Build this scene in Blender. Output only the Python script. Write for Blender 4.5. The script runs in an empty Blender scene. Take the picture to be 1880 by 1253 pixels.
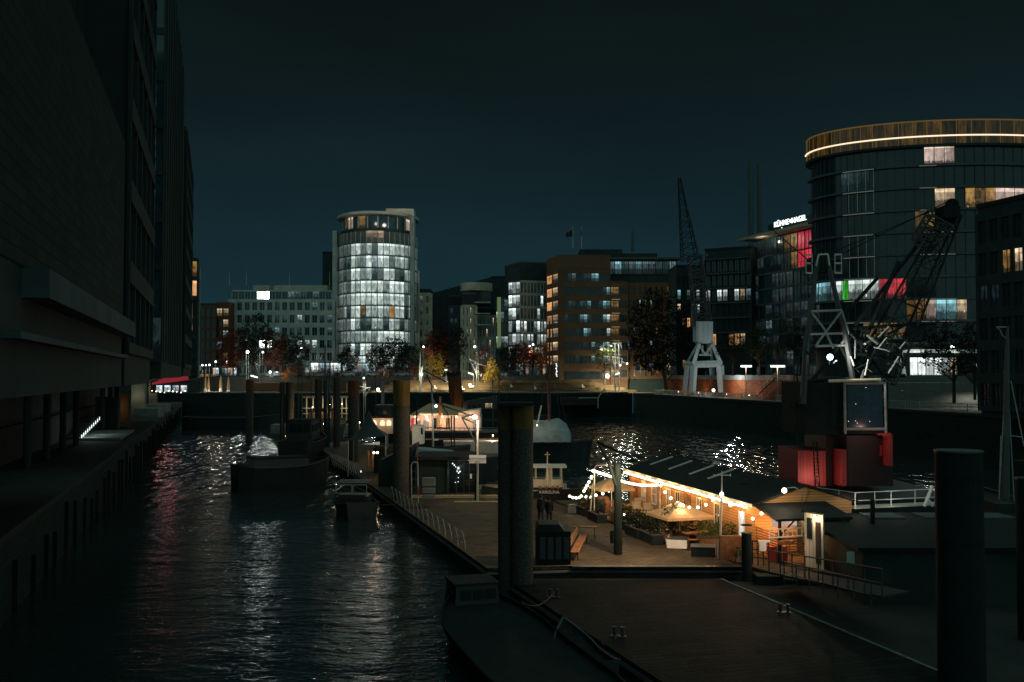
import bpy, math, random
from mathutils import Vector, Matrix
V = Vector
R = random.Random(7)
S = bpy.context.scene
COL = S.collection
# ---------------------------------------------------------------- camera
FPX, CX, CY, CAMZ = 1828.0, 940.0, 626.5, 11.0
PITCH = math.radians(1.99)
cam_d = bpy.data.cameras.new('camera'); cam_d.lens = 35.0; cam_d.sensor_width = 36.0
cam_d.clip_start = 0.1; cam_d.clip_end = 6000
cam = bpy.data.objects.new('camera', cam_d); COL.objects.link(cam)
cam.location = (0, 0, CAMZ); cam.rotation_euler = (math.pi/2 + PITCH, 0, 0)
S.camera = cam
# ---------------------------------------------------------------- night sky
W = bpy.data.worlds.new('World'); S.world = W; W.use_nodes = True
nt = W.node_tree; nt.nodes.clear()
wo = nt.nodes.new('ShaderNodeOutputWorld'); bg = nt.nodes.new('ShaderNodeBackground')
tc = nt.nodes.new('ShaderNodeTexCoord'); sx = nt.nodes.new('ShaderNodeSeparateXYZ')
rp = nt.nodes.new('ShaderNodeValToRGB')
nt.links.new(tc.outputs['Generated'], sx.inputs[0]); nt.links.new(sx.outputs['Z'], rp.inputs[0])
el = rp.color_ramp.elements
el[0].position = 0.0; el[0].color = (0.0100, 0.0300, 0.0400, 1)
el[1].position = 1.0; el[1].color = (0.0042, 0.0088, 0.0088, 1)
for p, c in ((0.05, (0.0090, 0.0280, 0.0375)), (0.12, (0.0074, 0.0230, 0.0305)), (0.20, (0.0060, 0.0160, 0.0200)),
             (0.28, (0.0044, 0.0100, 0.0110)), (0.36, (0.0036, 0.0080, 0.0080))):
    e = el.new(p); e.color = (*c, 1)
sky = nt.nodes.new('ShaderNodeTexSky'); sky.sky_type = 'NISHITA'; sky.sun_disc = False
sky.sun_elevation = math.radians(-6); sky.sun_rotation = math.radians(180)
bg2 = nt.nodes.new('ShaderNodeBackground'); bg2.inputs[1].default_value = 0.02
ad = nt.nodes.new('ShaderNodeAddShader')
nt.links.new(rp.outputs[0], bg.inputs[0]); cn = nt.nodes.new('ShaderNodeTexNoise'); cn.inputs['Scale'].default_value = 3.0; cn.inputs['Detail'].default_value = 5
cm = nt.nodes.new('ShaderNodeMapping'); cm.inputs['Scale'].default_value = (1, 1, 4); nt.links.new(tc.outputs['Generated'], cm.inputs[0]); nt.links.new(cm.outputs[0], cn.inputs['Vector'])
cr_ = nt.nodes.new('ShaderNodeMapRange'); cr_.inputs[1].default_value = .3; cr_.inputs[2].default_value = .7; cr_.inputs[3].default_value = .88; cr_.inputs[4].default_value = 1.14
nt.links.new(cn.outputs[0], cr_.inputs[0]); nt.links.new(cr_.outputs[0], bg.inputs[1])
nt.links.new(sky.outputs[0], bg2.inputs[0])
nt.links.new(bg.outputs[0], ad.inputs[0]); nt.links.new(bg2.outputs[0], ad.inputs[1])
nt.links.new(ad.outputs[0], wo.inputs[0])
# wide teal fill sun, added to lift the dark surfaces evenly
sun_d = bpy.data.lights.new('fill_sun', 'SUN'); sun_d.energy = 0.80; sun_d.angle = math.radians(178)
sun_d.color = (0.50, 0.97, 0.92); sun_d.specular_factor = 0.0
sun = bpy.data.objects.new('fill_sun', sun_d); COL.objects.link(sun)
sun.rotation_euler = (math.radians(42), 0, math.radians(20))
S.view_settings.view_transform = 'Standard'; S.view_settings.look = 'None'
S.view_settings.exposure = 0.0; S.view_settings.gamma = 1.0
S.cycles.max_bounces = 5; S.cycles.diffuse_bounces = 2; S.cycles.glossy_bounces = 3
S.cycles.transmission_bounces = 3; S.cycles.transparent_max_bounces = 6
S.cycles.sample_clamp_indirect = 2.0
S.cycles.caustics_reflective = False; S.cycles.caustics_refractive = False

# ---------------------------------------------------------------- pixel helpers (photo is 1880 x 1253)
_c, _s = math.cos(PITCH), math.sin(PITCH)
def ray(px, py):
    x, up = (px - CX)/FPX, (CY - py)/FPX
    return V((x, _c - up*_s, _s + up*_c))
def P(px, py, Y):
    d = ray(px, py); k = Y/d.y
    return V((d.x*k, Y, CAMZ + d.z*k))
def G(px, py, z):
    d = ray(px, py); k = (z - CAMZ)/d.z
    return V((d.x*k, d.y*k, z))
def XP(px, Y): return (px - CX)/FPX*Y
def ZP(py, Y): return P(CX, py, Y).z
AX = math.radians(16.46); CA, SA = math.cos(AX), math.sin(AX)
UB = V((-SA, CA, 0)); VB = V((CA, SA, 0))
def L(s, t, z=0.0): return V((-s*SA + t*CA, s*CA + t*SA, z))     # along / across the basin
def LY(Y, t, z=0.0): return L((Y - t*SA)/CA, t, z)               # same, at world depth Y

# ---------------------------------------------------------------- materials
MATS = {}
def _new(name):
    m = bpy.data.materials.new(name); m.use_nodes = True
    MATS[name] = m
    return m, m.node_tree, m.node_tree.nodes['Principled BSDF']
def mat(name, col, rough=0.7, metal=0.0, var=0.25, scale=1.5, bump=0.0, bscale=8.0, streak=False, spec=0.5):
    m, t, b = _new(name)
    b.inputs['Roughness'].default_value = rough; b.inputs['Metallic'].default_value = metal
    b.inputs['Specular IOR Level'].default_value = spec if rough < 0.65 else 0.10
    co = t.nodes.new('ShaderNodeTexCoord'); mp = t.nodes.new('ShaderNodeMapping')
    t.links.new(co.outputs['Object'], mp.inputs[0])
    if streak: mp.inputs['Scale'].default_value = (1, 1, 0.12)
    n = t.nodes.new('ShaderNodeTexNoise'); n.inputs['Scale'].default_value = scale
    n.inputs['Detail'].default_value = 6; n.inputs['Roughness'].default_value = 0.65
    t.links.new(mp.outputs[0], n.inputs['Vector'])
    r = t.nodes.new('ShaderNodeValToRGB'); t.links.new(n.outputs[0], r.inputs[0])
    r.color_ramp.elements[0].position = 0.3; r.color_ramp.elements[1].position = 0.7
    r.color_ramp.elements[0].color = tuple(c*(1-var) for c in col) + (1,)
    r.color_ramp.elements[1].color = tuple(min(1, c*(1+var)) for c in col) + (1,)
    t.links.new(r.outputs[0], b.inputs['Base Color'])
    if bump:
        n2 = t.nodes.new('ShaderNodeTexNoise'); n2.inputs['Scale'].default_value = bscale
        n2.inputs['Detail'].default_value = 4; t.links.new(co.outputs['Object'], n2.inputs['Vector'])
        bp = t.nodes.new('ShaderNodeBump'); bp.inputs['Strength'].default_value = bump
        bp.inputs['Distance'].default_value = 0.05
        t.links.new(n2.outputs[0], bp.inputs['Height']); t.links.new(bp.outputs[0], b.inputs['Normal'])
    return m
def boards(name, c1, c2, width=0.14, axis='Z', rough=0.65, gap=0.12):
    """horizontal (axis Z) boards or planks, in object space"""
    m, t, b = _new(name); b.inputs['Roughness'].default_value = rough
    co = t.nodes.new('ShaderNodeTexCoord'); sp = t.nodes.new('ShaderNodeSeparateXYZ')
    t.links.new(co.outputs['Object'], sp.inputs[0])
    dv = t.nodes.new('ShaderNodeMath'); dv.operation = 'DIVIDE'; dv.inputs[1].default_value = width
    t.links.new(sp.outputs[axis], dv.inputs[0])
    fl = t.nodes.new('ShaderNodeMath'); fl.operation = 'FLOOR'; t.links.new(dv.outputs[0], fl.inputs[0])
    fr = t.nodes.new('ShaderNodeMath'); fr.operation = 'FRACT'; t.links.new(dv.outputs[0], fr.inputs[0])
    wn = t.nodes.new('ShaderNodeTexWhiteNoise'); wn.noise_dimensions = '1D'; t.links.new(fl.outputs[0], wn.inputs['W'])
    mx = t.nodes.new('ShaderNodeMix'); mx.data_type = 'RGBA'
    ns = t.nodes.new('ShaderNodeTexNoise'); ns.inputs['Scale'].default_value = 2.5; ns.inputs['Detail'].default_value = 5
    t.links.new(co.outputs['Object'], ns.inputs['Vector'])
    av = t.nodes.new('ShaderNodeMath'); av.operation = 'MULTIPLY_ADD'; av.inputs[1].default_value = 0.5
    t.links.new(wn.outputs[0], av.inputs[0])
    hf = t.nodes.new('ShaderNodeMath'); hf.operation = 'MULTIPLY'; hf.inputs[1].default_value = 0.55
    t.links.new(ns.outputs[0], hf.inputs[0]); t.links.new(hf.outputs[0], av.inputs[2])
    t.links.new(av.outputs[0], mx.inputs[0]); mx.inputs[6].default_value = (*c1, 1); mx.inputs[7].default_value = (*c2, 1)
    gp = t.nodes.new('ShaderNodeMath'); gp.operation = 'GREATER_THAN'; gp.inputs[1].default_value = gap
    t.links.new(fr.outputs[0], gp.inputs[0])
    m2 = t.nodes.new('ShaderNodeMix'); m2.data_type = 'RGBA'
    t.links.new(gp.outputs[0], m2.inputs[0]); m2.inputs[6].default_value = tuple(c*0.15 for c in c1) + (1,)
    t.links.new(mx.outputs[2], m2.inputs[7]); t.links.new(m2.outputs[2], b.inputs['Base Color'])
    return m
def brick(name, c1, c2, mortar, w=0.5, h=0.16, rough=0.85):
    m, t, b = _new(name); b.inputs['Roughness'].default_value = rough; b.inputs['Specular IOR Level'].default_value = 0.10
    uv = t.nodes.new('ShaderNodeUVMap')
    br = t.nodes.new('ShaderNodeTexBrick'); br.inputs['Scale'].default_value = 1.0
    br.inputs['Brick Width'].default_value = w; br.inputs['Row Height'].default_value = h
    br.inputs['Mortar Size'].default_value = 0.02
    br.inputs['Color1'].default_value = (*c1, 1); br.inputs['Color2'].default_value = (*c2, 1)
    br.inputs['Mortar'].default_value = (*mortar, 1)
    t.links.new(uv.outputs[0], br.inputs['Vector']); t.links.new(br.outputs[0], b.inputs['Base Color'])
    return m
def emit(name, col, st):
    m, t, b = _new(name)
    b.inputs['Base Color'].default_value = (0.02, 0.02, 0.02, 1)
    b.inputs['Emission Color'].default_value = (*col, 1); b.inputs['Emission Strength'].default_value = st
    return m
def room(name, col, st, floor=0.15, busy=0.9, strip=0.9, blind=0.0, vary=1.0):
    """a lit room seen through its window: ceiling light strip, furniture, per-window brightness"""
    m, t, b = _new(name)
    N = t.nodes.new; K = t.links.new
    def math_(op, a, c=None, d=None):
        n = N('ShaderNodeMath'); n.operation = op
        for i, x in enumerate((a, c, d)):
            if x is None: continue
            if hasattr(x, 'is_output'): K(x, n.inputs[i])
            else: n.inputs[i].default_value = x
        return n.outputs[0]
    uv = N('ShaderNodeUVMap'); sp = N('ShaderNodeSeparateXYZ'); K(uv.outputs[0], sp.inputs[0])
    u, v = sp.outputs[0], sp.outputs[1]
    fu, fv = math_('FRACT', u), math_('FRACT', v)
    cb = N('ShaderNodeCombineXYZ'); K(math_('FLOOR', u), cb.inputs[0]); K(math_('FLOOR', v), cb.inputs[1])
    wn = N('ShaderNodeTexWhiteNoise'); wn.noise_dimensions = '3D'; K(cb.outputs[0], wn.inputs['Vector'])
    cell = math_('MULTIPLY_ADD', math_('POWER', wn.outputs[0], 1.3), vary, 0.35+(1-vary)*.45)
    mp = N('ShaderNodeMapping'); K(uv.outputs[0], mp.inputs[0]); mp.inputs['Scale'].default_value = (3.1, 2.2, 1)
    n1 = N('ShaderNodeTexNoise'); n1.inputs['Scale'].default_value = 1.0; n1.inputs['Detail'].default_value = 5
    K(mp.outputs[0], n1.inputs['Vector'])
    soft = math_('MULTIPLY_ADD', math_('SUBTRACT', n1.outputs[0], 0.5), 2.2*busy, 0.75)
    mp2 = N('ShaderNodeMapping'); K(uv.outputs[0], mp2.inputs[0]); mp2.inputs['Scale'].default_value = (9.0, 5.0, 1)
    n2 = N('ShaderNodeTexNoise'); n2.inputs['Scale'].default_value = 1.0; n2.inputs['Detail'].default_value = 3
    K(mp2.outputs[0], n2.inputs['Vector'])
    low = math_('LESS_THAN', fv, math_('MULTIPLY_ADD', n2.outputs[0], 0.55, floor))
    furn = math_('SUBTRACT', 1.0, math_('MULTIPLY', low, 0.80))
    top = math_('MULTIPLY', math_('GREATER_THAN', fv, 0.80), strip)
    val = math_('MULTIPLY', math_('ADD', math_('MULTIPLY', soft, furn), top), cell)
    if blind:
        w = math_('FRACT', math_('MULTIPLY', u, 7.0))
        val = math_('MULTIPLY', val, math_('SUBTRACT', 1.0, math_('MULTIPLY', math_('LESS_THAN', w, 0.35), blind)))
    c3 = N('ShaderNodeCombineXYZ'); K(math_('FLOOR', math_('MULTIPLY_ADD', u, 2.7, .31)), c3.inputs[0]); K(math_('FLOOR', math_('MULTIPLY_ADD', v, 2.3, .17)), c3.inputs[1])
    w3 = N('ShaderNodeTexWhiteNoise'); w3.noise_dimensions = '3D'; K(c3.outputs[0], w3.inputs['Vector'])
    val = math_('MULTIPLY', val, math_('MULTIPLY_ADD', w3.outputs[0], .8*min(1, busy), 1-.4*min(1, busy)))
    vo = N('ShaderNodeTexVoronoi'); vo.inputs['Scale'].default_value = 1.25; K(uv.outputs[0], vo.inputs['Vector'])
    spot = math_('MULTIPLY', math_('LESS_THAN', vo.outputs['Distance'], .085), 1.5*min(1, busy))
    val = math_('ADD', val, math_('MULTIPLY', spot, cell))
    val = math_('MAXIMUM', val, 0.02)
    b.inputs['Base Color'].default_value = (0.01, 0.012, 0.014, 1); b.inputs['Roughness'].default_value = 0.12
    b.inputs['Emission Color'].default_value = (*col, 1)
    K(math_('MULTIPLY', val, st), b.inputs['Emission Strength'])
    return m

mat('glass_dark', (0.018, 0.024, 0.026), 0.12, var=0.5, scale=0.3)
mat('glass_blue', (0.02, 0.05, 0.06), 0.10, var=0.6, scale=0.4)
mat('stone_grey', (0.33, 0.35, 0.32), 0.85, scale=0.5)
mat('stone_dark', (0.07, 0.085, 0.085), 0.85, scale=0.5)
mat('stone_cream', (0.42, 0.38, 0.28), 0.85, scale=0.5)
mat('concrete', (0.22, 0.21, 0.19), 0.85, scale=0.7, bump=0.3)
mat('concrete_dark', (0.034, 0.034, 0.031), 0.85, scale=0.6, bump=0.4)
mat('paving', (0.065, 0.056, 0.045), 0.8, scale=0.35, var=0.45, bump=0.3)
mat('black_wall', (0.026, 0.040, 0.037), 0.8, scale=0.4)
mat('black_metal', (0.017, 0.026, 0.025), 0.75, scale=2)
mat('dark_metal', (0.045, 0.05, 0.05), 0.5, metal=0.0, scale=2)
mat('grey_metal', (0.30, 0.31, 0.30), 0.5, metal=0.3, scale=2)
mat('crane_grey', (0.42, 0.45, 0.45), 0.55, scale=1.2, streak=True)
mat('pale_metal', (0.55, 0.53, 0.47), 0.5, metal=0.2, scale=2)
mat('white_paint', (0.78, 0.76, 0.72), 0.5, scale=1.5, var=0.12)
mat('cream_paint', (0.60, 0.52, 0.38), 0.6, scale=1.5, var=0.15, streak=True)
mat('red_paint', (0.34, 0.028, 0.024), 0.5, scale=1.2, streak=True)
mat('soot', (0.012, 0.019, 0.018), 0.8, scale=2)
mat('dark_red', (0.022, 0.006, 0.005), 0.55, scale=1.2, streak=True)
mat('hull_black', (0.018, 0.023, 0.023), 0.5, scale=1)
mat('hull_dark', (0.024, 0.030, 0.033), 0.4, scale=1, streak=True)
mat('hull_white', (0.62, 0.58, 0.50), 0.45, scale=1, var=0.15, streak=True)
mat('tarpaulin', (0.28, 0.31, 0.31), 0.75, scale=1.4, bump=0.6, bscale=3)
mat('tent_dark', (0.045, 0.055, 0.055), 0.7, scale=1, streak=True)
mat('canvas', (0.50, 0.31, 0.17), 0.8, scale=1.5, var=0.15)
mat('canvas_white', (0.66, 0.60, 0.50), 0.8, scale=1.5, var=0.12)
mat('roof_felt', (0.022, 0.024, 0.023), 0.75, scale=1.5)
mat('rust', (0.16, 0.062, 0.025), 0.85, scale=2.2, var=0.6, streak=True, bump=0.3)
mat('pile_paint', (0.17, 0.095, 0.028), 0.75, scale=2.5, var=0.6, streak=True)
mat('pile_steel', (0.075, 0.062, 0.050), 0.7, scale=11.0, var=0.75, bump=0.5, bscale=14)
mat('dark_timber', (0.022, 0.022, 0.019), 0.8, scale=3, var=0.5)
mat('wood', (0.22, 0.12, 0.06), 0.7, scale=3, var=0.4)
mat('wood_red', (0.30, 0.13, 0.06), 0.7, scale=3, var=0.4)
mat('skin', (0.45, 0.26, 0.18), 0.6, var=0.05)
mat('coat', (0.022, 0.024, 0.03), 0.85, scale=6)
mat('jeans', (0.03, 0.04, 0.06), 0.85, scale=6)
mat('hair', (0.03, 0.02, 0.012), 0.7, scale=6)
mat('leaf_green', (0.028, 0.040, 0.014), 0.8, scale=0.9, var=0.6)
mat('leaf_dark', (0.014, 0.018, 0.012), 0.85, scale=0.9, var=0.6)
mat('leaf_yellow', (0.30, 0.19, 0.03), 0.8, scale=0.9, var=0.55)
mat('leaf_red', (0.12, 0.025, 0.012), 0.8, scale=0.9, var=0.6)
mat('leaf_orange', (0.34, 0.11, 0.015), 0.8, scale=1.4, var=0.6)
mat('leaf_bush', (0.055, 0.085, 0.022), 0.8, scale=2, var=0.6)
mat('leaf_bright', (0.07, 0.20, 0.03), 0.8, scale=2, var=0.5)
mat('bark', (0.05, 0.038, 0.028), 0.9, scale=3)
mat('grass', (0.085, 0.058, 0.030), 0.9, scale=0.3, var=0.6)
mat('white_line', (0.17, 0.16, 0.14), 0.7, scale=3, var=0.5)
mat('rubber', (0.015, 0.015, 0.015), 0.7)
boards('clapboard', (0.42, 0.21, 0.07), (0.60, 0.32, 0.12), 0.16, 'Z')
boards('cream_boards', (0.58, 0.50, 0.36), (0.70, 0.60, 0.44), 0.12, 'X', gap=0.10)
boards('red_boards', (0.17, 0.016, 0.013), (0.25, 0.024, 0.019), 0.22, 'X', gap=0.10)
boards('slat_wood', (0.32, 0.15, 0.07), (0.46, 0.22, 0.10), 0.10, 'Z', gap=0.2)
boards('bench_wood', (0.36, 0.28, 0.14), (0.50, 0.38, 0.20), 0.16, 'Z', gap=0.15)
brick('brick_red', (0.16, 0.055, 0.028), (0.11, 0.04, 0.022), (0.06, 0.05, 0.04))
brick('brick_brown', (0.17, 0.085, 0.045), (0.12, 0.06, 0.032), (0.07, 0.055, 0.04))
brick('brick_orange', (0.34, 0.095, 0.03), (0.16, 0.045, 0.018), (0.09, 0.06, 0.04), w=0.9, h=0.3)
brick('brick_dark', (0.020, 0.034, 0.031), (0.013, 0.023, 0.021), (0.005, 0.011, 0.010), w=1.1, h=0.34)
room('lit_white', (0.86, 1.0, 0.96), 0.62)
room('lit_bright', (0.90, 1.0, 0.97), 1.5, floor=0.0, busy=0.7)
room('tower_bright', (0.84, 1.0, 0.93), 1.0, floor=-.22, busy=.75, strip=.8, vary=.5)
room('tower_white', (0.80, 1.0, 0.93), 0.46, floor=-.15, busy=.9, strip=.7, vary=.6)
room('lit_hall', (0.90, 1.0, 0.96), 20.0, floor=-.1, busy=.5)
room('lit_blind', (0.80, 0.98, 0.97), 0.30, floor=-0.2, busy=0.8, strip=0.5, blind=0.55)
room('lit_dim', (0.62, 0.92, 1.0), 0.10, busy=1.3)
room('lit_faint', (0.5, 0.9, 1.0), 0.035, busy=1.5, strip=0.3)
room('lit_cool', (0.42, 0.90, 1.0), 0.40)
room('lit_warm', (1.0, 0.72, 0.44), 0.45)
room('lit_pink', (1.0, 0.74, 0.62), 0.65, floor=-0.1, busy=0.6)
room('lit_orange', (1.0, 0.50, 0.20), 0.62, floor=-0.3, busy=0.7, strip=0.4)
room('lit_amber', (1.0, 0.55, 0.16), 0.22, floor=0.0, busy=1.4, strip=0.3)
room('lit_red', (1.0, 0.045, 0.10), 0.85, floor=-0.4, busy=0.35, strip=0.0)
room('lit_redroom', (1.0, 0.07, 0.10), 0.60, floor=-0.05, busy=0.7, strip=0.2)
room('lit_green', (0.10, 1.0, 0.08), 0.32, floor=-0.4, busy=1.4, strip=0.2)
room('lit_shop', (0.80, 0.95, 1.0), 0.75, floor=0.0, busy=1.6, strip=0.8)
mat('cab_glass', (0.006, 0.016, 0.028), 0.25, var=.8, scale=2.5)
emit('glow_white', (0.85, 1.0, 0.95), 6.0)
emit('glow_tube', (0.85, 1.0, 0.92), 2.6)
emit('glow_warm', (1.0, 0.80, 0.55), 6.0)
emit('glow_bulb', (1.0, 0.84, 0.58), 8.0)
emit('glow_bulbcool', (0.92, 1.0, 0.80), 7.0)
emit('glow_sign', (0.88, 1.0, 1.0), 2.4)
emit('glow_line', (1.0, 0.78, 0.52), 1.35)
emit('glow_stair', (0.85, 1.0, 1.0), 1.6)
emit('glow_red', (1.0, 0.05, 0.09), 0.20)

# ---------------------------------------------------------------- mesh builder
WM = {}
class MB:
    def __init__(s): s.v, s.f, s.m, s.u = [], [], [], []
    def face(s, pts, mi=0, uv=None):
        k = len(s.v); s.v += [V(p) for p in pts]; s.f.append(tuple(range(k, k+len(pts)))); s.m.append(mi); s.u.append(uv)
    def hexa(s, b, t, mi=0):
        """b, t : bottom and top loops (same count, ccw from above)"""
        n = len(b); k = len(s.v); s.v += [V(p) for p in b] + [V(p) for p in t]
        s.f.append(tuple(range(k+n-1, k-1, -1))); s.m.append(mi); s.u.append(None)
        s.f.append(tuple(range(k+n, k+2*n))); s.m.append(mi); s.u.append(None)
        for i in range(n):
            j = (i+1) % n
            s.f.append((k+i, k+j, k+n+j, k+n+i)); s.m.append(mi)
            w = (V(b[j])-V(b[i])).length
            z0, z1 = V(b[i]).z, V(t[i]).z
            s.u.append(((0, z0), (w, z0), (w, z1), (0, z1)))
    def bx(s, x0, x1, y0, y1, z0, z1, mi=0):
        b = [(x0, y0, z0), (x1, y0, z0), (x1, y1, z0), (x0, y1, z0)]
        s.hexa(b, [(p[0], p[1], z1) for p in b], mi)
    def box(s, c, size, rz=0.0, mi=0):
        """c = centre of the base"""
        cx, cy, cz = c; hx, hy = size[0]/2, size[1]/2; co, si = math.cos(rz), math.sin(rz)
        b = [(cx+x*co-y*si, cy+x*si+y*co, cz) for x, y in ((-hx, -hy), (hx, -hy), (hx, hy), (-hx, hy))]
        s.hexa(b, [(p[0], p[1], cz+size[2]) for p in b], mi)
    def fb(s, F, u0, u1, n0, n1, z0, z1, mi=0):
        A, u, n = F.A, F.u, F.n
        b = [A+u*u0+n*n0, A+u*u1+n*n0, A+u*u1+n*n1, A+u*u0+n*n1]
        if u.cross(n).z < 0: b.reverse()
        b = [V((p.x, p.y, z0)) for p in b]
        s.hexa(b, [V((p.x, p.y, z1)) for p in b], mi)
    def prism(s, poly, z0, z1, mi=0):
        a = sum(poly[i][0]*poly[(i+1) % len(poly)][1]-poly[(i+1) % len(poly)][0]*poly[i][1] for i in range(len(poly)))
        if a < 0: poly = poly[::-1]
        s.hexa([(p[0], p[1], z0) for p in poly], [(p[0], p[1], z1) for p in poly], mi)
    def tube(s, p, q, r, r2=None, n=8, mi=0, cap=True):
        p, q = V(p), V(q); d = q-p
        if d.length < 1e-6: return
        r2 = r if r2 is None else r2
        a = d.normalized(); b = a.cross(V((0, 0, 1)) if abs(a.z) < .9 else V((1, 0, 0))).normalized(); c = a.cross(b)
        k = len(s.v)
        for o, rr in ((p, r), (q, r2)):
            for i in range(n):
                t = 2*math.pi*i/n; s.v.append(o + b*math.cos(t)*rr + c*math.sin(t)*rr)
        for i in range(n):
            j = (i+1) % n; s.f.append((k+i, k+n+i, k+n+j, k+j)); s.m.append(mi); s.u.append(None)
        if cap:
            s.f.append(tuple(k+i for i in range(n))); s.m.append(mi); s.u.append(None)
            s.f.append(tuple(k+n+i for i in reversed(range(n)))); s.m.append(mi); s.u.append(None)
    def path(s, pts, r, n=6, mi=0):
        for a, b in zip(pts, pts[1:]): s.tube(a, b, r, n=n, mi=mi)
    def ball(s, c, r, n=8, mi=0, sz=1.0):
        c = V(c); rings = max(3, n//2); k = len(s.v)
        s.v.append(c+V((0, 0, -r*sz)))
        for i in range(1, rings):
            ph = -math.pi/2 + math.pi*i/rings
            for j in range(n):
                th = 2*math.pi*j/n
                s.v.append(c+V((r*math.cos(ph)*math.cos(th), r*math.cos(ph)*math.sin(th), r*sz*math.sin(ph))))
        s.v.append(c+V((0, 0, r*sz))); last = len(s.v)-1
        def ad(f): s.f.append(f); s.m.append(mi); s.u.append(None)
        for j in range(n):
            jj = (j+1) % n
            ad((k, k+1+jj, k+1+j))
            for i in range(rings-2):
                a = k+1+i*n; ad((a+j, a+jj, a+n+jj, a+n+j))
            a = k+1+(rings-2)*n; ad((a+j, a+jj, last))
    def lathe(s, c, prof, n=16, mi=0):
        for (r0, z0), (r1, z1) in zip(prof, prof[1:]):
            for i in range(n):
                a, b = 2*math.pi*i/n, 2*math.pi*(i+1)/n
                s.face([V(c)+V((r0*math.cos(a), r0*math.sin(a), z0)), V(c)+V((r0*math.cos(b), r0*math.sin(b), z0)),
                        V(c)+V((r1*math.cos(b), r1*math.sin(b), z1)), V(c)+V((r1*math.cos(a), r1*math.sin(a), z1))], mi)
    def lattice(s, p, q, w0, w1, n, rc, rb, side=None):
        """square lattice boom from p to q"""
        p, q = V(p), V(q); a = (q-p).normalized()
        b = (side or V((0, 1, 0))); b = (b-a*b.dot(a)).normalized(); c = a.cross(b)
        cs = ((1, 1), (-1, 1), (-1, -1), (1, -1)); prev = None
        for i in range(n+1):
            t = i/n; o = p.lerp(q, t); w = (w0+(w1-w0)*t)/2
            cur = [o+b*x*w+c*y*w for x, y in cs]
            for j in range(4): s.tube(cur[j], cur[(j+1) % 4], rb, n=4)
            if prev:
                for j in range(4):
                    s.tube(prev[j], cur[j], rc, n=5)
                    s.tube(prev[j], cur[(j+1) % 4], rb, n=4)
                    if i % 2: s.tube(prev[(j+1) % 4], cur[j], rb, n=4)
            prev = cur
    def build(s, name, mats, parent=None, label=None, smooth=False):
        if isinstance(mats, str): mats = [mats]
        if not s.v: s.v = [V((0, 0, 0))]
        inv = WM[parent.name].inverted() if parent else Matrix.Identity(4)
        me = bpy.data.meshes.new(name)
        me.from_pydata([inv @ p for p in s.v], [], s.f)
        for m in mats: me.materials.append(MATS[m])
        me.polygons.foreach_set('material_index', s.m)
        if any(u is not None for u in s.u):
            ul = me.uv_layers.new(name='UVMap')
            for poly, u in zip(me.polygons, s.u):
                if u:
                    for li, c in zip(poly.loop_indices, u): ul.data[li].uv = c[:2]
        if smooth: me.polygons.foreach_set('use_smooth', [True]*len(me.polygons))
        me.update()
        o = bpy.data.objects.new(name, me); COL.objects.link(o)
        if parent: o.parent = parent; WM[o.name] = WM[parent.name]
        else: WM[o.name] = Matrix.Identity(4)
        if label: o['label'] = label
        return o
    def single(s, name, mats, label, cat, loc=None, group=None, smooth=False):
        """a thing that is one mesh, origin at its base"""
        if loc is None:
            n = len(s.v); loc = V((sum(p.x for p in s.v)/n, sum(p.y for p in s.v)/n, min(p.z for p in s.v)))
        loc = V(loc); s.v = [p-loc for p in s.v]
        o = s.build(name, mats, smooth=smooth); o.location = loc; WM[o.name] = Matrix.Translation(loc)
        tag(o, label, cat, group); return o
def tag(o, label=None, cat=None, group=None, kind=None):
    for k, v in (('label', label), ('category', cat), ('group', group), ('kind', kind)):
        if v: o[k] = v
def thing(name, label, cat, loc, rz=0.0, group=None):
    o = bpy.data.objects.new(name, None); COL.objects.link(o); o.empty_display_size = 0.3
    o.location = loc; o.rotation_euler = (0, 0, rz)
    WM[o.name] = Matrix.Translation(V(loc)) @ Matrix.Rotation(rz, 4, 'Z')
    tag(o, label, cat, group); return o
def struct(mb, name, mats, kind='structure'):
    o = mb.build(name, mats); o['kind'] = kind; return o
def kids(o): return [c for c in COL.objects if c.parent == o]
def dup(o, loc, rz=None, label=None, group=None, sc=None):
    def cp(a, par):
        c = a.copy(); COL.objects.link(c)
        if par: c.parent = par
        for ch in [x for x in list(COL.objects) if x.parent == a]: cp(ch, c)
        return c
    r = cp(o, None); r.location = loc
    if rz is not None: r.rotation_euler = (0, 0, rz)
    if label: r['label'] = label
    if group: r['group'] = group
    if sc: r.scale = (sc, sc, sc)
    return r
def lamp(parent, p, power, col=(1, .8, .55), rad=0.15, spot=None, target=None):
    """the light a lamp gives off, or an added light with no fixture"""
    d = bpy.data.lights.new('lamp_light', 'SPOT' if spot else 'POINT'); d.energy = power; d.color = col
    d.shadow_soft_size = rad
    o = bpy.data.objects.new('lamp_light', d); COL.objects.link(o)
    if spot:
        d.spot_size = math.radians(spot); d.spot_blend = 0.6
        o.rotation_euler = (V(target)-V(p)).to_track_quat('-Z', 'Y').to_euler() if target is not None else (0, 0, 0)
    if parent is not None:
        o.parent = parent; o.location = WM[parent.name].inverted() @ V(p)
        if spot and target is not None:
            q = (WM[parent.name].to_3x3().inverted() @ (V(target)-V(p))).to_track_quat('-Z', 'Y'); o.rotation_euler = q.to_euler()
    else: o.location = p
    return o
class Fr:
    def __init__(s, a, b, out=None):
        a, b = V((a[0], a[1], 0)), V((b[0], b[1], 0)); s.A = a; d = b-a; s.L = d.length; s.u = d.normalized()
        s.n = V((s.u.y, -s.u.x, 0))
        ref = (V((0, 0, 0)) - (a+b)/2) if out is None else V(out)
        if s.n.dot(ref) < 0: s.n = -s.n
    def p(s, u, n, z): q = s.A+s.u*u+s.n*n; return V((q.x, q.y, z))
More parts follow.
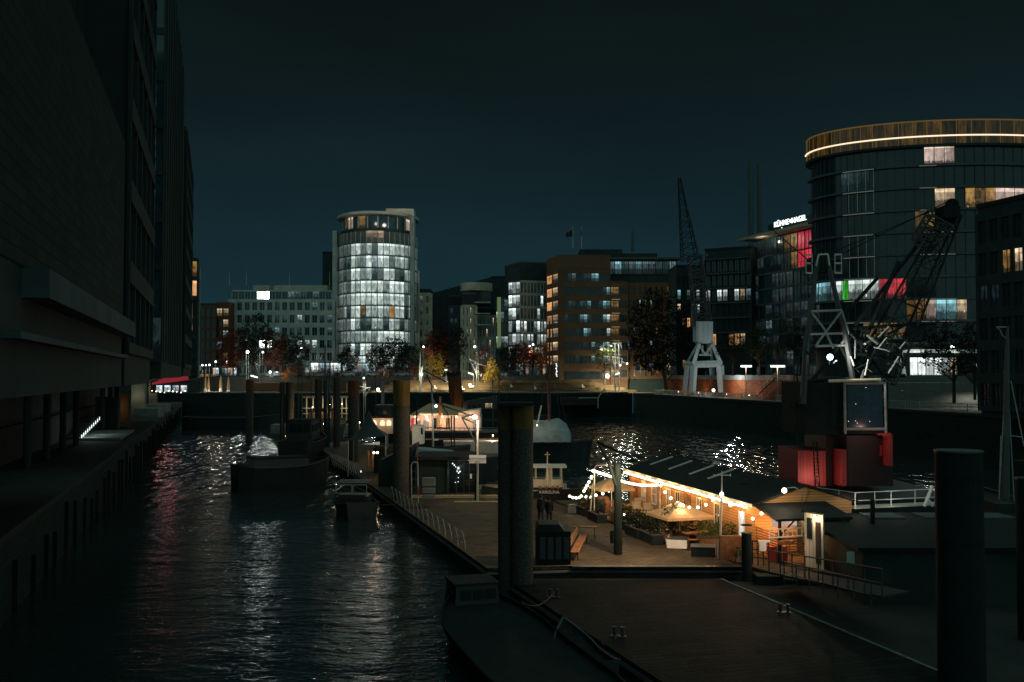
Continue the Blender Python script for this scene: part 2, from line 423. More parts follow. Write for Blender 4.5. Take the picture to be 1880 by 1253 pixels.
def label_of(o): return o.get('label')
def letters(par, txt, size, p, rx, rzz, mt, ext=.02, name='lettering'):
    tx = bpy.data.curves.new(name, 'FONT'); tx.body = txt; tx.size = size; tx.extrude = ext; tx.align_x = 'CENTER'
    tmp = bpy.data.objects.new(name, tx); COL.objects.link(tmp); bpy.context.view_layer.update()
    dg = bpy.context.evaluated_depsgraph_get(); me = bpy.data.meshes.new_from_object(tmp.evaluated_get(dg)); bpy.data.objects.remove(tmp)
    me.materials.clear(); me.materials.append(MATS[mt]); o = bpy.data.objects.new(name, me); COL.objects.link(o)
    o.parent = par; o.location = WM[par.name].inverted() @ V(p); o.rotation_euler = (rx, 0, rzz); return o
# ================================================================ SETTING
QY = 268.0                                   # far quay
def RQ(Y, off=0.0, z=0.0):                   # right quay edge line, off = metres inland
    return V((77.9 - 0.17*Y + off*0.986, Y + off*0.168, z))
# water
wm_, wt, wb = _new('water')
wb.inputs['Base Color'].default_value = (0.018, 0.030, 0.029, 1); wb.inputs['Roughness'].default_value = 0.05
wb.inputs['IOR'].default_value = 1.45
wc = wt.nodes.new('ShaderNodeTexCoord')
wsp = wt.nodes.new('ShaderNodeSeparateXYZ'); wt.links.new(wc.outputs['Object'], wsp.inputs[0])
wmr = wt.nodes.new('ShaderNodeMapRange'); wmr.interpolation_type = 'SMOOTHSTEP'; wt.links.new(wsp.outputs['Y'], wmr.inputs[0])
wmr.inputs[1].default_value = 55; wmr.inputs[2].default_value = 125          # long swell out in the basin, fine ripples between the pontoons
winv = wt.nodes.new('ShaderNodeMath'); winv.operation = 'MULTIPLY_ADD'; winv.inputs[1].default_value = -.93; winv.inputs[2].default_value = 1.0
wt.links.new(wmr.outputs[0], winv.inputs[0])
prev = None
for sc_, dist, stx, sty, rot, far in ((1.0, 0.42, 0.70, 0.17, 0.0, 1), (1.0, 0.20, 1.3, 0.36, 0.1, 1), (0.30, 0.20, 0.55, 1.0, 0.12, 0), (1.3, 0.075, 0.5, 1.0, -0.15, 0), (4.2, 0.030, 0.6, 1.0, 0.3, 0)):
    mp = wt.nodes.new('ShaderNodeMapping'); mp.inputs['Scale'].default_value = (stx, sty, 1.0); mp.inputs['Rotation'].default_value = (0, 0, rot)
    wt.links.new(wc.outputs['Object'], mp.inputs[0])
    n = wt.nodes.new('ShaderNodeTexNoise'); n.inputs['Scale'].default_value = sc_; n.inputs['Detail'].default_value = 0.6 if far else 3
    n.inputs['Distortion'].default_value = 0.2 if far else 0.6
    wt.links.new(mp.outputs[0], n.inputs['Vector'])
    bp = wt.nodes.new('ShaderNodeBump'); bp.inputs['Distance'].default_value = dist
    st_ = wt.nodes.new('ShaderNodeMath'); st_.operation = 'MULTIPLY'; st_.inputs[1].default_value = .95
    wt.links.new((wmr if far else winv).outputs[0], st_.inputs[0]); wt.links.new(st_.outputs[0], bp.inputs['Strength'])
    wt.links.new(n.outputs[0], bp.inputs['Height'])
    if prev: wt.links.new(prev.outputs[0], bp.inputs['Normal'])
    prev = bp
wt.links.new(prev.outputs[0], wb.inputs['Normal'])
mb = MB(); mb.face([(-260, -60, 0), (260, -60, 0), (260, 290, 0), (-260, 290, 0)]); struct(mb, 'water', 'water')
# ground: far, left and right of the basin
mb = MB()
mb.face([(-900, QY, 6.3), (900, QY, 6.3), (900, 1600, 6.3), (-900, 1600, 6.3)])
a, b = LY(-60, -16), LY(QY, -16)
mb.face([(-900, -60, 6.3), (a.x, -60, 6.3), (b.x, QY, 6.3), (-900, QY, 6.3)])
c_, d_ = RQ(-60), RQ(QY)
mb.face([(c_.x, -60, 6.3), (900, -60, 6.3), (900, QY, 6.3), (d_.x, QY, 6.3)])
struct(mb, 'ground', 'paving')
# lower promenade on the left under the overhanging buildings
mb = MB(); a, b, c2, d2 = LY(-60, -16, 4), LY(-60, -9, 4), LY(QY, -9, 4), LY(QY, -16, 4)
mb.face([a, b, c2, d2]); struct(mb, 'promenade', 'concrete_dark')
# quay walls
def quaywall(name, p, q, z1, label, thick=1.2, fend=True):
    F = Fr(p, q); r = thing(name, label, 'quay wall', (p[0], p[1], 0))
    m = MB(); m.fb(F, 0, F.L, -thick, 0, -2, z1-0.3); m.build('wall', 'brick_dark', r)
    m = MB(); m.fb(F, 0, F.L, -thick, 0.12, z1-0.298, z1+0.02); m.build('coping', 'concrete_dark', r)
    if fend:
        n = int(F.L/4.2)
        for i in range(min(n, 60)):
            u = 2+i*4.2; m = MB(); u += R.uniform(-.9, .9); m.fb(F, u, u+.22, 0.0, .22, -.6, z1-.6+R.uniform(-1.6, .1)); m.build('fender_post', 'dark_timber', r)
    return r
quaywall('quay_wall', LY(8, -9), LY(QY-1, -9), 4.0, 'dark quay wall with vertical timber fenders below the overhanging buildings')
quaywall('quay_wall', (LY(QY, -16).x, QY), (RQ(QY).x, QY), 6.3, 'long dark quay wall at the head of the basin below the lit terrace', fend=False)
quaywall('quay_wall', RQ(QY-1), RQ(20), 6.3, 'dark quay wall below the fenced promenade and brick retaining wall', fend=False)
mb = MB(); F = Fr(LY(8, -16), LY(QY-1, -16), (1, 0, 0)); mb.fb(F, 0, F.L, -.5, 0, 3.9, 6.9)
mb.single('retaining_wall', 'concrete_dark', 'low dark concrete wall behind the promenade under the overhanging buildings', 'wall')

# ---------------------------------------------------------------- buildings
def choose(w):
    x = R.random()*sum(a for a, _ in w)
    for a, k in w:
        x -= a
        if x <= 0: return k
    return w[-1][1]
def core(root, poly, z0, z1, m, name='wall', roof=None):
    mb = MB(); mb.prism([(p[0], p[1]) for p in poly], z0, z1); mb.build(name, m, root)
    if roof:
        cx = sum(p[0] for p in poly)/len(poly); cy = sum(p[1] for p in poly)/len(poly)
        mb = MB(); mb.prism([(cx+(p[0]-cx)*1.02, cy+(p[1]-cy)*1.02) for p in poly], z1+.003, z1+.5); mb.build('roof', roof, root)
def rect(F, depth, u0=None, u1=None):
    u0 = 0 if u0 is None else u0; u1 = F.L if u1 is None else u1
    return [F.A+F.u*u0, F.A+F.u*u1, F.A+F.u*u1-F.n*depth, F.A+F.u*u0-F.n*depth]
def facade(root, F, z0, nst, sh, nb, pick, pier=0.5, sp=1.1, d=0.25, wall='stone_grey', mode='windows', u0=0.0, u1=None,
           mull=1, name='window', n0=0.0, thin=0.07, spw=None, tag_='facade', uo=0):
    u1 = F.L if u1 is None else u1; bw = (u1-u0)/nb
    m = MB()
    for k in range(nst+1):
        m.fb(F, u0, u1, n0, n0+d, z0+k*sh-(sp*.5 if k else 0), z0+k*sh+(sp*.5 if k < nst else 0.3))
    for i in range(nb+1):
        u = u0+i*bw
        if pier > 0: m.fb(F, u-pier/2, u+pier/2, n0, n0+d-.04, z0, z0+nst*sh)
    for k in range(nst):
        for i in range(nb):
            for j in range(1, mull+1):
                u = u0+i*bw+bw*j/(mull+1)
                m.fb(F, u-thin/2, u+thin/2, n0+.03, n0+.11, z0+k*sh+sp*.5, z0+(k+1)*sh-sp*.5)
    m.build(tag_, wall, root)
    for k in range(nst):
        names, band = [], MB()
        for i in range(nb):
            g = pick(i, k) or 'glass_dark'
            a, b = u0+i*bw+pier/2*.9, u0+(i+1)*bw-pier/2*.9
            za, zb = z0+k*sh+sp*.45, z0+(k+1)*sh-sp*.45
            q = [F.p(a, n0+.02, za), F.p(b, n0+.02, za), F.p(b, n0+.02, zb), F.p(a, n0+.02, zb)]
            uv = ((i+uo+.02, k+.02), (i+uo+.98, k+.02), (i+uo+.98, k+.98), (i+uo+.02, k+.98))
            if mode == 'windows':
                w = MB(); w.face(q, 0, uv); w.build(name, g, root)
            else:
                if g not in names: names.append(g)
                band.face(q, names.index(g), uv)
        if mode != 'windows': band.build(name+'_band', names, root)
def antenna(root, p, h, r=0.06):
    m = MB(); m.tube(p, V(p)+V((0, 0, h)), r, r*.4); m.build('antenna', 'pale_metal', root)

# --- round glass tower with lit floors
def ring(cx, cy, rx, ry, a0, a1, n):
    return [V((cx+rx*math.cos(math.radians(a0+(a1-a0)*i/n)), cy+ry*math.sin(math.radians(a0+(a1-a0)*i/n)), 0)) for i in range(n+1)]
TY = 322.0
tcx, rx_, ry_ = XP(684, 310), 12.45, 14.5
t = thing('glass_tower', 'round glass office tower with bright lit floors and a flat disc roof', 'tower', (tcx, TY, 6.3))
full = ring(tcx, TY, rx_, ry_, 0, 360, 48)[:-1]
m = MB(); m.prism([(tcx+(p.x-tcx)*.97, TY+(p.y-TY)*.97) for p in full], 6.3, 56.9); m.build('core_wall', 'black_wall', t)
zf = [17.0+3.9*k-7.8 for k in range(0, 13)]            # floor levels 9.2 .. 56
TB = 22
arc = ring(tcx, TY, rx_, ry_, 180, 360, TB)
def tower_pick(i, k):
    c = (i+.5)/TB; mid = 0.30 < c < 0.78
    top = {11: 0, 10: 5, 9: 5, 8: 2.6, 7: 2.6, 6: 4.6, 5: 4.6, 4: 1.2, 3: 4.6, 2: 1, 1: 2, 0: 0}[k]
    if top == 0: return 'lit_warm' if (k == 11 and .46 < c < .6) else 'glass_dark'
    if c < .30: return choose([(6, 'lit_blind'), (1.5, 'lit_dim'), (2, 'tower_white')])
    if mid: return choose([(top*3.2, 'tower_bright'), (4, 'tower_white'), ((5-top)*.6, 'lit_dim'), (1.0, 'lit_blind')])
    return choose([(top*1.6, 'tower_white'), (2.5, 'lit_dim'), (4, 'lit_blind'), (1.2, 'glass_blue')])
for k in range(12):
    z0, z1 = zf[k], zf[k+1]; names, band = [], MB()
    for i in range(TB):
        a, b = arc[i], arc[i+1]; g = tower_pick(i, k)
        if k == 5 and i == 9: g = 'lit_amber'
        if k == 5 and i == 14: g = 'lit_orange'
        if g not in names: names.append(g)
        band.face([(a.x, a.y, z0+.3), (b.x, b.y, z0+.3), (b.x, b.y, z1-.05), (a.x, a.y, z1-.05)], names.index(g),
                  ((i+.02, k+.02), (i+.98, k+.02), (i+.98, k+.98), (i+.02, k+.98)))
    band.build('window_band', names, t)
    m = MB(); o = ring(tcx, TY, rx_+.28, ry_+.28, 170, 370, TB+4); n_ = ring(tcx, TY, rx_-.3, ry_-.3, 170, 370, TB+4)
    for i in range(len(o)-1):
        m.hexa([n_[i]+V((0, 0, z0)), o[i]+V((0, 0, z0)), o[i+1]+V((0, 0, z0)), n_[i+1]+V((0, 0, z0))][::-1],
               [V((p.x, p.y, z0+.28)) for p in (n_[i], o[i], o[i+1], n_[i+1])][::-1])
    m.build('floor_edge', 'stone_dark', t)
m = MB(); fin = ring(tcx, TY, rx_+.18, ry_+.18, 180, 360, TB)
for i, p in enumerate(fin): m.tube(p+V((0, 0, 9.2)), p+V((0, 0, 55.8)), .13, n=4)
fin2 = ring(tcx, TY, rx_+.1, ry_+.1, 180, 360, TB*4)
for i, p in enumerate(fin2):
    if i % 4: m.tube(p+V((0, 0, 9.2)), p+V((0, 0, 55.8)), .045, n=4)
m.build('mullion', 'stone_grey', t)
for i_, px_ in enumerate((614, 756)):
    m = MB(); m.bx(XP(px_, 316)-.65, XP(px_, 316)+.65, 315, 320, 6.3, 57 if i_ == 0 else 64); m.build('edge_fin', 'stone_grey', t)
for i, p in enumerate(ring(tcx, TY, rx_-1.2, ry_-1.2, 180, 360, 11)):
    m = MB(); m.tube(p+V((0, 0, 56)), p+V((0, 0, 61)), .22, n=6); m.build('column', 'stone_grey', t)
m = MB(); m.prism([(p.x, p.y) for p in ring(tcx, TY, rx_-3.2, ry_-3.2, 0, 360, 32)[:-1]], 56.8, 61.2); m.build('loggia_wall', 'stone_grey', t)
cr = ring(tcx, TY, rx_-1.6, ry_-1.6, 182, 358, 14)
for i in range(14):
    g = {2: 'lit_amber', 3: 'lit_pink', 5: 'lit_amber', 12: 'lit_pink'}.get(i, 'glass_blue'); a, b = cr[i], cr[i+1]
    m = MB(); m.face([(a.x, a.y, 57), (b.x, b.y, 57), (b.x, b.y, 60.9), (a.x, a.y, 60.9)], 0, ((i+.05, .05), (i+.95, .05), (i+.95, .95), (i+.05, .95))); m.build('loggia_window', g, t)
m = MB(); m.prism([(p.x, p.y) for p in ring(tcx, TY, rx_+.7, ry_+.9, 0, 360, 48)[:-1]], 61.2, 62.0); m.build('roof', 'stone_grey', t)
m = MB(); m.bx(XP(707, 318), XP(752, 318), 318, 328, 62.003, 64.6); m.build('roof_house', 'stone_cream', t)
for px, pw in ((640, 260), (690, 160), (733, 420), (752, 260)): lamp(t, P(px, 399, 302.5), pw, (1, .86, .74), .5)  # unseen lights added to brighten the loggia and roof disc
lamp(t, P(731, 372, 312), 500, (1, .85, .75), .5)  # another added light, for the roof house

# --- grid fronted stone office
def office():
    t = thing('office_building', 'long grey stone office with square windows and a set back top floor', 'building', P(515, 694, 312))
    F = Fr((XP(419, 312), 312), (XP(612, 312), 312))
    core(t, rect(F, 16), 6.3, 34.2, 'black_wall')
    lit = {(4, 2): 'lit_hall', (5, 2): 'lit_hall', (1, 2): 'lit_cool', (2, 2): 'lit_cool', (9, 2): 'lit_white', (10, 2): 'lit_white', (11, 2): 'lit_white',
           (9, 4): 'lit_white', (9, 1): 'lit_white', (11, 5): 'lit_dim', (6, 3): 'lit_cool', (8, 2): 'lit_dim', (13, 3): 'lit_dim', (13, 4): 'lit_dim', (11, 0): 'lit_dim', (12, 0): 'lit_dim'}
    def pk(i, k): return lit.get((i, k)) or choose([(5, 'glass_dark'), (3, 'lit_faint'), (2, 'glass_blue')])
    facade(t, F, 11.0, 6, 3.95, 14, pk, pier=.85, sp=1.5, d=.5, wall='stone_grey')
    def pk2(i, k): return 'lit_shop' if i > 8 else 'lit_faint'
    facade(t, F, 6.6, 1, 4.0, 14, pk2, pier=.6, sp=.5, d=.3, wall='stone_dark', tag_='ground_floor_front')
    F2 = Fr((XP(425, 315), 315), (XP(608, 315), 315)); core(t, rect(F2, 11), 34.2, 37.9, 'stone_dark', 'upper_wall')
    def pk3(i, k): return 'lit_hall' if i in (4, 5) else choose([(3, 'glass_blue'), (2, 'lit_faint'), (1, 'lit_dim')])
    facade(t, F2, 34.6, 1, 3.2, 16, pk3, pier=.2, sp=.4, d=.2, wall='stone_grey', tag_='upper_front')
    m = MB(); m.bx(XP(463, 318), XP(493, 318), 318, 326, 37.9, 39.9); m.bx(XP(502, 318), XP(600, 318), 318, 327, 37.9, 39.9); m.build('roof_house', 'stone_cream', t)
    for px in (421, 452, 531, 605): antenna(t, P(px, 525, 314), 4.5)
office()
t = thing('dark_tower', 'unlit dark slab tower rising behind the round glass tower', 'tower', (XP(601, 360), 360, 6.3))
F = Fr((XP(591, 360), 360), (XP(625, 360), 360)); core(t, rect(F, 12), 6.3, ZP(465, 360), 'black_wall', roof='roof_felt')
# --- red brick block on the left
t = thing('brick_building', 'narrow dark red brick block beside the stone office', 'building', (XP(392, 305), 305, 6.3))
F = Fr((XP(366, 305), 305), (XP(396, 305), 305)); core(t, rect(F, 14), 6.3, ZP(557, 305), 'black_wall')
facade(t, F, 8.4, 7, 3.4, 3, lambda i, k: 'glass_dark' if k else 'lit_amber', pier=.35, sp=.7, d=.4, wall='brick_red', mull=0)
F = Fr((XP(396.5, 306), 306), (XP(420, 306), 306)); core(t, rect(F, 12), 6.3, ZP(555, 306), 'brick_red', 'side_wall')
facade(t, F, 8.4, 7, 3.4, 2, lambda i, k: {(0, 6): 'lit_warm', (1, 6): 'lit_warm', (1, 5): 'lit_warm', (1, 4): 'lit_white', (0, 3): 'lit_cool', (1, 2): 'lit_amber'}.get((i, k)), pier=.4, sp=1.2, d=.3, wall='brick_red', mull=1, tag_='side_facade')
# --- cream block right of the tower
t = thing('apartment_building', 'cream apartment block just right of the round glass tower', 'building', (XP(776, 325), 325, 6.3))
F = Fr((XP(757, 325), 325), (XP(790, 325), 325)); core(t, rect(F, 14), 6.3, ZP(531, 325), 'black_wall')
facade(t, F, 8.2, 8, 3.7, 3, lambda i, k: choose([(4, 'glass_dark'), (2, 'lit_faint'), (1, 'lit_dim')]), pier=1.3, sp=1.5, d=.5, wall='stone_cream', mull=1)
m = MB(); m.tube(P(769, 640, 322), P(769, 498, 322), .35, .25); m.build('flue', 'stone_cream', t)
# --- distant sloping roof
t = thing('warehouse', 'unlit block with a long sloping roof between cream apartment blocks', 'building', (XP(830, 380), 380, 6.3))
m = MB(); a, b, c3 = P(788, 540, 380), P(862, 516, 380), P(905, 508, 380)
m.hexa([(a.x, 380, 6.3), (c3.x, 380, 6.3), (c3.x, 400, 6.3), (a.x, 400, 6.3)], [a, V((c3.x, 380, c3.z)), V((c3.x, 400, c3.z)), V((a.x, 400, a.z))]); m.build('wall', 'black_wall', t)
F = Fr((a.x, 380), (c3.x, 380)); facade(t, F, 14, 4, 4.2, 8, lambda i, k: choose([(9, 'glass_dark'), (1, 'lit_amber')]), pier=2.0, sp=2.2, d=.2, wall='black_wall', mull=0)
# --- cream curved apartment houses
def cream(x0, x1, Y, ytop, z0, nst, sh, nb, wall, label, w, mull=1, pier=.7, sp=1.2, Yb=None):
    t = thing('apartment_building', label, 'building', (XP((x0+x1)/2, Y), Y, 6.3))
    F = Fr((XP(x0, Y), Y), (XP(x1, Yb or Y), Yb or Y)); core(t, rect(F, 14), 6.3, ZP(ytop, Y), 'black_wall', roof='stone_dark')
    facade(t, F, z0, nst, sh, nb, lambda i, k: choose(w), pier=pier, sp=sp, d=.45, wall=wall, mull=mull)
    return t, F
dimw = [(6, 'glass_dark'), (2, 'lit_faint'), (1, 'lit_dim'), (.6, 'lit_amber')]
cream(825, 849, 330, 545, 9.5, 7, 3.5, 3, 'stone_dark', 'dark narrow apartment block with one yellow window left of the cream corner house', dimw)
t, F = cream(848, 874, 318, 541, 8.8, 7, 3.5, 4, 'stone_cream', 'cream corner apartment house with stepped balconies and rounded terrace', [(5, 'glass_dark'), (1.5, 'lit_faint'), (1, 'lit_warm')], mull=0, pier=.9)
m = MB(); m.bx(XP(850, 320), XP(900, 320), 320, 330, 34, 38.4); m.build('roof_storey', 'stone_dark', t)
m = MB(); m.prism([(p.x, p.y) for p in ring(XP(874, 322), 324, 5.2, 5.5, 0, 360, 20)[:-1]], 38.4, 41); m.build('roof_terrace', 'stone_cream', t)
m = MB()
for k in range(3): m.bx(XP(872, 319), XP(900, 319), 316.5, 319, 27+3.6*k, 27.35+3.6*k)
m.build('balcony', 'stone_cream', t)
cream(874, 914, 321, 568, 8.6, 6, 3.6, 7, 'stone_grey', 'grey rendered block with dark square windows beside the cream corner house', [(6, 'glass_dark'), (1.5, 'lit_faint'), (.8, 'lit_warm')], mull=0)
t = thing('office_building', 'tall dark office block behind the grey rendered block', 'building', (XP(925, 345), 345, 6.3))
F = Fr((XP(903, 345), 345), (XP(948, 345), 345)); core(t, rect(F, 14), 6.3, ZP(510, 345), 'black_wall', roof='roof_felt')
# --- glass offices
t = thing('office_building', 'all glass office with a faceted lit corner stair and tall pale green light tubes', 'building', (XP(957, 305), 305, 6.3))
FA = Fr((XP(934, 306), 306), (XP(955, 303), 303)); FB = Fr((XP(955, 303), 303), (XP(1004, 306), 306))
core(t, rect(FA, 14), 6.3, ZP(492, 305), 'black_wall', 'stair_wall'); core(t, rect(FB, 14), 6.3, ZP(484, 305), 'black_wall', roof='stone_dark')
facade(t, FA, 8.2, 8, 3.95, 3, lambda i, k: choose([(4, 'lit_white'), (2, 'lit_dim'), (2, 'lit_bright'), (2, 'lit_blind')]) if k > 0 else 'glass_blue', pier=.12, sp=.5, d=.2, wall='stone_dark', mode='band', mull=2, tag_='stair_front', thin=.05)
lb = {6: .5, 5: .6, 4: 2.6, 3: 3.2, 2: 1.4, 1: 3.0, 0: .8, 7: .4}
facade(t, FB, 8.2, 8, 3.95, 8, lambda i, k: ('glass_blue' if R.random() > lb[k]/3.6 else choose([(4, 'lit_white'), (2, 'lit_blind'), (2, 'lit_bright')])) if k != 1 else choose([(4, 'lit_pink'), (2, 'lit_white'), (1, 'glass_dark')]), pier=.35, sp=.8, d=.25, wall='stone_grey', mode='band', mull=1, uo=5)
FC = Fr((XP(911, 308), 308), (XP(933, 308), 308)); core(t, rect(FC, 12), 6.3, ZP(543, 308), 'black_wall', 'wing_wall')
facade(t, FC, 8.2, 7, 3.8, 3, lambda i, k: choose([(4, 'glass_blue'), (3, 'lit_dim'), (1, 'lit_white')]), pier=.2, sp=.6, d=.25, wall='stone_dark', mode='band', mull=1, tag_='wing_front', uo=9)
emit('glow_green', (0.70, 1.0, 0.42), 0.13)
for px in (914.5, 918):
    m = MB(); m.tube(P(px, 640, 307.3), P(px, 546, 307.3), .28); m.build('light_tube', 'glow_green', t)
# --- brick office with orange lit corner windows
BY = 288.0
t = thing('brick_office', 'seven storey brown brick office with orange lit corner windows and flat roof', 'building', (XP(1065, BY), BY, 6.3))
FL = Fr((XP(1004, 299), 299), (XP(1026, BY), BY), (-1, -.2, 0)); FM = Fr((XP(1026, BY), BY), (XP(1121, BY), BY))
core(t, rect(FM, 16), 6.3, 46, 'brick_brown')
m = MB(); m.prism([FL.A, FL.A+FL.u*FL.L, FM.A+V((2, 12, 0)), FL.A+V((8, 8, 0))], 6.3, 46); m.build('corner_wall', 'brick_brown', t)
facade(t, FL, 13.6, 7, 3.98, 2, lambda i, k: 'lit_orange' if i == 0 else 'lit_warm', pier=.35, sp=1.5, d=.3, wall='brick_brown', u0=.3, mull=0, tag_='corner_facade')
facade(t, FM, 13.6, 7, 3.98, 12, lambda i, k: {(10, 0): 'lit_cool', (11, 0): 'lit_white', (7, 0): 'lit_cool', (10, 1): 'lit_cool', (11, 1): 'lit_white', (7, 1): 'lit_cool', (5, 2): 'lit_cool', (11, 2): 'lit_white', (6, 2): 'lit_dim', (4, 3): 'lit_dim', (5, 3): 'lit_cool', (10, 3): 'lit_cool', (11, 3): 'lit_white', (6, 4): 'lit_cool', (10, 4): 'lit_cool', (11, 4): 'lit_cool', (7, 6): 'lit_cool', (8, 6): 'lit_cool', (11, 5): 'lit_cool', (2, 6): 'lit_dim'}.get((i, k)) or choose([(4, 'glass_dark'), (1, 'lit_faint')]),
       pier=.12, sp=1.75, d=.3, wall='brick_brown', u0=1.6, mode='band', mull=0, uo=3)
m = MB(); m.fb(FM, 1.6, FM.L, 0.02, .2, 10, 12.2); m.build('ground_window_band', 'glass_dark', t)
FD = Fr((XP(1121.5, BY-1), BY-1), (XP(1152, BY-1), BY-1)); core(t, rect(FD, 14), 6.3, ZP(517, BY), 'brick_brown', 'bay_wall')
facade(t, FD, 9.6, 7, 3.98, 2, lambda i, k: 'lit_amber' if i == 0 else 'glass_dark', pier=.3, sp=1.9, d=.3, wall='brick_brown', mull=2, tag_='bay_facade', uo=20)
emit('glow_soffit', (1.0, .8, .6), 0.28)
for k in range(5):
    m = MB(); m.fb(FD, .3, 2.6, .32, .4, 13.0+3.98*(k+1), 13.14+3.98*(k+1)); m.build('light_strip', 'glow_soffit', t)
t = thing('brick_office', 'dark wide brick block with one thin roof slab behind the big tree', 'building', (XP(1200, 290), 290, 6.3))
FE = Fr((XP(1117, 290), 290), (XP(1242, 290), 290)); core(t, rect(FE, 16), 6.3, 44.5, 'black_wall')
facade(t, FE, 40.4, 1, 4.2, 10, lambda i, k: choose([(3, 'lit_dim'), (2, 'lit_faint'), (1, 'lit_cool')]), pier=.2, sp=.6, d=.3, wall='black_wall', tag_='top_facade', mull=2)
facade(t, FE, 10, 7, 3.98, 9, lambda i, k: choose([(9, 'glass_dark'), (1, 'lit_amber'), (1, 'lit_cool')]), pier=1.2, sp=1.8, d=.3, wall='brick_brown', u0=5.2, mull=0)
m = MB(); m.fb(FE, -1, FE.L+1.2, -15, 1.6, 44.9, 45.4); m.build('roof', 'stone_dark', t)
m = MB(); m.fb(FE, -8, 4.5, -12, -3, 45.4, 48.3); m.fb(FE, 4.51, 15, -12, -4, 45.4, 47.2); m.build('roof_house', 'black_wall', t)
m = MB(); m.tube(P(1162, 462, 296), P(1162, 425, 296), .5, .35); m.tube(P(1162, 425, 296), P(1162, 412, 296), .1, .05); m.build('chimney', 'dark_metal', t)
for px, fl in ((1052, 1), (1068, 0)):
    t = thing('flagpole', 'thin flagpole with a dark flag blowing left on the brick office roof' if fl else 'bare thin flagpole on the brick office roof', 'flagpole', P(px, 455, 296))
    m = MB(); m.tube(P(px, 455, 296), P(px, 417, 296), .09, .05); m.build('pole', 'pale_metal', t)
    m = MB()
    if fl:
        for i in range(4):
            a, b = px-.5-i*3.2, px-.5-(i+1)*3.2; dy = (i % 2)*.5
            m.face([P(a, 422+i*1.5, 296+dy), P(b, 423.5+i*1.5, 296.5-dy), P(b, 435+i*.6, 296.5-dy), P(a, 433.5+i*.6, 296+dy)])
        m.build('flag', 'hull_dark', t)
    else: m.tube(P(1068, 424, 296), P(1067, 434, 296), .14, .2); m.build('flag', 'hull_dark', t)
# --- dark apartment block with warm windows
t = thing('apartment_building', 'dark balconied apartment block with a row of lit windows under its middle', 'building', (XP(1320, 250), 250, 6.3))
FF = Fr((XP(1296, 252), 252), (XP(1381, 246), 246)); core(t, rect(FF, 16), 6.3, ZP(459, 250), 'black_wall', roof='roof_felt')
lf = {3: lambda i: ['lit_white', 'glass_dark', 'lit_white', 'lit_white', 'glass_dark', 'lit_white', 'lit_warm', 'lit_dim'][i % 8], 1: lambda i: 'glass_dark', 0: lambda i: ['lit_amber', 'lit_orange', 'glass_dark', 'glass_dark', 'lit_orange', 'lit_orange', 'lit_warm', 'glass_dark'][i % 8]}
facade(t, FF, 18.2, 6, 3.7, 8, lambda i, k: lf[3](i) if k == 3 else (lf[0](i) if k == 0 else 'glass_dark'), pier=.3, sp=.9, d=.4, wall='black_wall', mull=1)
m = MB()
for k in range(7): m.fb(FF, .4, FF.L-.6, .45, 1.7, 17.9+3.7*k, 18.15+3.7*k)
m.build('balcony', 'stone_dark', t)
t = thing('apartment_building', 'dark apartment block with scattered amber windows behind the grey harbour crane', 'building', (XP(1270, 262), 262, 6.3))
FG = Fr((XP(1243, 262), 262), (XP(1295, 262), 262)); core(t, rect(FG, 14), 6.3, ZP(490, 262), 'black_wall', roof='roof_felt')
facade(t, FG, 12, 7, 3.7, 6, lambda i, k: {(0, 5): 'lit_cool', (2, 5): 'lit_dim', (0, 4): 'lit_warm', (3, 4): 'lit_warm', (2, 3): 'lit_orange', (1, 3): 'lit_amber', (4, 4): 'lit_white', (4, 5): 'lit_white', (1, 0): 'lit_amber'}.get((i, k)), pier=.5, sp=1.3, d=.3, wall='black_wall', mull=1)
# --- glass office with red room and roof sign
t = thing('glass_office', 'glass office with a rising roof wing, a red lit room and white roof sign', 'building', (XP(1440, 225), 225, 6.3))
pa, pb = (XP(1383, 250), 250), (XP(1500, 226), 226); FH = Fr(pa, pb); zc = ZP(508, 250)
core(t, rect(FH, 18), 6.3, zc, 'black_wall')
facade(t, FH, zc-7*3.75, 7, 3.75, 9, lambda i, k: choose([(5, 'lit_faint'), (3, 'glass_blue'), (2, 'glass_dark'), (.5, 'lit_dim')]), pier=.15, sp=.55, d=.3, wall='stone_dark', mode='band', mull=1)
F2 = Fr(FH.p(.5, -1.2, 0), FH.p(FH.L, -1.2, 0)); core(t, rect(F2, 14), zc, zc+9.2, 'black_wall', 'upper_wall')
def pk(i, k):
    if i in (6, 7): return 'lit_red'
    return choose([(3, 'lit_faint'), (2, 'glass_blue'), (1, 'lit_amber')]) if i < 6 else 'glass_dark'
facade(t, F2, zc+.2, 2, 4.4, 9, pk, pier=.1, sp=.35, d=.25, wall='stone_dark', mull=1, tag_='upper_facade')
m = MB()
for i in range(int(FH.L/1.1)): m.fb(FH, i*1.1, i*1.1+.06, .02, .08, zc+.3, zc+1.5)
m.fb(FH, 0, FH.L, .0, .1, zc+1.5, zc+1.58); m.build('balustrade', 'dark_metal', t)
m = MB(); a, b = FH.p(-2.6, 1.6, zc+10.4), FH.p(FH.L+1, 1.6, zc+9.6)
m.hexa([FH.p(-3.0, 2.4, zc+9.2), FH.p(FH.L, 2.4, zc+9.2), FH.p(FH.L, -14, zc+9.2), FH.p(-3.0, -14, zc+9.2)], [FH.p(-3.0, 2.6, zc+9.7), FH.p(FH.L, 2.6, zc+9.9), FH.p(FH.L, -14, zc+9.9), FH.p(-3.0, -14, zc+9.7)]); m.build('roof', 'stone_cream', t)
m = MB(); m.fb(FH, 4, FH.L, -10, -2, zc+9.9, zc+12.6); m.build('roof_house', 'black_wall', t)
lamp(t, FH.p(6, 1.5, zc+8.2), 160, (1, .85, .6), .3)
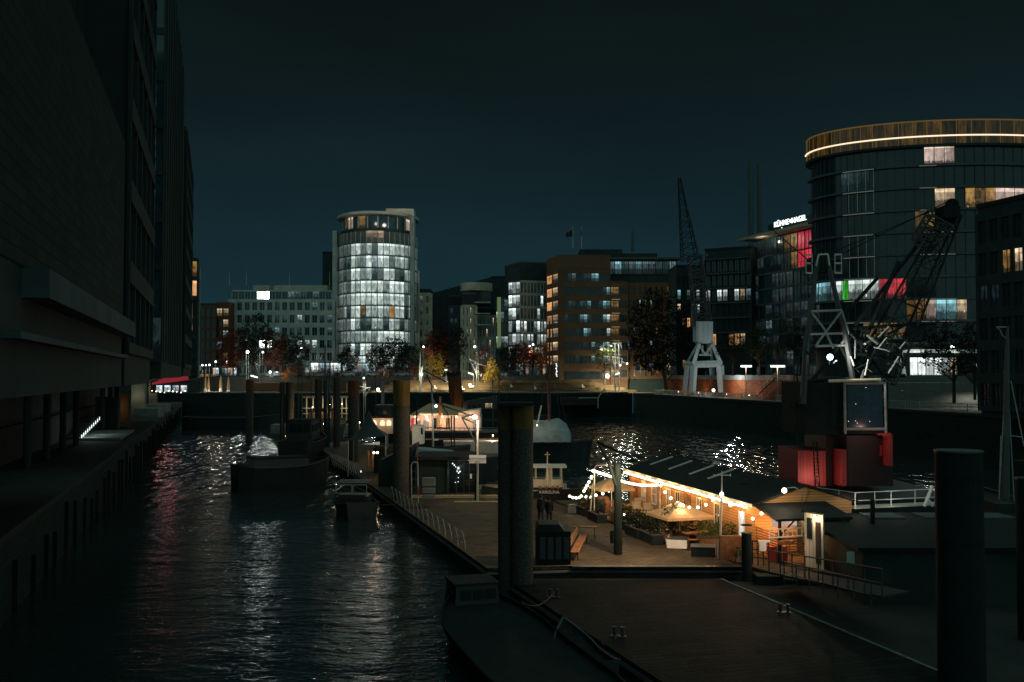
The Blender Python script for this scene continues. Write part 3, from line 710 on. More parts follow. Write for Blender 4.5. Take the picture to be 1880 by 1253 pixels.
letters(t, 'KÜHNE+NAGEL', 1.75, P(1450, 411, 231), math.pi/2, math.atan2(FH.u.y, FH.u.x), 'glow_sign', .08, name='roof_sign')
m = MB(); m.tube(P(1435.5, 418, 236), P(1435.5, 424, 236), .12); m.build('mast_light', 'glow_tube', t)
# --- power station chimneys
for i, px in enumerate((1380.5, 1397)):
    m = MB(); b0 = P(px, 640, 700); m.tube((b0.x, 700, 0), (b0.x, 700, ZP(298, 700)), 2.1, 1.8, n=16)
    m.single('chimney', 'stone_dark', ('left' if i == 0 else 'right')+' one of two tall faint slender chimneys on the skyline', 'chimney', (b0.x, 700, 0), 'chimney pair')

# --- rounded tower with glowing roof rim
OC = (XP(1757, 176), 178.0); orx, ory = 25.2, 14.0
t = thing('round_tower', 'huge dark rounded glass tower with a golden glowing rooftop balustrade', 'tower', (OC[0], OC[1], 11))
m = MB(); m.prism([(p.x, p.y) for p in ring(OC[0], OC[1], orx-1.2, ory-1.2, 0, 360, 64)[:-1]], 6.3, 49.2); m.build('core_wall', 'black_wall', t)
NB = 48; oa = ring(OC[0], OC[1], orx-.6, ory-.6, 178, 362, NB)
FZ = [16.2+3.72*k for k in range(10)]
def px_of(p): return CX + p.x/p.y*FPX
def oval_pick(x, k):
    if k == 8: return 'lit_pink' if 1700 < x < 1766 else 'glass_dark'
    if k == 7: return 'lit_faint' if 1550 < x < 1600 else 'glass_dark'
    if k == 6: return 'lit_warm' if 1716 < x < 1750 else ('lit_pink' if x > 1838 else ('lit_amber' if x > 1772 else 'glass_dark'))
    if k == 5: return 'lit_amber' if 1690 < x < 1716 else ('lit_warm' if 1757 < x < 1766 else 'glass_dark')
    if k == 2: return 'lit_cool' if x < 1532 else 'lit_green' if 1546 < x < 1566 else ('lit_white' if x < 1612 else ('lit_redroom' if x < 1668 else 'glass_dark'))
    if k == 1: return 'lit_pink' if 1708 < x < 1724 else ('lit_cool' if 1724 < x < 1752 else ('lit_warm' if 1752 < x < 1770 else ('lit_amber' if 1664 < x < 1700 else 'glass_dark')))
    if k == 0: return 'lit_amber' if 1590 < x < 1668 else 'glass_dark'
    return 'glass_dark'
for k in range(9):
    z0, z1 = FZ[k], FZ[k+1]; names, band = [], MB()
    for i in range(NB):
        a, b = oa[i], oa[i+1]; g = oval_pick(px_of((a+b)/2), k)
        if g not in names: names.append(g)
        band.face([(a.x, a.y, z0+.4), (b.x, b.y, z0+.4), (b.x, b.y, z1-.05), (a.x, a.y, z1-.05)], names.index(g), ((i+.02, k+.02), (i+.98, k+.02), (i+.98, k+.98), (i+.02, k+.98)))
    band.build('window_band', names, t)
    m = MB(); o = ring(OC[0], OC[1], orx, ory, 170, 370, 64); n_ = ring(OC[0], OC[1], orx-1.4, ory-1.4, 170, 370, 64)
    for i in range(64):
        m.hexa([V((p.x, p.y, z0)) for p in (n_[i+1], o[i+1], o[i], n_[i])][::-1], [V((p.x, p.y, z0+.38)) for p in (n_[i+1], o[i+1], o[i], n_[i])][::-1])
    m.build('balcony_slab', 'stone_dark', t)
m = MB()
for i, p in enumerate(ring(OC[0], OC[1], orx-.45, ory-.45, 178, 362, NB)):
    m.tube(p+V((0, 0, FZ[0])), p+V((0, 0, FZ[9])), .05, n=4)
m.build('mullion', 'stone_dark', t)
m = MB()
for x0 in (1563, 1578, 1594, 1609):
    for k in (7, 6, 3, 4):
        p = P(x0, 400, 168.0-abs(x0-1757)*.0) ; 
        th = [q for q in ring(OC[0], OC[1], orx-.25, ory-.25, 178, 362, 400) if abs(px_of(q)-x0) < 1.2]
        if th: m.tube(th[0]+V((0, 0, FZ[k]+.4)), th[0]+V((0, 0, FZ[k+1])), .055, n=4)
m.build('blind_rail', 'pale_metal', t)
# rooftop: glazed screen, glowing handrail, brass fins
rt = ring(OC[0], OC[1], orx+.1, ory+.1, 172, 368, 72)
m = MB()
for i in range(72):
    a, b = rt[i], rt[i+1]; m.face([(a.x, a.y, 49.3), (b.x, b.y, 49.3), (b.x, b.y, 53.4), (a.x, a.y, 53.4)], 0, ((i*.9, .1), (i*.9+.9, .1), (i*.9+.9, .7), (i*.9, .7)))
room('lit_gold', (1.0, 0.50, 0.08), 0.048, floor=-.5, busy=1.6, strip=0)
m.build('roof_screen', 'lit_gold', t)
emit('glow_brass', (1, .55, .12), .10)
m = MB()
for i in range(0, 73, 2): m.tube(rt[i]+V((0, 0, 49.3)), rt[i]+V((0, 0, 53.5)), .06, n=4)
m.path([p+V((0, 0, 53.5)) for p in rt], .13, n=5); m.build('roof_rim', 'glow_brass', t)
m = MB(); lr = ring(OC[0], OC[1], orx+.28, ory+.28, 172, 368, 72); m.path([p+V((0, 0, 50.9)) for p in lr], .13, n=5); m.build('light_rail', 'glow_line', t)
emit('glow_slab', (.9, 1, .9), .10)  # emission stands in for room light on the slab edges
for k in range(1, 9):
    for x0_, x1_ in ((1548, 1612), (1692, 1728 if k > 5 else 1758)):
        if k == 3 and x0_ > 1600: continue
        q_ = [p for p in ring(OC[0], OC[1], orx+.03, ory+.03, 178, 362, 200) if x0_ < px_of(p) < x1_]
        if len(q_) > 1: m = MB(); m.path([p+V((0, 0, FZ[k]+.05)) for p in q_], .07, n=4); m.build('slab_edge_glow', 'glow_slab', t)
m = MB(); m.prism([(p.x, p.y) for p in ring(OC[0], OC[1], orx+.3, ory+.3, 0, 360, 64)[:-1]], 49.21, 49.6); m.build('roof', 'black_wall', t)
# entrance storey
EY = 160.5
m = MB()
FEn = Fr((XP(1655, EY), EY), (XP(1806, EY+3), EY+3))
m.fb(FEn, 0, FEn.L, -.4, .5, 14.7, 15.25); m.hexa([FEn.p(-.1, .5, 11), FEn.p(.55, .5, 11), FEn.p(.55, -.4, 11), FEn.p(-.1, -.4, 11)][::1], [FEn.p(-.7, .5, 14.7), FEn.p(-.1, .5, 14.7), FEn.p(-.1, -.4, 14.7), FEn.p(-.7, -.4, 14.7)])
m.build('entrance_frame', 'white_paint', t)
for i in range(6):
    u0 = 1.9+i*1.45; m = MB()
    m.face([FEn.p(u0, -.6, 11.1), FEn.p(u0+1.35, -.6, 11.1), FEn.p(u0+1.35, -.6, 13.9), FEn.p(u0, -.6, 13.9)], 0, ((i+.1, .3), (i+.9, .3), (i+.9, .95), (i+.1, .95)))
    m.build('entrance_window', 'lit_bright' if i < 4 else ('lit_white' if i < 5 else 'lit_warm'), t)
m = MB()
for i in range(7): m.fb(FEn, 1.8+i*1.45, 1.9+i*1.45, -.62, -.5, 11, 14)
m.build('entrance_mullion', 'dark_metal', t)
for u in (2.5, 8.5): lamp(t, FEn.p(u, 1.4, 13.6), 170, (.95, 1, .92), .3)
# --- black building on the right edge
t = thing('office_building', 'nearly black unlit office block at the right edge hiding the rounded tower', 'building', (XP(1845, 112), 112, 6.3))
FK = Fr((XP(1800, 114), 114), (XP(1960, 102), 102)); core(t, rect(FK, 14), 6.3, 30.2, 'black_wall', roof='roof_felt')
facade(t, FK, 7, 6, 3.7, 7, lambda i, k: {(2, 4): 'lit_amber', (3, 4): 'lit_warm', (0, 3): 'lit_faint', (1, 3): 'lit_faint'}.get((i, k)), pier=.5, sp=1.2, d=.3, wall='black_wall', mull=1)

# --- right side terrace, wall, steps
F = Fr(RQ(262, 7), RQ(188, 7))
t = thing('retaining_wall', 'long orange lit brick retaining wall with pale concrete top on the right promenade', 'wall', RQ(262, 7, 6.3))
m = MB()
a, b = F.p(0, 0, 6.3), F.p(F.L, 0, 6.3)
m.face([a, b, F.p(F.L, 0, 10.1), F.p(0, 0, 10.1)], 0, ((0, 0), (F.L, 0), (F.L, 3.8), (0, 3.8))); m.fb(F, 0, F.L, -.6, -.01, 6.3, 10.1); m.build('brick_face', 'brick_orange', t)
m = MB(); m.fb(F, 0, F.L, -.7, .15, 10.1, 11.1); m.build('parapet', 'concrete', t)
mb = MB(); q = [RQ(262, 7.6), RQ(120, 7.6), RQ(120, 60), RQ(262, 60)]; q[1] = RQ(168, 7.6); q[2] = V((q[1].x+60, q[1].y+8, 0)); q[3] = V((q[0].x+60, q[0].y, 0))
mb.prism([(p.x, p.y) for p in q], 6.35, 10.9); o = struct(mb, 'terrace', 'concrete_dark')
t = thing('staircase', 'wide stone steps rising to the lit entrance of the rounded tower', 'steps', (XP(1730, 150), 140, 6.3))
FS = Fr((XP(1640, 146), 146), (XP(1822, 146), 146), (0, -1, 0))
mat('step_stone', (.13, .13, .12), .8, scale=2)
m = MB()
for k in range(15): m.fb(FS, 0, FS.L, -14, -k*.62, 6.3+k*.31, 6.3+(k+1)*.31-.002*k)
m.build('steps', 'step_stone', t)
m = MB(); m.path([FS.p(1, -6.8, 9.9), FS.p(FS.L-2, -6.8, 9.9)], .03)
for i in range(12): m.tube(FS.p(1+i*1.1, -6.8, 9), FS.p(1+i*1.1, -6.8, 9.9), .02, n=4)
m.build('handrail', 'pale_metal', t)
mb = MB(); mb.prism([(p.x, p.y) for p in (FS.p(-3, -14.01, 0), FS.p(FS.L+8, -14.01, 0), FS.p(FS.L+8, -40, 0), FS.p(-3, -40, 0))], 6.3, 10.95); struct(mb, 'terrace', 'concrete_dark')
for px, py in ((1656, 716), (1762, 729), (1746, 637)):
    p = P(px, py, 152 if py > 700 else 157); t = thing('floodlight', {716: 'small white floodlight at the left side of the entrance steps', 729: 'small white floodlight low on the steps in front of the tree', 637: 'small white floodlight under the canopy above the entrance'}[py], 'floodlight', p)
    m = MB(); m.tube(p, p+V((.45, -.1, -.05)), .22, .05, n=8); m.build('lens', 'glow_white', t)
    m = MB(); m.tube(p+V((0, .1, -.9 if py > 700 else .3)), p+V((0, .1, 0)), .04); m.build('post', 'dark_metal', t)
    lamp(t, p+V((.3, -.5, .1)), 120, (.85, 1, .95), .15)
# fence along the right promenade
def fence(name, label, p, q, z, h, step, mats, group=None, posts=9, rc=.025):
    F = Fr(p, q); t = thing(name, label, 'railing', (p[0], p[1], z), group=group)
    m = MB(); n = int(F.L/step)
    for i in range(n+1): m.tube(F.p(i*step, 0, z), F.p(i*step, 0, z+h), rc*.6, n=4)
    m.tube(F.p(0, 0, z+.12), F.p(F.L, 0, z+.12), rc*.8, n=4); m.build('bars', mats, t)
    m = MB(); m.tube(F.p(0, 0, z+h), F.p(F.L, 0, z+h), rc*1.5, n=5); m.build('handrail', mats, t)
    for i in range(posts+1):
        m = MB(); u = F.L*i/posts; m.fb(F, u-.04, u+.04, -.04, .04, z, z+h+.03); m.build('post', mats, t)
    return t
fence('railing', 'long metal railing on the quay below the orange brick wall', RQ(250, .4), RQ(186, .4), 6.32, 1.15, .45, 'pale_metal', posts=20, rc=.05)
fence('railing', 'dark metal railing on the quay in front of the entrance steps', RQ(180, .4), RQ(118, .4), 6.32, 1.15, .4, 'grey_metal', posts=18, rc=.035)
# wall lamps
def tube_lamp(px, py, Y, half, label, power, col=(.85, 1, .92), zb=6.3, tilt=0.0, group=None, spot=True):
    p = P(px, py, Y); t = thing('fluorescent_lamp', label, 'street lamp', (p.x, p.y, zb), group=group)
    a, b = P(px-half, py-tilt, Y), P(px+half, py+tilt, Y)
    m = MB(); m.tube(a, b, .16, n=8); m.build('tube', 'glow_tube', t)
    m = MB(); m.tube(a+V((0, .2, .22)), b+V((0, .2, .22)), .13, n=6); m.build('housing', 'grey_metal', t)
    m = MB(); m.tube((p.x, p.y+.25, zb), (p.x, p.y+.25, p.z+.2), .07); m.build('pole', 'grey_metal', t)
    lamp(t, (p.x, p.y-.4, p.z-.35), power, col, .25)
    return t
tube_lamp(1370, 673, 196, 10, 'white tube lamp above the brick wall just right of the grey harbour crane', 300, (1, .70, .45))
tube_lamp(1428, 673, 186, 13, 'white tube lamp above the brick wall beside the crane ship lattice', 300, (1, .70, .45))
for i, (Y, pw) in enumerate(((246, 150), (232, 90), (215, 150), (203, 110))):
    p = RQ(Y, 5.2, 8.2); t = thing('bollard_lamp', 'low warm lamp at the foot of the brick retaining wall, '+('first', 'second', 'third', 'fourth')[i]+' from its far end', 'lamp', (p.x, p.y, 6.3), group='low lamps along the brick wall')
    m = MB(); m.tube((p.x, p.y, 6.3), (p.x, p.y, 6.9), .09); m.build('post', 'dark_metal', t)
    m = MB(); m.tube((p.x, p.y, 6.9), (p.x, p.y, 7.05), .12); m.build('lens', 'glow_warm', t)
    lamp(t, (p.x, p.y, 7.5), pw, (1, .55, .28), .15)
# stair on the brick wall
t = thing('staircase', 'dark steel stair climbing the brick retaining wall', 'steps', RQ(196, 6, 6.3))
m = MB()
for k in range(14):
    p = RQ(200-k*.8, 5.8); m.box((p.x, p.y, 6.5+k*.33), (1.8, .7, .08), rz=0)
p, q = RQ(200.5, 5.0), RQ(188.5, 5.0); m.tube((p.x, p.y, 6.3), (q.x, q.y, 11.2), .12); m.build('flight', 'black_metal', t)
m = MB(); m.tube((p.x, p.y, 7.4), (q.x, q.y, 12.2), .05)
for k in range(8):
    a = V(p).lerp(V(q), k/7); m.tube((a.x, a.y, 6.3+4.9*k/7), (a.x, a.y, 7.4+4.8*k/7), .03, n=4)
m.build('handrail', 'pale_metal', t)
# ================================================================ LEFT ROW OF OVERHANGING BUILDINGS
def leftblock(name, label, Y0, Y1, t0, ztop, zb=10.55, wall='black_wall', depth=16, win=None, strips=True, back=True):
    t = thing(name, label, 'building', LY((Y0+Y1)/2, t0-4, 6.3))
    a, b = LY(Y0, t0), LY(Y1, t0); F = Fr(a, b, VB)
    if Y0 < 5: F = Fr(L(Y0, t0), L(Y1, t0), VB)
    m = MB(); q = rect(F, depth); m.prism([(p.x, p.y) for p in q], zb, ztop); m.build('wall', wall, t)
    # ground storey stands back under the overhang, on columns
    m = MB(); m.fb(F, 0, F.L, -depth, -(t0+16.5) if t0+16.5 > 1 else -1, 6.3, zb); m.build('ground_storey', 'black_wall', t)
    for i in range(max(2, int(F.L/9))):
        u = 3+i*9.0
        if u < F.L-1: m = MB(); m.tube(F.p(u, -9.6, 4), F.p(u, -9.6, zb), .3, n=10); m.build('column', 'black_wall', t)
    return t, F
# A: the nearest block, brick with a projecting concrete ledge
t, F = leftblock('brick_building', 'nearest overhanging dark brick building with a projecting pale concrete ledge', 8, 43, -4.0, 21.2)
a0 = LY(21, -4.0); u0 = (a0-F.A).dot(F.u); a1 = LY(43.2, -4.0); u1 = (a1-F.A).dot(F.u)
m = MB()
qa, qb = F.p(0, .03, 13.3), F.p(u1, .03, 13.3)
m.face([qa, qb, F.p(u1, .03, 21.2), F.p(0, .03, 21.2)], 0, ((0, 0), (u1, 0), (u1, 7.9), (0, 7.9))); m.build('brick_face', 'brick_dark', t)
m = MB(); m.fb(F, u0, u1, 0, .55, 12.65, 13.28); m.build('ledge', 'stone_dark', t)
m = MB(); m.fb(F, u0-2, u1-1, 0.0, .35, 11.72, 11.86); m.build('cornice', 'stone_dark', t)
m = MB(); m.fb(F, 0, u1, -14, -1.6, 21.2, 33); m.build('upper_wall', 'glass_dark', t)
m = MB()
for i in range(26): m.fb(F, i*1.45+.5, i*1.45+.56, -1.6, -1.52, 21.3, 33)
m.build('upper_mullion', 'black_wall', t)
# B
t, F = leftblock('office_building', 'black unlit office slab right behind the nearest brick building', 44.5, 61, -4.0, 40)
facade(t, F, 12, 7, 3.7, 5, lambda i, k: 'glass_dark', pier=.4, sp=1.0, d=.2, wall='black_wall', mull=1)
# C with glazed gable
t, F = leftblock('office_building', 'tall black office with a narrow bluish glass end glimpsed in the gap', 75, 117, -4.1, 46.5, zb=10.8)
g0 = F.p(0, 0, 0); G_ = Fr(g0, g0-F.n*12, -UB)
def gp(i, k): return 'lit_faint' if (i*5+k*3) % 11 == 0 else 'glass_blue'
facade(t, G_, 12, 9, 3.6, 8, gp, pier=.12, sp=.5, d=.15, wall='black_wall', mull=1, name='end_window')
m = MB(); m.fb(G_, .55, 1.05, .18, .26, 22, 34.5); m.build('glass_strip', 'lit_faint', t)
m = MB()
for i in range(10): m.fb(F, 2+i*4, 2.1+i*4, .01, .1, 12, 46)
m.build('mullion', 'black_wall', t)
# D
t, F = leftblock('office_building', 'black office with a red lit awning restaurant under its far corner', 124, 156, -4.1, 42.3, zb=10.9)
facade(t, F, 12, 8, 3.7, 8, lambda i, k: 'glass_dark', pier=.5, sp=1.1, d=.2, wall='black_wall', mull=1)
# E with warm balconies
t, F = leftblock('apartment_building', 'far dark apartment block with warm lit balcony frames at the end of the row', 205, 222, -4.15, 35.2, zb=10.4)
g0 = F.p(0, 0, 0); GE = Fr(g0, g0-F.n*10, -UB)
facade(t, GE, 11, 6, 4.0, 3, lambda i, k: {(0, 5): 'lit_amber', (0, 4): 'lit_orange'}.get((i, k), 'glass_dark'), pier=.4, sp=.9, d=.3, wall='black_wall', mull=0, name='end_window')
for k, (y0, y1, x0, x1) in enumerate(((497, 548, 338, 352), (556, 607, 338, 352))):
    m = MB(); Ye = 203.5
    c = [P(x0, y0, Ye), P(x1, y0, Ye), P(x1, y1, Ye), P(x0, y1, Ye)]
    for i in range(4): m.tube(c[i], c[(i+1) % 4], .14, n=5)
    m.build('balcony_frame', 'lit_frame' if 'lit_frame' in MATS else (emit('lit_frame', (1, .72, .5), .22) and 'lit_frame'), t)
m = MB(); m.tube(F.p(F.L, .1, 10.4), F.p(F.L, .1, 35), .16); m.build('corner_trim', 'stone_grey', t)
for px, py in ((361, 525), (361, 535), (361, 584)):
    m = MB(); p = P(px, py, 215); m.tube(p, p+V((0, 0, .7)), .22, n=6); m.build('balcony_lamp', 'glow_stair', t)
# red awning + restaurant under block D
RY = 196.0
t = thing('restaurant', 'small quayside restaurant with glowing bluish windows under a red awning', 'restaurant', P(312, 722, RY))
m = MB(); m.face([P(280, 706, RY), P(346, 697, RY), P(346, 682, RY+4), P(322, 688, RY+4), P(300, 695, RY+4), P(280, 702, RY+4)]);
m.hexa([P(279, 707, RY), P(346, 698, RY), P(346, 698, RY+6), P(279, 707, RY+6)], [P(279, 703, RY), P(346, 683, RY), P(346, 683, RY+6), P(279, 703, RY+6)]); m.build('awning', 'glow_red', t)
for i in range(4):
    a, b = 287+i*15, 298+i*15; m = MB(); m.face([P(a, 720, RY+1), P(b, 720, RY+1), P(b, 708, RY+1), P(a, 708, RY+1)], 0, ((i+.1, .3), (i+.9, .3), (i+.9, .95), (i+.1, .95))); m.build('window', 'lit_shop', t)
m = MB(); a, b = P(276, 722, RY+1.5), P(348, 722, RY+1.5); m.hexa([a, b, b+V((0, 6, 0)), a+V((0, 6, 0))], [V((p.x, p.y, 10)) for p in (a, b, b+V((0, 6, 0)), a+V((0, 6, 0)))]); m.build('wall', 'black_wall', t)
for i in range(9):
    p = P(279+i*7.6, 718+(i*5 % 4), RY-1); m = MB(); m.ball(p, .09+.02*(i % 3), n=6); m.build('table_light', 'glow_warm', t)
lamp(t, P(312, 712, RY-2), 60, (1, .25, .2), .4)
# blank lit notice board at the far end
t = thing('notice_board', 'small pale rectangular board on a post beside the left row of buildings', 'sign', P(363, 700, 230))
m = MB(); a = P(357, 681, 230); b = P(369, 671, 230); m.bx(a.x, b.x, 230, 230.1, a.z, b.z); m.build('board', 'white_paint', t)
m = MB(); m.tube(P(363, 681, 230.2), P(363, 700, 230.2), .08); m.build('post', 'dark_metal', t)
lamp(t, P(363, 676, 226), 50, (.8, 1, 1), .3)
# ledges, pylons, benches on the left promenade
def pylon(Y, t0, t1, z1, w, mt, label, pw=0):
    a = LY(Y, t0); F = Fr(a, LY(Y, t1), -UB)
    r = thing('wall_pylon', label, 'wall', LY(Y, (t0+t1)/2, 4))
    m = MB(); m.fb(F, 0, F.L, -w, 0, 4, z1); m.build('wall', mt, r)
    if pw: lamp(r, F.p(F.L*.45, 1.6, z1-2.0), pw, (1, .82, .42), .15)
    return r
pylon(132, -15.5, -12.6, 8.2, .8, 'stone_dark', 'dim stone pylon standing by the lit landing stairs', 0)
pylon(147, -15.0, -12.6, 8.4, .8, 'brick_brown', 'brown brick pylon just beyond the lit landing stairs', 30)
pylon(176, -14.6, -12.3, 9.6, .8, 'concrete', 'yellow lit concrete pylon with dark stripes on the left promenade', 34)
pylon(205, -14.0, -12.0, 10.2, .8, 'concrete', 'tall yellow lit concrete pylon nearest the red awning', 34)
for Y, lab in ((168, 'yellow lit concrete bench slab on the left promenade, nearer one'), (192, 'yellow lit concrete bench slab on the left promenade, farther one')):
    m = MB(); a = LY(Y, -13.4); F = Fr(a, LY(Y, -9.6), -UB); m.fb(F, 0, F.L, -3, 0, 4.02, 5.5)
    m.single('concrete_bench', 'concrete', lab, 'bench', a+V((0, 0, 4.02)), 'concrete bench slabs on the left promenade')
# steps of light, landing
t = thing('staircase', 'stair down to the landing with a rising row of small white step lights', 'steps', LY(120, -15, 4))
m = MB(); F = Fr(LY(109, -15.9), LY(126, -15.9), VB)
for k in range(8): m.fb(F, k*1.8, 17.5, 0, 1.4, 4.0+k*.24, 4.24+k*.24-.003)
m.build('flight', 'concrete_dark', t)
for i in range(10):
    p = P(150+i*3.65, 802-i*3.7, 108.2+i*1.8); m = MB(); m.tube(p-V((0, 0, .2)), p+V((0, 0, .2)), .05, n=6); m.build('step_light', 'glow_stair', t)
lamp(t, LY(109.5, -13.4, 5.2), 60, (.75, 1, .98), .12); lamp(t, LY(114, -12.6, 5.4), 45, (.75, 1, .98), .12)
m = MB(); F = Fr(LY(107, -14.4), LY(124, -14.4), VB); m.fb(F, 0, F.L, 0, 4.4, 4.0, 4.25); m.single('landing', 'concrete', 'pale lit landing platform below the step lights', 'landing', LY(112, -13, 4.0))
# glinting fence under the overhang
t = thing('railing', 'dim railing with pale glinting bars under the nearest overhanging building', 'railing', LY(58, -15.8, 6.9))
m = MB()
for i in range(34):
    p = LY(52+i*.62+R.uniform(-.2, .2), -15.8, 6.92); m.tube(p, p+V((0, 0, .9+R.random()*1.1)), .022, n=4)
m.build('bars', 'pale_metal', t)
lamp(t, LY(56, -14.2, 9.6), 6, (1, .75, .5), .1)

# ================================================================ FAR TERRACE
# stepped quay terrace at the head of the basin
mb = MB(); mb.bx(XP(300, 268), RQ(268).x-1, 268.0, 271, 6.31, 6.62); 
o = mb.single('terrace_edge', 'concrete', 'long pale lit concrete edge along the head of the basin', 'kerb')
mb = MB()
xs0, xs1 = XP(680, 275), XP(1170, 275)
for k in range(5): mb.bx(xs0+k*1.5, xs1-k*3, 275+k*2.2, 286.5, 6.32+k*.68, 6.32+(k+1)*.68-.002)
mb.single('grass_terrace', 'grass', 'broad low stepped terrace of dry grass lit by warm lamps', 'terrace')
mb = MB(); mb.bx(XP(360, 283), XP(1003, 283), 287, 290, 6.3, 10.7); mb.single('retaining_wall', 'concrete_dark', 'long dark parapet wall of the upper street behind the terrace', 'wall')
mb = MB()
mb2 = MB(); mb2.bx(XP(340, 291), XP(1003, 291), 290.2, 420, 6.31, 10.4); struct(mb2, 'street', 'paving')
for x0, x1, y in ((463, 512, 724), (520, 606, 716), (606, 636, 724)):
    a, b = P(x0, y, 272), P(x1, y, 272); mb.bx(a.x, b.x, 271.5, 274, 6.32, 9.0)
mb.single('terrace_wall', 'brick_brown', 'pale lit low wall behind the mooring piles at the left of the terrace', 'wall')
# quay pontoon below terrace right
t = thing('landing_stage', 'dark landing stage with a handrail at the foot of the head quay', 'landing', P(1050, 736, 262))
a, b = P(1030, 731, 263), P(1098, 731, 263)
m = MB(); m.bx(a.x, b.x, 262, 267.5, 3.2, a.z); m.build('deck', 'concrete_dark', t)
m = MB(); m.tube(P(1098, 731, 262), P(1110, 714, 262), .12); m.tube(P(1110, 714, 262), P(1112, 722, 262), .12); m.tube(P(1098, 731, 262), P(1098, 750, 262), .14)
m.tube(P(1062, 731, 262), P(1098, 731, 262), .08); m.build('handrail', 'pale_metal', t)
# benches & boxes on terrace
for i, (px, py, w, lab) in enumerate(((850, 714, 6, 'white lit bench blocks nearest the tall lamp mast'), (866, 709, 8, 'white lit bench right of the tall lamp mast'), (800, 712, 4, 'small pale bench left of the leaning funnel'), (939, 709, 3, 'small white litter bin on the dry grass terrace'), (983, 713, 3, 'small pale bench in the middle of the terrace'), (1071, 710, 4, 'pale lit bench at the right end of the terrace'))):
    p = P(px, py+2, 274.6 if py > 711 else 277)
    m = MB(); m.box((p.x, p.y, p.z), (w*.17, .5, .42)); m.box((p.x-w*.06, p.y+.1, p.z+.42), (w*.08, .3, .5)); m.single('bench' if 'bin' not in lab else 'litter_bin', 'white_paint', lab, 'bench' if 'bin' not in lab else 'bin', (p.x, p.y, p.z))
# closed parasols on the left terrace
par = None
for i, (px, dx) in enumerate(((377, 0), (382.5, 1), (405, 2), (419, 3))):
    p = P(px, 726 if i % 2 else 723, 271.5)
    lab = 'closed slim parasol on the left terrace, '+('first', 'second', 'third', 'fourth')[i]+' from the notice board'
    if par is None:
        par = thing('parasol', lab, 'parasol', p, group='closed parasols on the left terrace')
        m = MB(); m.lathe(p, [(.05, 1.6), (.42, 1.7), (.36, 2.6), (.20, 4.4), (.02, 5.2)], n=8); m.build('cover', 'canvas', par)
        m = MB(); m.tube(p, p+V((0, 0, 1.7)), .08); m.build('pole', 'pale_metal', par)
        m = MB(); m.lathe(p, [(.5, 0), (.5, .9), (.35, 1.5), (.05, 1.6)], n=8); m.build('base', 'white_paint', par)
    else: dup(par, p, label=lab)
o = thing('terrace_lamp', 'low lamp among the closed parasols', 'lamp', P(395, 726, 270)); m = MB(); q = P(395, 724, 270); m.tube(q-V((0, 0, .6)), q, .06); m.build('post', 'dark_metal', o)
m = MB(); m.ball(q+V((0, 0, .1)), .12); m.build('lens', 'glow_warm', o); lamp(o, q+V((0, -1.2, 1.2)), 300, (1, .8, .55), .2)

# ---------------------------------------------------------------- lamp masts (segments given in picture coordinates at one distance)
def mast(name, label, Y, segs, lamps, zb=None, power=400, col=(1, .86, .62), r=.075, mt='grey_metal', cat='street lamp', down=True, tubes=(), lr=.25, group=None):
    base = P(segs[0][0], segs[0][1], Y)
    t = thing(name, label, cat, (base.x, base.y, base.z if zb is None else zb), group=group)
    if zb is not None: base = V((base.x, base.y, zb))
    m = MB(); x0, y0, x1, y1 = segs[0][:4]; m.tube(base, P(x1, y1, Y), r*1.2, r*.8, n=8); m.build('pole', mt, t)
    for s in segs[1:]:
        m = MB(); m.tube(P(s[0], s[1], Y), P(s[2], s[3], Y), r*(s[4] if len(s) > 4 else .6), n=6); m.build('strut', mt, t)
    for (px, py, sz) in lamps:
        p = P(px, py, Y); m = MB(); m.ball(p, sz*Y/FPX, n=10); m.build('lamp_globe', 'glow_white', t)
        lamp(t, p+V((0, .5 if Y > 240 else -.8, -sz*Y/FPX-.2)), power*(7 if Y > 240 and 640 < px < 1200 else 3.2), col, lr, spot=140, target=p+(V((0, 5, -8)) if Y > 240 else V((0, -4, -12))))
    for (xa, ya, xb, yb) in tubes:
        m = MB(); m.tube(P(xa, ya, Y), P(xb, yb, Y), .17, n=8); m.build('lamp_tube', 'glow_tube', t); p = P((xa+xb)/2, (ya+yb)/2, Y)
        lamp(t, p+V((0, .5 if Y > 240 else -.8, -.5)), power*(6 if Y > 240 and 640 < xa < 1200 else 2.6), col, lr, spot=140, target=p+(V((0, 5, -8)) if Y > 240 else V((0, -3, -10))))
    return t
cw = (1, .96, .82)
mast('street_lamp', 'lamp post with one white globe left of the twin pole mast', 276, [(452, 716, 452, 648), (456, 716, 456, 646)], [(454.5, 646.5, 2.8)], zb=6.3, power=700, col=cw, group=None)
mast('lamp_mast', 'twin pole lamp mast with a triangular arm and a bright white tube at its foot', 273, [(477, 716, 477, 648), (482, 700, 482, 650), (467, 665.5, 478, 674), (467, 665.5, 476, 688), (472, 677, 478, 673)], [(482.5, 647, 1.7)], zb=6.3, power=900, col=cw, tubes=[(460.5, 690, 473, 693.5)])
mast('lamp_mast', 'thin mast with a small white lamp and angled crossing struts left of the steel piles', 190, [(668, 768, 668, 697), (671, 760, 671, 699, .8), (659, 719, 680, 711), (680, 711, 671, 728), (659, 710, 680, 712)], [(668, 694.5, 1.6)], zb=1.0, power=260, col=(1, .9, .65))
mast('street_lamp', 'tall slender lamp post in front of the round glass tower', 285, [(665, 700, 665, 641)], [(665, 640.5, 1.6)], zb=6.3, power=500, col=cw)
mast('street_lamp', 'low lamp shining on the grass terrace right of the crossing struts', 273, [(694, 722, 694, 716)], [(694, 715.5, 2.6)], zb=6.3, power=700, col=(1, .9, .55))
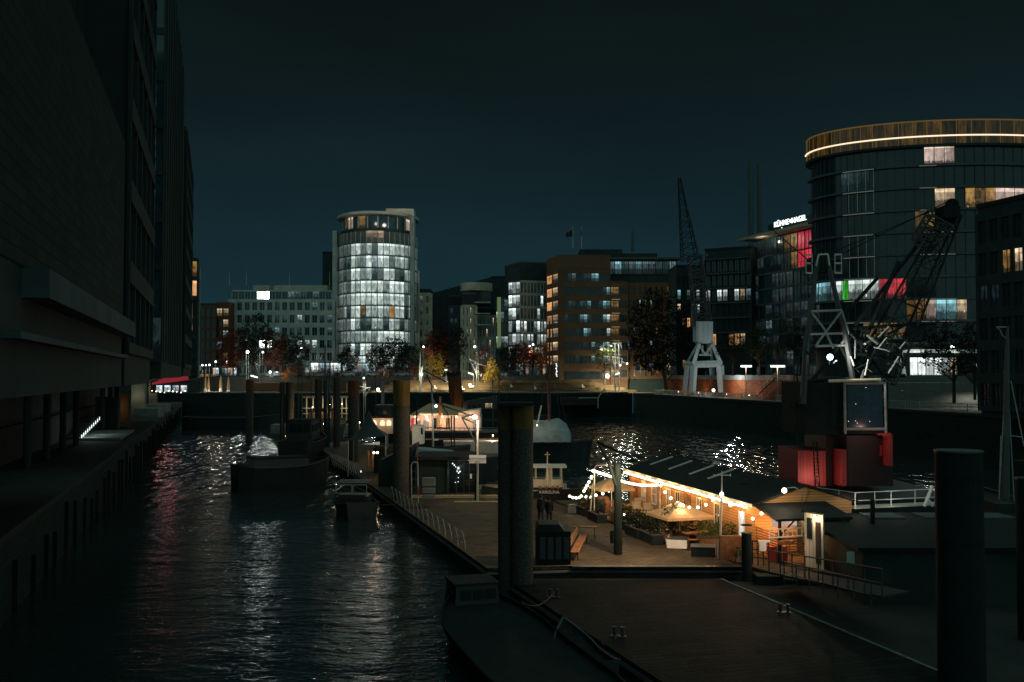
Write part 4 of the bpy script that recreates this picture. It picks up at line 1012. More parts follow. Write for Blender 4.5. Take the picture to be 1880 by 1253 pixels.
mast('lamp_mast', 'pale tapering lamp mast with a round lamp at mid height', 273, [(771, 720, 775, 673, 1), (770, 700, 772, 648, .6)], [(773.5, 687.5, 2.6)], zb=6.3, power=900, r=.28)
mast('street_lamp', 'slender lamp post with a small white globe above the dark trees', 285, [(777, 690, 777, 638)], [(777.5, 637, 1.7)], zb=6.3, power=300, col=cw)
mast('lamp_mast', 'tall twin pole mast with a triangular arm beside the golden tree', 272, [(875, 722, 874, 634), (878, 720, 877.5, 636, .8), (861, 659.5, 874, 666), (861, 659.5, 874, 684), (867, 670, 874, 667), (877, 668, 893, 673)], [(871.5, 637, 2.2)], zb=6.3, power=900, col=cw)
mast('fluorescent_lamp', 'bright white tube lamp on a short pole beside the tall twin mast', 273, [(869.5, 704, 869.5, 688)], [], zb=6.3, power=1300, col=(1, .9, .62), tubes=[(859.5, 684.5, 869.5, 688.5)])
lamp(None, P(870, 685, 270.5), 1300, (1, .85, .5), .3)
lamp(None, P(775, 685, 270.5), 700, (1, .85, .5), .3)
mast('street_lamp', 'small flat white lamp above the leaning brown funnel', 275, [(821, 704, 821, 703.5)], [], zb=6.3, power=300, tubes=[(818.5, 702, 823, 702)], col=(1, .85, .6))
mast('street_lamp', 'small white lamp right of the dark trees near the golden tree', 283, [(819, 697, 819, 680)], [], zb=6.3, power=150, tubes=[(816.5, 679.5, 821, 679.5)], col=cw)
mast('lamp_mast', 'greenish twin pole lamp mast with square frame and several lamps before the brick office', 273, [(1130, 722, 1129, 632), (1137, 722, 1136, 632, .9), (1141, 640, 1140, 632, .5), (1125, 631, 1142, 630, .6), (1124, 656, 1131, 684), (1124, 656, 1142, 658), (1142, 658, 1141, 672), (1141, 664, 1151, 668), (1121, 671, 1128, 690)], [(1151.5, 668, 1.5), (1138.5, 671, 1.5), (1122.5, 635.5, 1.1)], zb=6.3, power=900, col=(1, .95, .66), tubes=[(1129, 688.5, 1137.5, 685)], r=.16)
mast('street_lamp', 'thin dark lamp post with two curved arms right of the lit entrance', 150, [(1827, 700, 1827, 545), (1827, 546, 1822, 545), (1827, 546, 1833, 546)], [], zb=6.3, mt='dark_metal', r=.07)
mast('lamp_mast', 'scaffold like lamp mast with bright white arrow shaped lamp right of the entrance steps', 146, [(1809, 735, 1809, 684), (1811, 670.5, 1840, 671, .5), (1821, 670, 1824, 685, .8), (1838, 668, 1843, 684, .6), (1810, 686, 1846, 684.5, .8), (1812, 716, 1846, 716, .6), (1812, 720, 1828, 744, .6), (1819, 670, 1819, 716, .5), (1832, 660, 1842, 682, .4)], [], zb=6.3, power=500, col=cw, tubes=[(1793, 671, 1812, 671), (1795, 672.5, 1812, 672)], r=.1)
# far background street lights
for i, (px, py, s, lab) in enumerate(((371.5, 671, 1.5, 'left of three small white lamps before the red brick block'), (378, 671, 1.3, 'middle of three small white lamps before the red brick block'), (384.5, 670.5, 1.7, 'right of three small white lamps before the red brick block'), (396, 664.5, 1.8, 'small white street lamp beside the red brick block, lower of the pair'), (416.5, 664, 1.5, 'small white street lamp between the red brick block and the dark trees'), (553, 639.5, 2.0, 'white street lamp above the dark trees before the stone office'), (972.5, 636, 1.6, 'left of two close white lamps before the glass office'), (978.5, 633, 1.9, 'right of two close white lamps before the glass office'))):
    t = thing('street_lamp', lab, 'street lamp', P(px, 700, 294)); p = P(px, py, 294)
    m = MB(); m.ball(p, s*294/FPX, n=8); m.build('lamp_globe', 'glow_white', t)
    m = MB(); m.tube(P(px, 698, 294), p, .07); m.build('pole', 'dark_metal', t); lamp(t, p+V((0, -.8, -.6)), 500, cw, .25, spot=150, target=p+V((0, -3, -10)))

lf = mast('street_lamp', 'added white lamp above the parked cars right of the twin pole mast', 288, [(496, 697, 496, 684)], [(496, 683.5, 2.2)], power=500, col=cw)
lamp(lf, P(496, 681, 286.5), 600, (.85, 1, .97), .5)  # lamp and extra light added for a pale streak on the water
for px, py, Y, pw in ((455, 645, 274, 500), (482, 646, 271, 500), (694, 712, 271, 700), (773, 684, 270, 500), (668, 692, 188, 120), (1131, 634, 271, 900), (1151, 666, 271, 500)):
    lamp(None, P(px, py, Y), pw, (.9, 1, .88), .4)
# shop fronts / street level glow at the foot of the far row, behind the trees
def shopfront(x0, x1, y0, y1, Y, m_, label, n):
    t = thing('shop_front', label, 'shop front', P((x0+x1)/2, y1, Y))
    for i in range(n):
        a, b = x0+(x1-x0)*i/n, x0+(x1-x0)*(i+.9)/n
        m = MB(); m.face([P(a, y1, Y), P(b, y1, Y), P(b, y0, Y), P(a, y0, Y)], 0, ((i+.05, .05), (i+.95, .05), (i+.95, .95), (i+.05, .95))); m.build('shop_window', m_[i % len(m_)], t)
    m = MB(); a, b = P(x0-1, y0-2, Y), P(x1+1, y0, Y); m.bx(a.x, b.x, Y-.9, Y+.2, b.z, a.z); m.build('canopy', 'stone_dark', t)
shopfront(571, 626, 667, 684, 306, ['lit_bright', 'lit_bright', 'lit_shop', 'lit_cool', 'lit_shop'], 'bright white shop front at the foot of the round glass tower', 8)
shopfront(630, 706, 668, 684, 300, ['lit_shop', 'lit_cool', 'lit_shop', 'lit_blind', 'lit_pink', 'lit_cool'], 'bluish white shop windows under the round glass tower behind trees', 11)
shopfront(391, 440, 676, 690, 300, ['lit_pink', 'lit_shop', 'glass_dark', 'lit_dim', 'lit_shop', 'lit_warm'], 'small bright shop windows beside the red brick block', 9)
shopfront(955, 1002, 668, 688, 300, ['lit_cool', 'glass_dark', 'lit_pink', 'lit_dim', 'glass_dark', 'lit_dim'], 'few dim bluish shop windows under the glass office', 9)
shopfront(1168, 1240, 668, 680, 262, ['lit_faint', 'lit_amber', 'glass_dark', 'lit_dim', 'glass_dark', 'glass_dark', 'lit_faint', 'lit_warm'], 'dim ground floor windows behind the big dark tree', 9)
shopfront(860, 880, 668, 684, 302, ['glass_dark', 'lit_dim', 'lit_cool'], 'narrow dim shop windows behind the golden tree', 3)
# parked cars along the far street
carp = None
for i, (px, lab) in enumerate(((494, 'pale parked car below the stone office, first from the twin pole mast'), (508, 'pale parked car beside the orange bush'), (545, 'pale parked car under the bright shop front'), (638, 'pale parked car right of the bright shop front'), (684, 'pale parked car in front of the bluish shop windows'), (739, 'parked car under the dark trees right of the tower'))):
    p = P(px, 691.5, 291.5)
    if carp is None:
        carp = thing('parked_car', lab, 'car', p, group='cars parked along the far street')
        x, y, z = p
        prof = [(-2.1, .3), (-2.1, .8), (-1.5, .95), (-.9, 1.42), (.7, 1.45), (1.4, .98), (2.1, .85), (2.15, .3)]
        m = MB(); m.hexa([V((x+a, y-.85, z+b)) for a, b in prof], [V((x+a, y+.85, z+b)) for a, b in prof]); m.build('body', 'stone_dark', carp)
        m = MB(); m.face([V((x+a, y-.87, z+b)) for a, b in ((-1.35, .98), (-.85, 1.36), (.6, 1.38), (1.15, .98))]); m.build('window', 'glass_dark', carp)
        for dx in (-1.3, 1.3):
            for dy in (-.8, .8):
                m = MB(); m.tube(V((x+dx, y+dy-.1, z+.33)), V((x+dx, y+dy+.1, z+.33)), .33, n=12); m.build('wheel', 'rubber', carp)
    else: dup(carp, p, label=lab)

# ---------------------------------------------------------------- trees
def tree(label, base, h, rx, leaf, name='broadleaf_tree', n=1500, ls=.34, th=.3, shape='round', seed=1, cat='tree', group=None, rz=None, bare=0.0, lean=0):
    r = random.Random(seed); base = V(base); t = thing(name, label, cat, base, group=group)
    top = base+V((lean, 0, h)); z0 = base.z+h*th
    m = MB(); m.tube(base, base+V((lean*.3, 0, h*(th+.15))), h*.016+.06, h*.010+.04, n=7)
    cz = base.z+h*(th+(1-th)*.5); hz = h*(1-th)*.5
    tips = []
    for i in range(11):
        a = i*2.4+r.random(); st = base+V((0, 0, h*(th*.75+.4*(1-th)*i/11)))
        rr = rx*(.55+.4*r.random()); en = V((base.x+rr*math.cos(a), base.y+rr*math.sin(a), st.z+rr*.7+.3))
        md = st.lerp(en, .5)+V((0, 0, rr*.08)); m.tube(st, md, .05+h*.004, .03+h*.002, n=5); m.tube(md, en, .03+h*.002, .015, n=4); tips.append(en)
        for q in range(2):
            e2 = md+V((r.uniform(-1, 1), r.uniform(-1, 1), r.uniform(.2, 1)))*rr*.5; m.tube(md, e2, .03, .012, n=4); tips.append(e2)
    m.build('trunk', 'bark', t)
    m = MB(); nc = max(10, n//14); cl = []
    while len(cl) < nc:
        x, y, z = r.uniform(-1, 1), r.uniform(-1, 1), r.uniform(-1, 1)
        w = math.sqrt(max(0, 1-z*z)) if shape == 'round' else (1-(z+1)/2)**.75*1.0+.04
        if shape == 'oval': w = (1-abs(z)**2.2)**.6
        d = math.hypot(x, y)
        if d > w*r.uniform(.78, 1.05) or (d < w*.35 and r.random() < .5): continue
        cl.append((V((base.x+x*rx+lean*.6, base.y+y*rx, cz+z*hz)), r.uniform(.6, 1.35)))
    for c, k in cl:
        for _ in range(int(n/nc)):
            o = c+V((r.gauss(0, .42), r.gauss(0, .42), r.gauss(0, .32)))*ls*2.2*k
            a, b = V((r.uniform(-1, 1), r.uniform(-1, 1), r.uniform(-.7, .7))).normalized(), V((r.uniform(-1, 1), r.uniform(-1, 1), r.uniform(-1, 1))).normalized()
            s1 = ls*r.uniform(.35, .8)
            m.face([o-a*s1, o+b*s1*.6, o+a*s1, o-b*s1*.6])
    m.build('crown', leaf, t)
    return t
tree('small golden autumn tree glowing behind the terrace, neatly cone shaped', P(904, 715, 276), 9.3, 2.9, 'leaf_yellow', n=4200, ls=.27, th=.26, shape='cone', seed=3)
tree('loose golden autumn tree left of the leaning brown funnel', P(800, 708, 284), 9.0, 3.2, 'leaf_yellow', n=2000, ls=.3, th=.2, seed=5)
tree('reddish tree between the golden tree and the tall lamp mast', P(886, 705, 290), 11.5, 3.2, 'leaf_red', n=1100, ls=.34, th=.3, seed=6)
tree('huge dark tree hiding the right brick office', P(1224, 722, 254), 27.0, 8.6, 'leaf_dark', n=9000, ls=.50, th=.16, shape='oval', seed=8, lean=-3.4)
tree('dark tree with a brownish crown left of the grey harbour crane', P(1110, 706, 276), 13, 4.0, 'leaf_green', n=1300, ls=.36, seed=9)
for i, (px, h, rx, lf, lab, ls_) in enumerate(((428, 15, 6.2, 'leaf_red', 'broad dim reddish tree before the red brick block', .4), (468, 19.5, 6.0, 'leaf_dark', 'tall black tree before the left end of the stone office', .45),
        (505, 14.5, 5.0, 'leaf_red', 'brownish red topped tree before the stone office', .36), (540, 13.5, 5.0, 'leaf_dark', 'black tree left of the bright shop front', .4),
        (640, 9.5, 3.4, 'leaf_dark', 'low black tree at the left foot of the round glass tower', .36),
        (690, 10.5, 3.4, 'leaf_dark', 'black tree before the middle of the round glass tower', .36), (722, 12.5, 5.0, 'leaf_dark', 'broad black tree at the right foot of the round glass tower', .42),
        (752, 10, 3.6, 'leaf_dark', 'dark tree under the cream apartment block', .38), (826, 16.5, 6.0, 'leaf_dark', 'wide dark tree before the unlit sloping roof block', .45),
        (800, 15, 4.4, 'leaf_red', 'dim reddish tree behind the loose golden tree', .4), (932, 10.5, 4.2, 'leaf_dark', 'dark tree at the left foot of the glass office', .4),
        (962, 11.0, 4.4, 'leaf_red', 'dark red tree before the glass office', .38), (994, 11.0, 3.2, 'leaf_orange', 'small orange brown tree at the corner of the brick office', .34))):
    tree(lab, P(px, 697, 293), h, rx, lf, n=int(1700+rx*330), ls=ls_*1.15, th=.2, seed=20+i)
tree('small orange leaved tree behind the dark steel piles', P(527, 716, 262), 6.6, 2.0, 'leaf_orange', n=900, ls=.22, th=.35, seed=50)
lo = thing('uplight', 'small lamp under the orange leaved tree', 'lamp', P(524, 716, 261)); m = MB(); q = P(522, 714, 261); m.tube(q-V((0, 0, .6)), q, .1); m.build('housing', 'dark_metal', lo)
m = MB(); m.ball(q+V((0, 0, .05)), .1); m.build('lens', 'glow_warm', lo); lamp(lo, q+V((0, -2.0, 2.2)), 420, (1, .7, .4), .2)
for i, (px, w) in enumerate(((566, 3.6), (600, 4.4), (708, 2.6), (548, 2.0), (761, 1.8))):
    tree(('red leaved bush behind the dark steel piles', 'wide red leaved bush right behind the steel piles', 'round red bush on top of the short grey pile', 'brown bush beside the orange leaved tree', 'red bush beside the pale tapering mast')[i], P(px, 700, 278), 4.6, w, 'leaf_red', name='bush', n=700, ls=.24, th=.1, seed=60+i, cat='bush')
for px, Y, h, rx, lf, lab in ((1345, 200, 9, 3.4, 'leaf_dark', 'dark tree behind the brick wall between crane and stair'), (1428, 190, 12.5, 5.2, 'leaf_green', 'dim green tree before the glass office with the red room'), (1395, 196, 10, 3.0, 'leaf_green', 'slim dim tree before the left edge of the glass office'), (1470, 182, 9, 3.4, 'leaf_dark', 'dark tree behind the lattice of the crane ship')):
    p = P(px, 690, Y); tree(lab, (p.x, p.y, 11), h, rx, lf, n=2200, ls=.26, seed=int(px))
tree('loose black tree standing before the lit entrance of the rounded tower', P(1752, 742, 136), 12.2, 5.0, 'leaf_dark', n=3800, ls=.30, th=.3, seed=77)
tree('black tree at the right of the steps near the scaffold like mast', P(1790, 735, 140), 9.5, 2.6, 'leaf_dark', n=900, ls=.2, th=.3, seed=78)
tree('bare dark tree beside the scaffold like mast', P(1856, 735, 140), 9, 3.6, 'leaf_dark', n=420, ls=.2, th=.2, seed=79)

# ---------------------------------------------------------------- grey harbour crane on the quay
CYR = 226.0
t = thing('harbour_crane', 'pale grey portal crane with four splayed legs and dark lattice jib on the quay', 'crane', P(1292, 724, CYR))
m = MB()
def leg(x0, y0, x1, y1, Ya, Yb, w0, w1):
    m = MB(); m.tube(P(x0, y0, Ya), P(x1, y1, Yb), w0, w1, n=4); m.build('leg', 'crane_grey', t)
leg(1271, 722, 1274, 672, CYR-3, CYR-3, .75, .85); leg(1325, 722, 1322, 672, CYR-3, CYR-3, .75, .9)
leg(1257, 720, 1262, 668, CYR+4, CYR+4, .5, .6); leg(1310, 719, 1306, 668, CYR+4, CYR+4, .5, .6)
m = MB()
m.tube(P(1272, 670, CYR-3), P(1325, 668, CYR-3), .75, n=4); m.tube(P(1262, 668, CYR+4), P(1308, 666, CYR+4), .5, n=4)
m.tube(P(1274, 672, CYR-3), P(1262, 666, CYR+4), .5, n=4); m.tube(P(1323, 670, CYR-3), P(1308, 666, CYR+4), .5, n=4)
m.build('portal_beam', 'crane_grey', t)
m = MB()
for a, b in (((1273, 670), (1284, 632)), ((1323, 668), (1307, 632))): m.tube(P(*a, CYR-3), P(*b, CYR-1.4), .6, .45, n=4)
for a, b in (((1262, 666), (1281, 632)), ((1308, 666), (1303, 632))): m.tube(P(*a, CYR+4), P(*b, CYR+1.6), .35, .3, n=4)
m.tube(P(1284, 634, CYR-1.4), P(1295, 652, CYR-1.4), .22, n=4); m.tube(P(1307, 634, CYR-1.4), P(1295, 652, CYR-1.4), .22, n=4)
m.tube(P(1284, 652, CYR-1.4), P(1306, 652, CYR-1.4), .22, n=4); m.tube(P(1290, 634, CYR), P(1290, 652, CYR), .2, n=4); m.tube(P(1300, 634, CYR), P(1300, 652, CYR), .2, n=4)
m.build('upper_leg', 'crane_grey', t)
p = P(1293, 631, CYR); m = MB(); m.tube(p, p+V((0, 0, .55)), 2.0, n=20); m.build('slewing_ring', 'crane_grey', t)
m = MB(); a, b = P(1279, 627, CYR-2), P(1309, 590.5, CYR-2); m.bx(a.x, b.x, CYR-2, CYR+2.5, a.z, b.z); m.build('machine_house', 'crane_grey', t)
m = MB(); m.bx(a.x+.25, a.x+.31, CYR-2.06, CYR-2, a.z+.3, b.z-.4); m.bx(b.x-1.2, b.x-1.14, CYR-2.06, CYR-2, a.z+.3, b.z-.4); m.build('panel_joint', 'dark_metal', t)
m = MB(); a, b = P(1270, 600, CYR), P(1279, 560, CYR); m.bx(a.x, b.x, CYR-1, CYR+1, a.z, b.z); m.build('cab', 'dark_metal', t)
m = MB(); m.lattice(P(1290, 590, CYR), P(1275, 470, CYR), 3.4, 2.8, 9, .16, .09); m.build('tower_frame', 'dark_metal', t)
m = MB(); m.tube(P(1302, 590, CYR), P(1292, 558, CYR), .25, n=4); m.tube(P(1292, 558, CYR), P(1287, 466, CYR), .16, n=4); m.tube(P(1284, 466, CYR), P(1300, 470, CYR), .2, n=4); m.tube(P(1298, 560, CYR), P(1286, 500, CYR), .12, n=4); m.build('back_stay', 'dark_metal', t)
m = MB(); m.lattice(P(1266, 478, CYR), P(1247, 326, CYR), 3.4, .5, 15, .11, .05); m.build('jib', 'black_metal', t)
for x0, x1 in ((1282, 1250), (1285, 1248.5)):
    m = MB(); m.tube(P(x0, 466, CYR), P(x1, 330, CYR), .08, n=4); m.build('jib_rope', 'dark_metal', t)
m = MB(); m.tube(P(1246, 330, CYR), P(1249, 324, CYR), .35, n=8); m.build('jib_head', 'dark_metal', t)
fl = thing('floodlight', 'small floodlight on the ground shining up at the grey harbour crane', 'floodlight', P(1309, 722, CYR-6)); q = P(1310, 717, CYR-6)
m = MB(); m.ball(q, .35); m.build('lens', 'glow_warm', fl); m = MB(); m.tube(q-V((0, -.1, .8)), q+V((0, .1, 0)), .06); m.build('post', 'dark_metal', fl)
lamp(fl, q+V((1, -8, 3)), 1700, (.85, .97, 1), .4)
# ================================================================ PONTOONS
def slab(name, mats, label, cat, pts, z0, z1, top=None, rub=True):
    c = sum((V(p) for p in pts), V((0, 0, 0)))/len(pts)
    t = thing(name, label, cat, (c.x, c.y, 0))
    m = MB(); m.prism([(p.x, p.y) for p in pts], z0, z1-.12); m.build('hull', 'concrete_dark', t)
    m = MB(); m.prism([(c.x+(p.x-c.x)*.998, c.y+(p.y-c.y)*.998) for p in pts], z1-.119, z1); m.build('deck', mats, t)
    if rub:
        m = MB(); n = len(pts)
        for i in range(n):
            a, b = V(pts[i]), V(pts[(i+1) % n]); m.tube((a.x, a.y, z1-.3), (b.x, b.y, z1-.3), .12, n=6)
        m.build('rubbing_strake', 'dark_metal', t)
    return t
mat('deck_pave', (.10, .072, .046), .8, scale=.5, var=.45, bump=.4, bscale=6)
# cobbled / boarded look on the decks
b_ = MATS['deck_pave'].node_tree; br = b_.nodes.new('ShaderNodeTexBrick'); br.inputs['Scale'].default_value = 1.0
br.inputs['Brick Width'].default_value = .62; br.inputs['Row Height'].default_value = .31; br.inputs['Mortar Size'].default_value = .025
br.inputs['Color1'].default_value = (1, 1, 1, 1); br.inputs['Color2'].default_value = (.62, .62, .62, 1); br.inputs['Mortar'].default_value = (.3, .3, .3, 1)
tcn = b_.nodes.new('ShaderNodeTexCoord'); mpn = b_.nodes.new('ShaderNodeMapping'); mpn.inputs['Rotation'].default_value = (0, 0, -AX)
b_.links.new(tcn.outputs['Object'], mpn.inputs[0]); b_.links.new(mpn.outputs[0], br.inputs['Vector'])
mx = b_.nodes.new('ShaderNodeMix'); mx.data_type = 'RGBA'; mx.blend_type = 'MULTIPLY'; mx.inputs[0].default_value = 1.0
pb = b_.nodes['Principled BSDF']; src = pb.inputs['Base Color'].links[0].from_socket
b_.links.new(src, mx.inputs[6]); b_.links.new(br.outputs[0], mx.inputs[7]); b_.links.new(mx.outputs[2], pb.inputs['Base Color'])
slab('pontoon', 'deck_pave', 'paved floating pontoon with the two walking people, lit from the terrace', 'pontoon',
     [G(1040, 1040, 1), G(1410, 1040, 1), LY(58, 25.6, 0), LY(150, 25.6), LY(150, 13.5), LY(52, 13.5)], -.5, 1.0)
mat('deck_dimmed', (.018, .018, .015), .75, scale=.8, var=.55, bump=.6, bscale=5)  # colour darkened to imitate lamp light falling off on this pontoon
slab('pontoon', 'deck_dimmed', 'nearest floating pontoon in the foreground with a pale line along its right edge', 'pontoon',
     [L(8, 15.0), L(8, 24.0), LY(51.4, 24.9), LY(51.4, 14.2)], -.5, .62)
slab('pontoon', 'concrete_dark', 'dark pontoon to the right of the pale edge line', 'pontoon', [L(8, 24.3), L(8, 34), LY(49, 40), LY(51.3, 25.2)], -.5, .5)
m = MB(); F = Fr(LY(51.2, 24.75), L(12, 24.0)); m.fb(F, 0, 17, -.05, .1, .622, .66); m.single('edge_strip', 'white_line', 'pale worn strip along the right edge of the nearest pontoon', 'kerb')
slab('barge', 'deck_pave', 'flat barge carrying the wooden restaurant and its terrace', 'barge', [LY(50.5, 27.0), LY(50.5, 43), LY(80, 43), LY(80, 25.9), LY(60, 25.9)], -.5, 1.05)
m = MB(); a = G(1050, 1030, 1.0); b = G(1400, 1030, 1.0)
m.bx(XP(1050, 52.2), XP(1400, 52.2), 52.3, 52.7, 1.003, 1.04); m.single('joint_plate', 'dark_metal', 'dark steel plate across the joint between the two pontoons', 'plate')

# (plank pattern reused on the darkened deck)
b2 = MATS['deck_dimmed'].node_tree; br2 = b2.nodes.new('ShaderNodeTexBrick'); br2.inputs['Scale'].default_value = 1.0
br2.inputs['Brick Width'].default_value = 2.4; br2.inputs['Row Height'].default_value = .42; br2.inputs['Mortar Size'].default_value = .03
br2.inputs['Color1'].default_value = (1, 1, 1, 1); br2.inputs['Color2'].default_value = (.45, .45, .45, 1); br2.inputs['Mortar'].default_value = (.12, .12, .12, 1)
tc2 = b2.nodes.new('ShaderNodeTexCoord'); mp2_ = b2.nodes.new('ShaderNodeMapping'); mp2_.inputs['Rotation'].default_value = (0, 0, -AX)
b2.links.new(tc2.outputs['Object'], mp2_.inputs[0]); b2.links.new(mp2_.outputs[0], br2.inputs['Vector'])
mx2 = b2.nodes.new('ShaderNodeMix'); mx2.data_type = 'RGBA'; mx2.blend_type = 'MULTIPLY'; mx2.inputs[0].default_value = .9
pb2 = b2.nodes['Principled BSDF']; src2 = pb2.inputs['Base Color'].links[0].from_socket
b2.links.new(src2, mx2.inputs[6]); b2.links.new(br2.outputs[0], mx2.inputs[7]); b2.links.new(mx2.outputs[2], pb2.inputs['Base Color'])
# steel mooring piles
def pile(label, px, Y, r, ytop, band=None, zb=-1.0, mt='pile_steel', cap=False, bandmat='pile_paint', group=None, top=None):
    x = XP(px, Y); zt = ZP(ytop, Y); t = thing('mooring_pile', label, 'pile', (x, Y, 0), group=group)
    zband = ZP(band, Y) if band else zt
    m = MB(); m.tube((x, Y, zb), (x, Y, zband), r, n=28); m.build('shaft', mt, t, smooth=False)
    if band:
        m = MB(); m.tube((x, Y, zband), (x, Y, zt), r+.012, n=28); m.build('painted_top', bandmat, t)
    m = MB(); m.tube((x, Y, zt), (x, Y, zt+.06), r+.03, n=28); m.build('cap', 'dark_metal', t)
    for k in range(1, 4 if Y < 90 else 1):
        m = MB(); zz = zb+2.1+k*2.15; m.tube((x, Y, zz), (x, Y, zz+.05), r+.018, n=28); m.build('weld_seam', mt, t)
    return t
pile('thick dark steel pile on the left of the close pair in mid picture', 931, 50.8, .46, 747, 788)
pile('thick steel pile on the right of the close pair, lit pinkish down its right side', 959, 50.2, .545, 747, 788)
m = MB(); m.bx(XP(914, 50.4), XP(978, 50.4), 49.3, 51.6, ZP(746, 50.4)+.04, ZP(739, 50.4)); m.single('pile_cap', 'black_metal', 'flat dark steel cap joining the close pair of thick piles', 'cap')
pile('tall steel pile with a yellow painted top left of the glass pavilion', 737, 81, .66, 700, 745)
pile('dark steel pile with a brown painted top just left of the tent peak', 650, 116, .64, 700, 728, bandmat='rust')
pile('slim dark pile, right one of the three left of the brown topped pile', 619, 140, .46, 694)
pile('slim pile, middle one of the three, with bluish sheen', 600.5, 140, .46, 700, mt='glass_blue')
pile('slim dark pile, left one of the three left of the brown topped pile', 585, 140, .46, 697)
pile('thick black pile in front of the orange leaved tree', 533, 150, .62, 703)
pile('thin black pile beside the thick black pile under the orange tree', 519, 150, .34, 703)
pile('short grey pile standing behind the twin pole mast', 459, 172, .66, 698, 716, bandmat='rust')
pile('short pale grey pile under the round red bush', 703, 200, .34, 700, zb=4.5, mt='concrete')
pile('massive black square looking pile in the right foreground', 1757, 34, .76, 830, mt='soot')
pile('black pile cut by the right edge of the picture', 1882, 40, .44, 880, mt='soot')

# railings on the left edge of the pontoon
def hoops(label, pts, z, h, n, mt='grey_metal', lean=.25):
    a, b = pts; F = Fr(a, b, -VB); t = thing('railing', label, 'railing', (a.x, a.y, z))
    for i in range(n):
        u = F.L*i/(n-1); m = MB()
        pr = None
        for k in range(5):
            q = F.p(u, lean*(k/4)**2*2, z+h*k/4)
            if pr: m.tube(pr, q, .035, n=5)
            pr = q
        m.build('post', mt, t)
    m = MB()
    for hh in (.5, .98): m.tube(F.p(0, lean*hh*hh*2, z+h*hh), F.p(F.L, lean*hh*hh*2, z+h*hh), .014, n=4)
    m.build('rail', mt, t); return t
hoops('row of outward curved railing posts along the dark left edge of the pontoon', (LY(80, 13.6), LY(57, 13.6)), 1.0, 1.15, 15, mt='grey_metal', lean=.10)
t = hoops('short reddish lit gangway railing sloping beside the small cabin boat', (LY(108, 12.0), LY(92, 13.2)), 1.3, 1.5, 16)
lamp(t, LY(95, 14.5, 3.4), 30, (1, .45, .25), .1)

# ================================================================ TERRACE RESTAURANT
A0 = V((13.6, 56.0, 0)); A1 = V((9.0, 76.5, 0)); WF = Fr(A0, A1, (-1, -.2, 0)); WW = 6.0
ZD, ZE, ZR = 1.05, 3.82, 4.72
t = thing('restaurant', 'long wooden boarded restaurant hut with dark roof and a line of lights under its eave', 'restaurant', (A0.x, A0.y, ZD))
# clapboard is object space: keep wall mesh in world axes via identity rotation
m = MB(); q = rect(WF, WW); m.prism([(p.x, p.y) for p in q], ZD, ZE); m.build('wall', 'clapboard', t)
for u in (-.004, WF.L+.004):
    m = MB(); m.face([WF.p(u, 0, ZE), WF.p(u, -WW, ZE), WF.p(u, -WW/2, ZR)]); m.build('gable', 'clapboard', t)
m = MB()
for s0, s1 in ((.35, -WW/2), (-WW-.35, -WW/2)):
    a = [WF.p(-.35, s0, ZE-.1), WF.p(WF.L+.35, s0, ZE-.1), WF.p(WF.L+.35, s1, ZR+.05), WF.p(-.35, s1, ZR+.05)]
    m.hexa(a, [p+V((0, 0, .12)) for p in a])
m.build('roof', 'roof_felt', t)
for i, u in enumerate((8.9, 11.95, 15.7, 19.4)):
    m = MB(); a, b = WF.p(u, -1.1, ZE+.53), WF.p(u, -2.85, ZE+1.09)
    m.hexa([a-WF.u*.13-V((0, 0, .1)), a+WF.u*.13-V((0, 0, .1)), b+WF.u*.13-V((0, 0, .1)), b-WF.u*.13-V((0, 0, .1))], [a-WF.u*.13, a+WF.u*.13, b+WF.u*.13, b-WF.u*.13]); m.build('roof_light', 'pale_metal', t)
m = MB(); m.fb(WF, -.35, WF.L+.35, .34, .42, ZE-.14, ZE+.05); m.build('gutter', 'white_paint', t)
def rwin(u, z0, z1, w, glass, frame='white_paint', name='window'):
    m = MB(); m.face([WF.p(u, .03, z0), WF.p(u+w, .03, z0), WF.p(u+w, .03, z1), WF.p(u, .03, z1)], 0, ((u, .3), (u+.9, .3), (u+.9, .95), (u, .95))); o = m.build(name, glass, t)
    m = MB(); f = .07
    m.fb(WF, u-f, u, .035, .09, z0-f, z1+f); m.fb(WF, u+w, u+w+f, .035, .09, z0-f, z1+f); m.fb(WF, u, u+w, .035, .088, z1, z1+f); m.fb(WF, u, u+w, .035, .088, z0-f, z0)
    m.fb(WF, u+w/2-.025, u+w/2+.025, .035, .075, z0, z1); m.fb(WF, u, u+w, .035, .07, (z0+z1)/2-.02, (z0+z1)/2+.02); m.build('frame', frame, o)
for u, z0, z1, w, g, fr_ in ((1.25, 1.75, 3.15, .62, 'lit_bright', 'white_paint'), (4.6, 1.9, 3.2, .7, 'glass_dark', 'white_paint'), (7.3, 1.9, 3.2, .7, 'glass_dark', 'white_paint'), (9.2, 2.0, 3.2, .9, 'lit_amber', 'wood_red'), (10.9, 2.0, 3.2, .7, 'glass_dark', 'cream_paint'), (12.6, 1.9, 3.2, .6, 'lit_amber', 'white_paint'), (15.3, 1.9, 3.2, .7, 'glass_dark', 'white_paint'), (17.4, 1.9, 3.2, .7, 'lit_warm', 'white_paint')):
    rwin(u, z0, z1, w, g, fr_)
m = MB(); m.fb(WF, 19.2, 20.0, .02, .07, ZD, 3.1); m.build('door', 'wood_red', t)
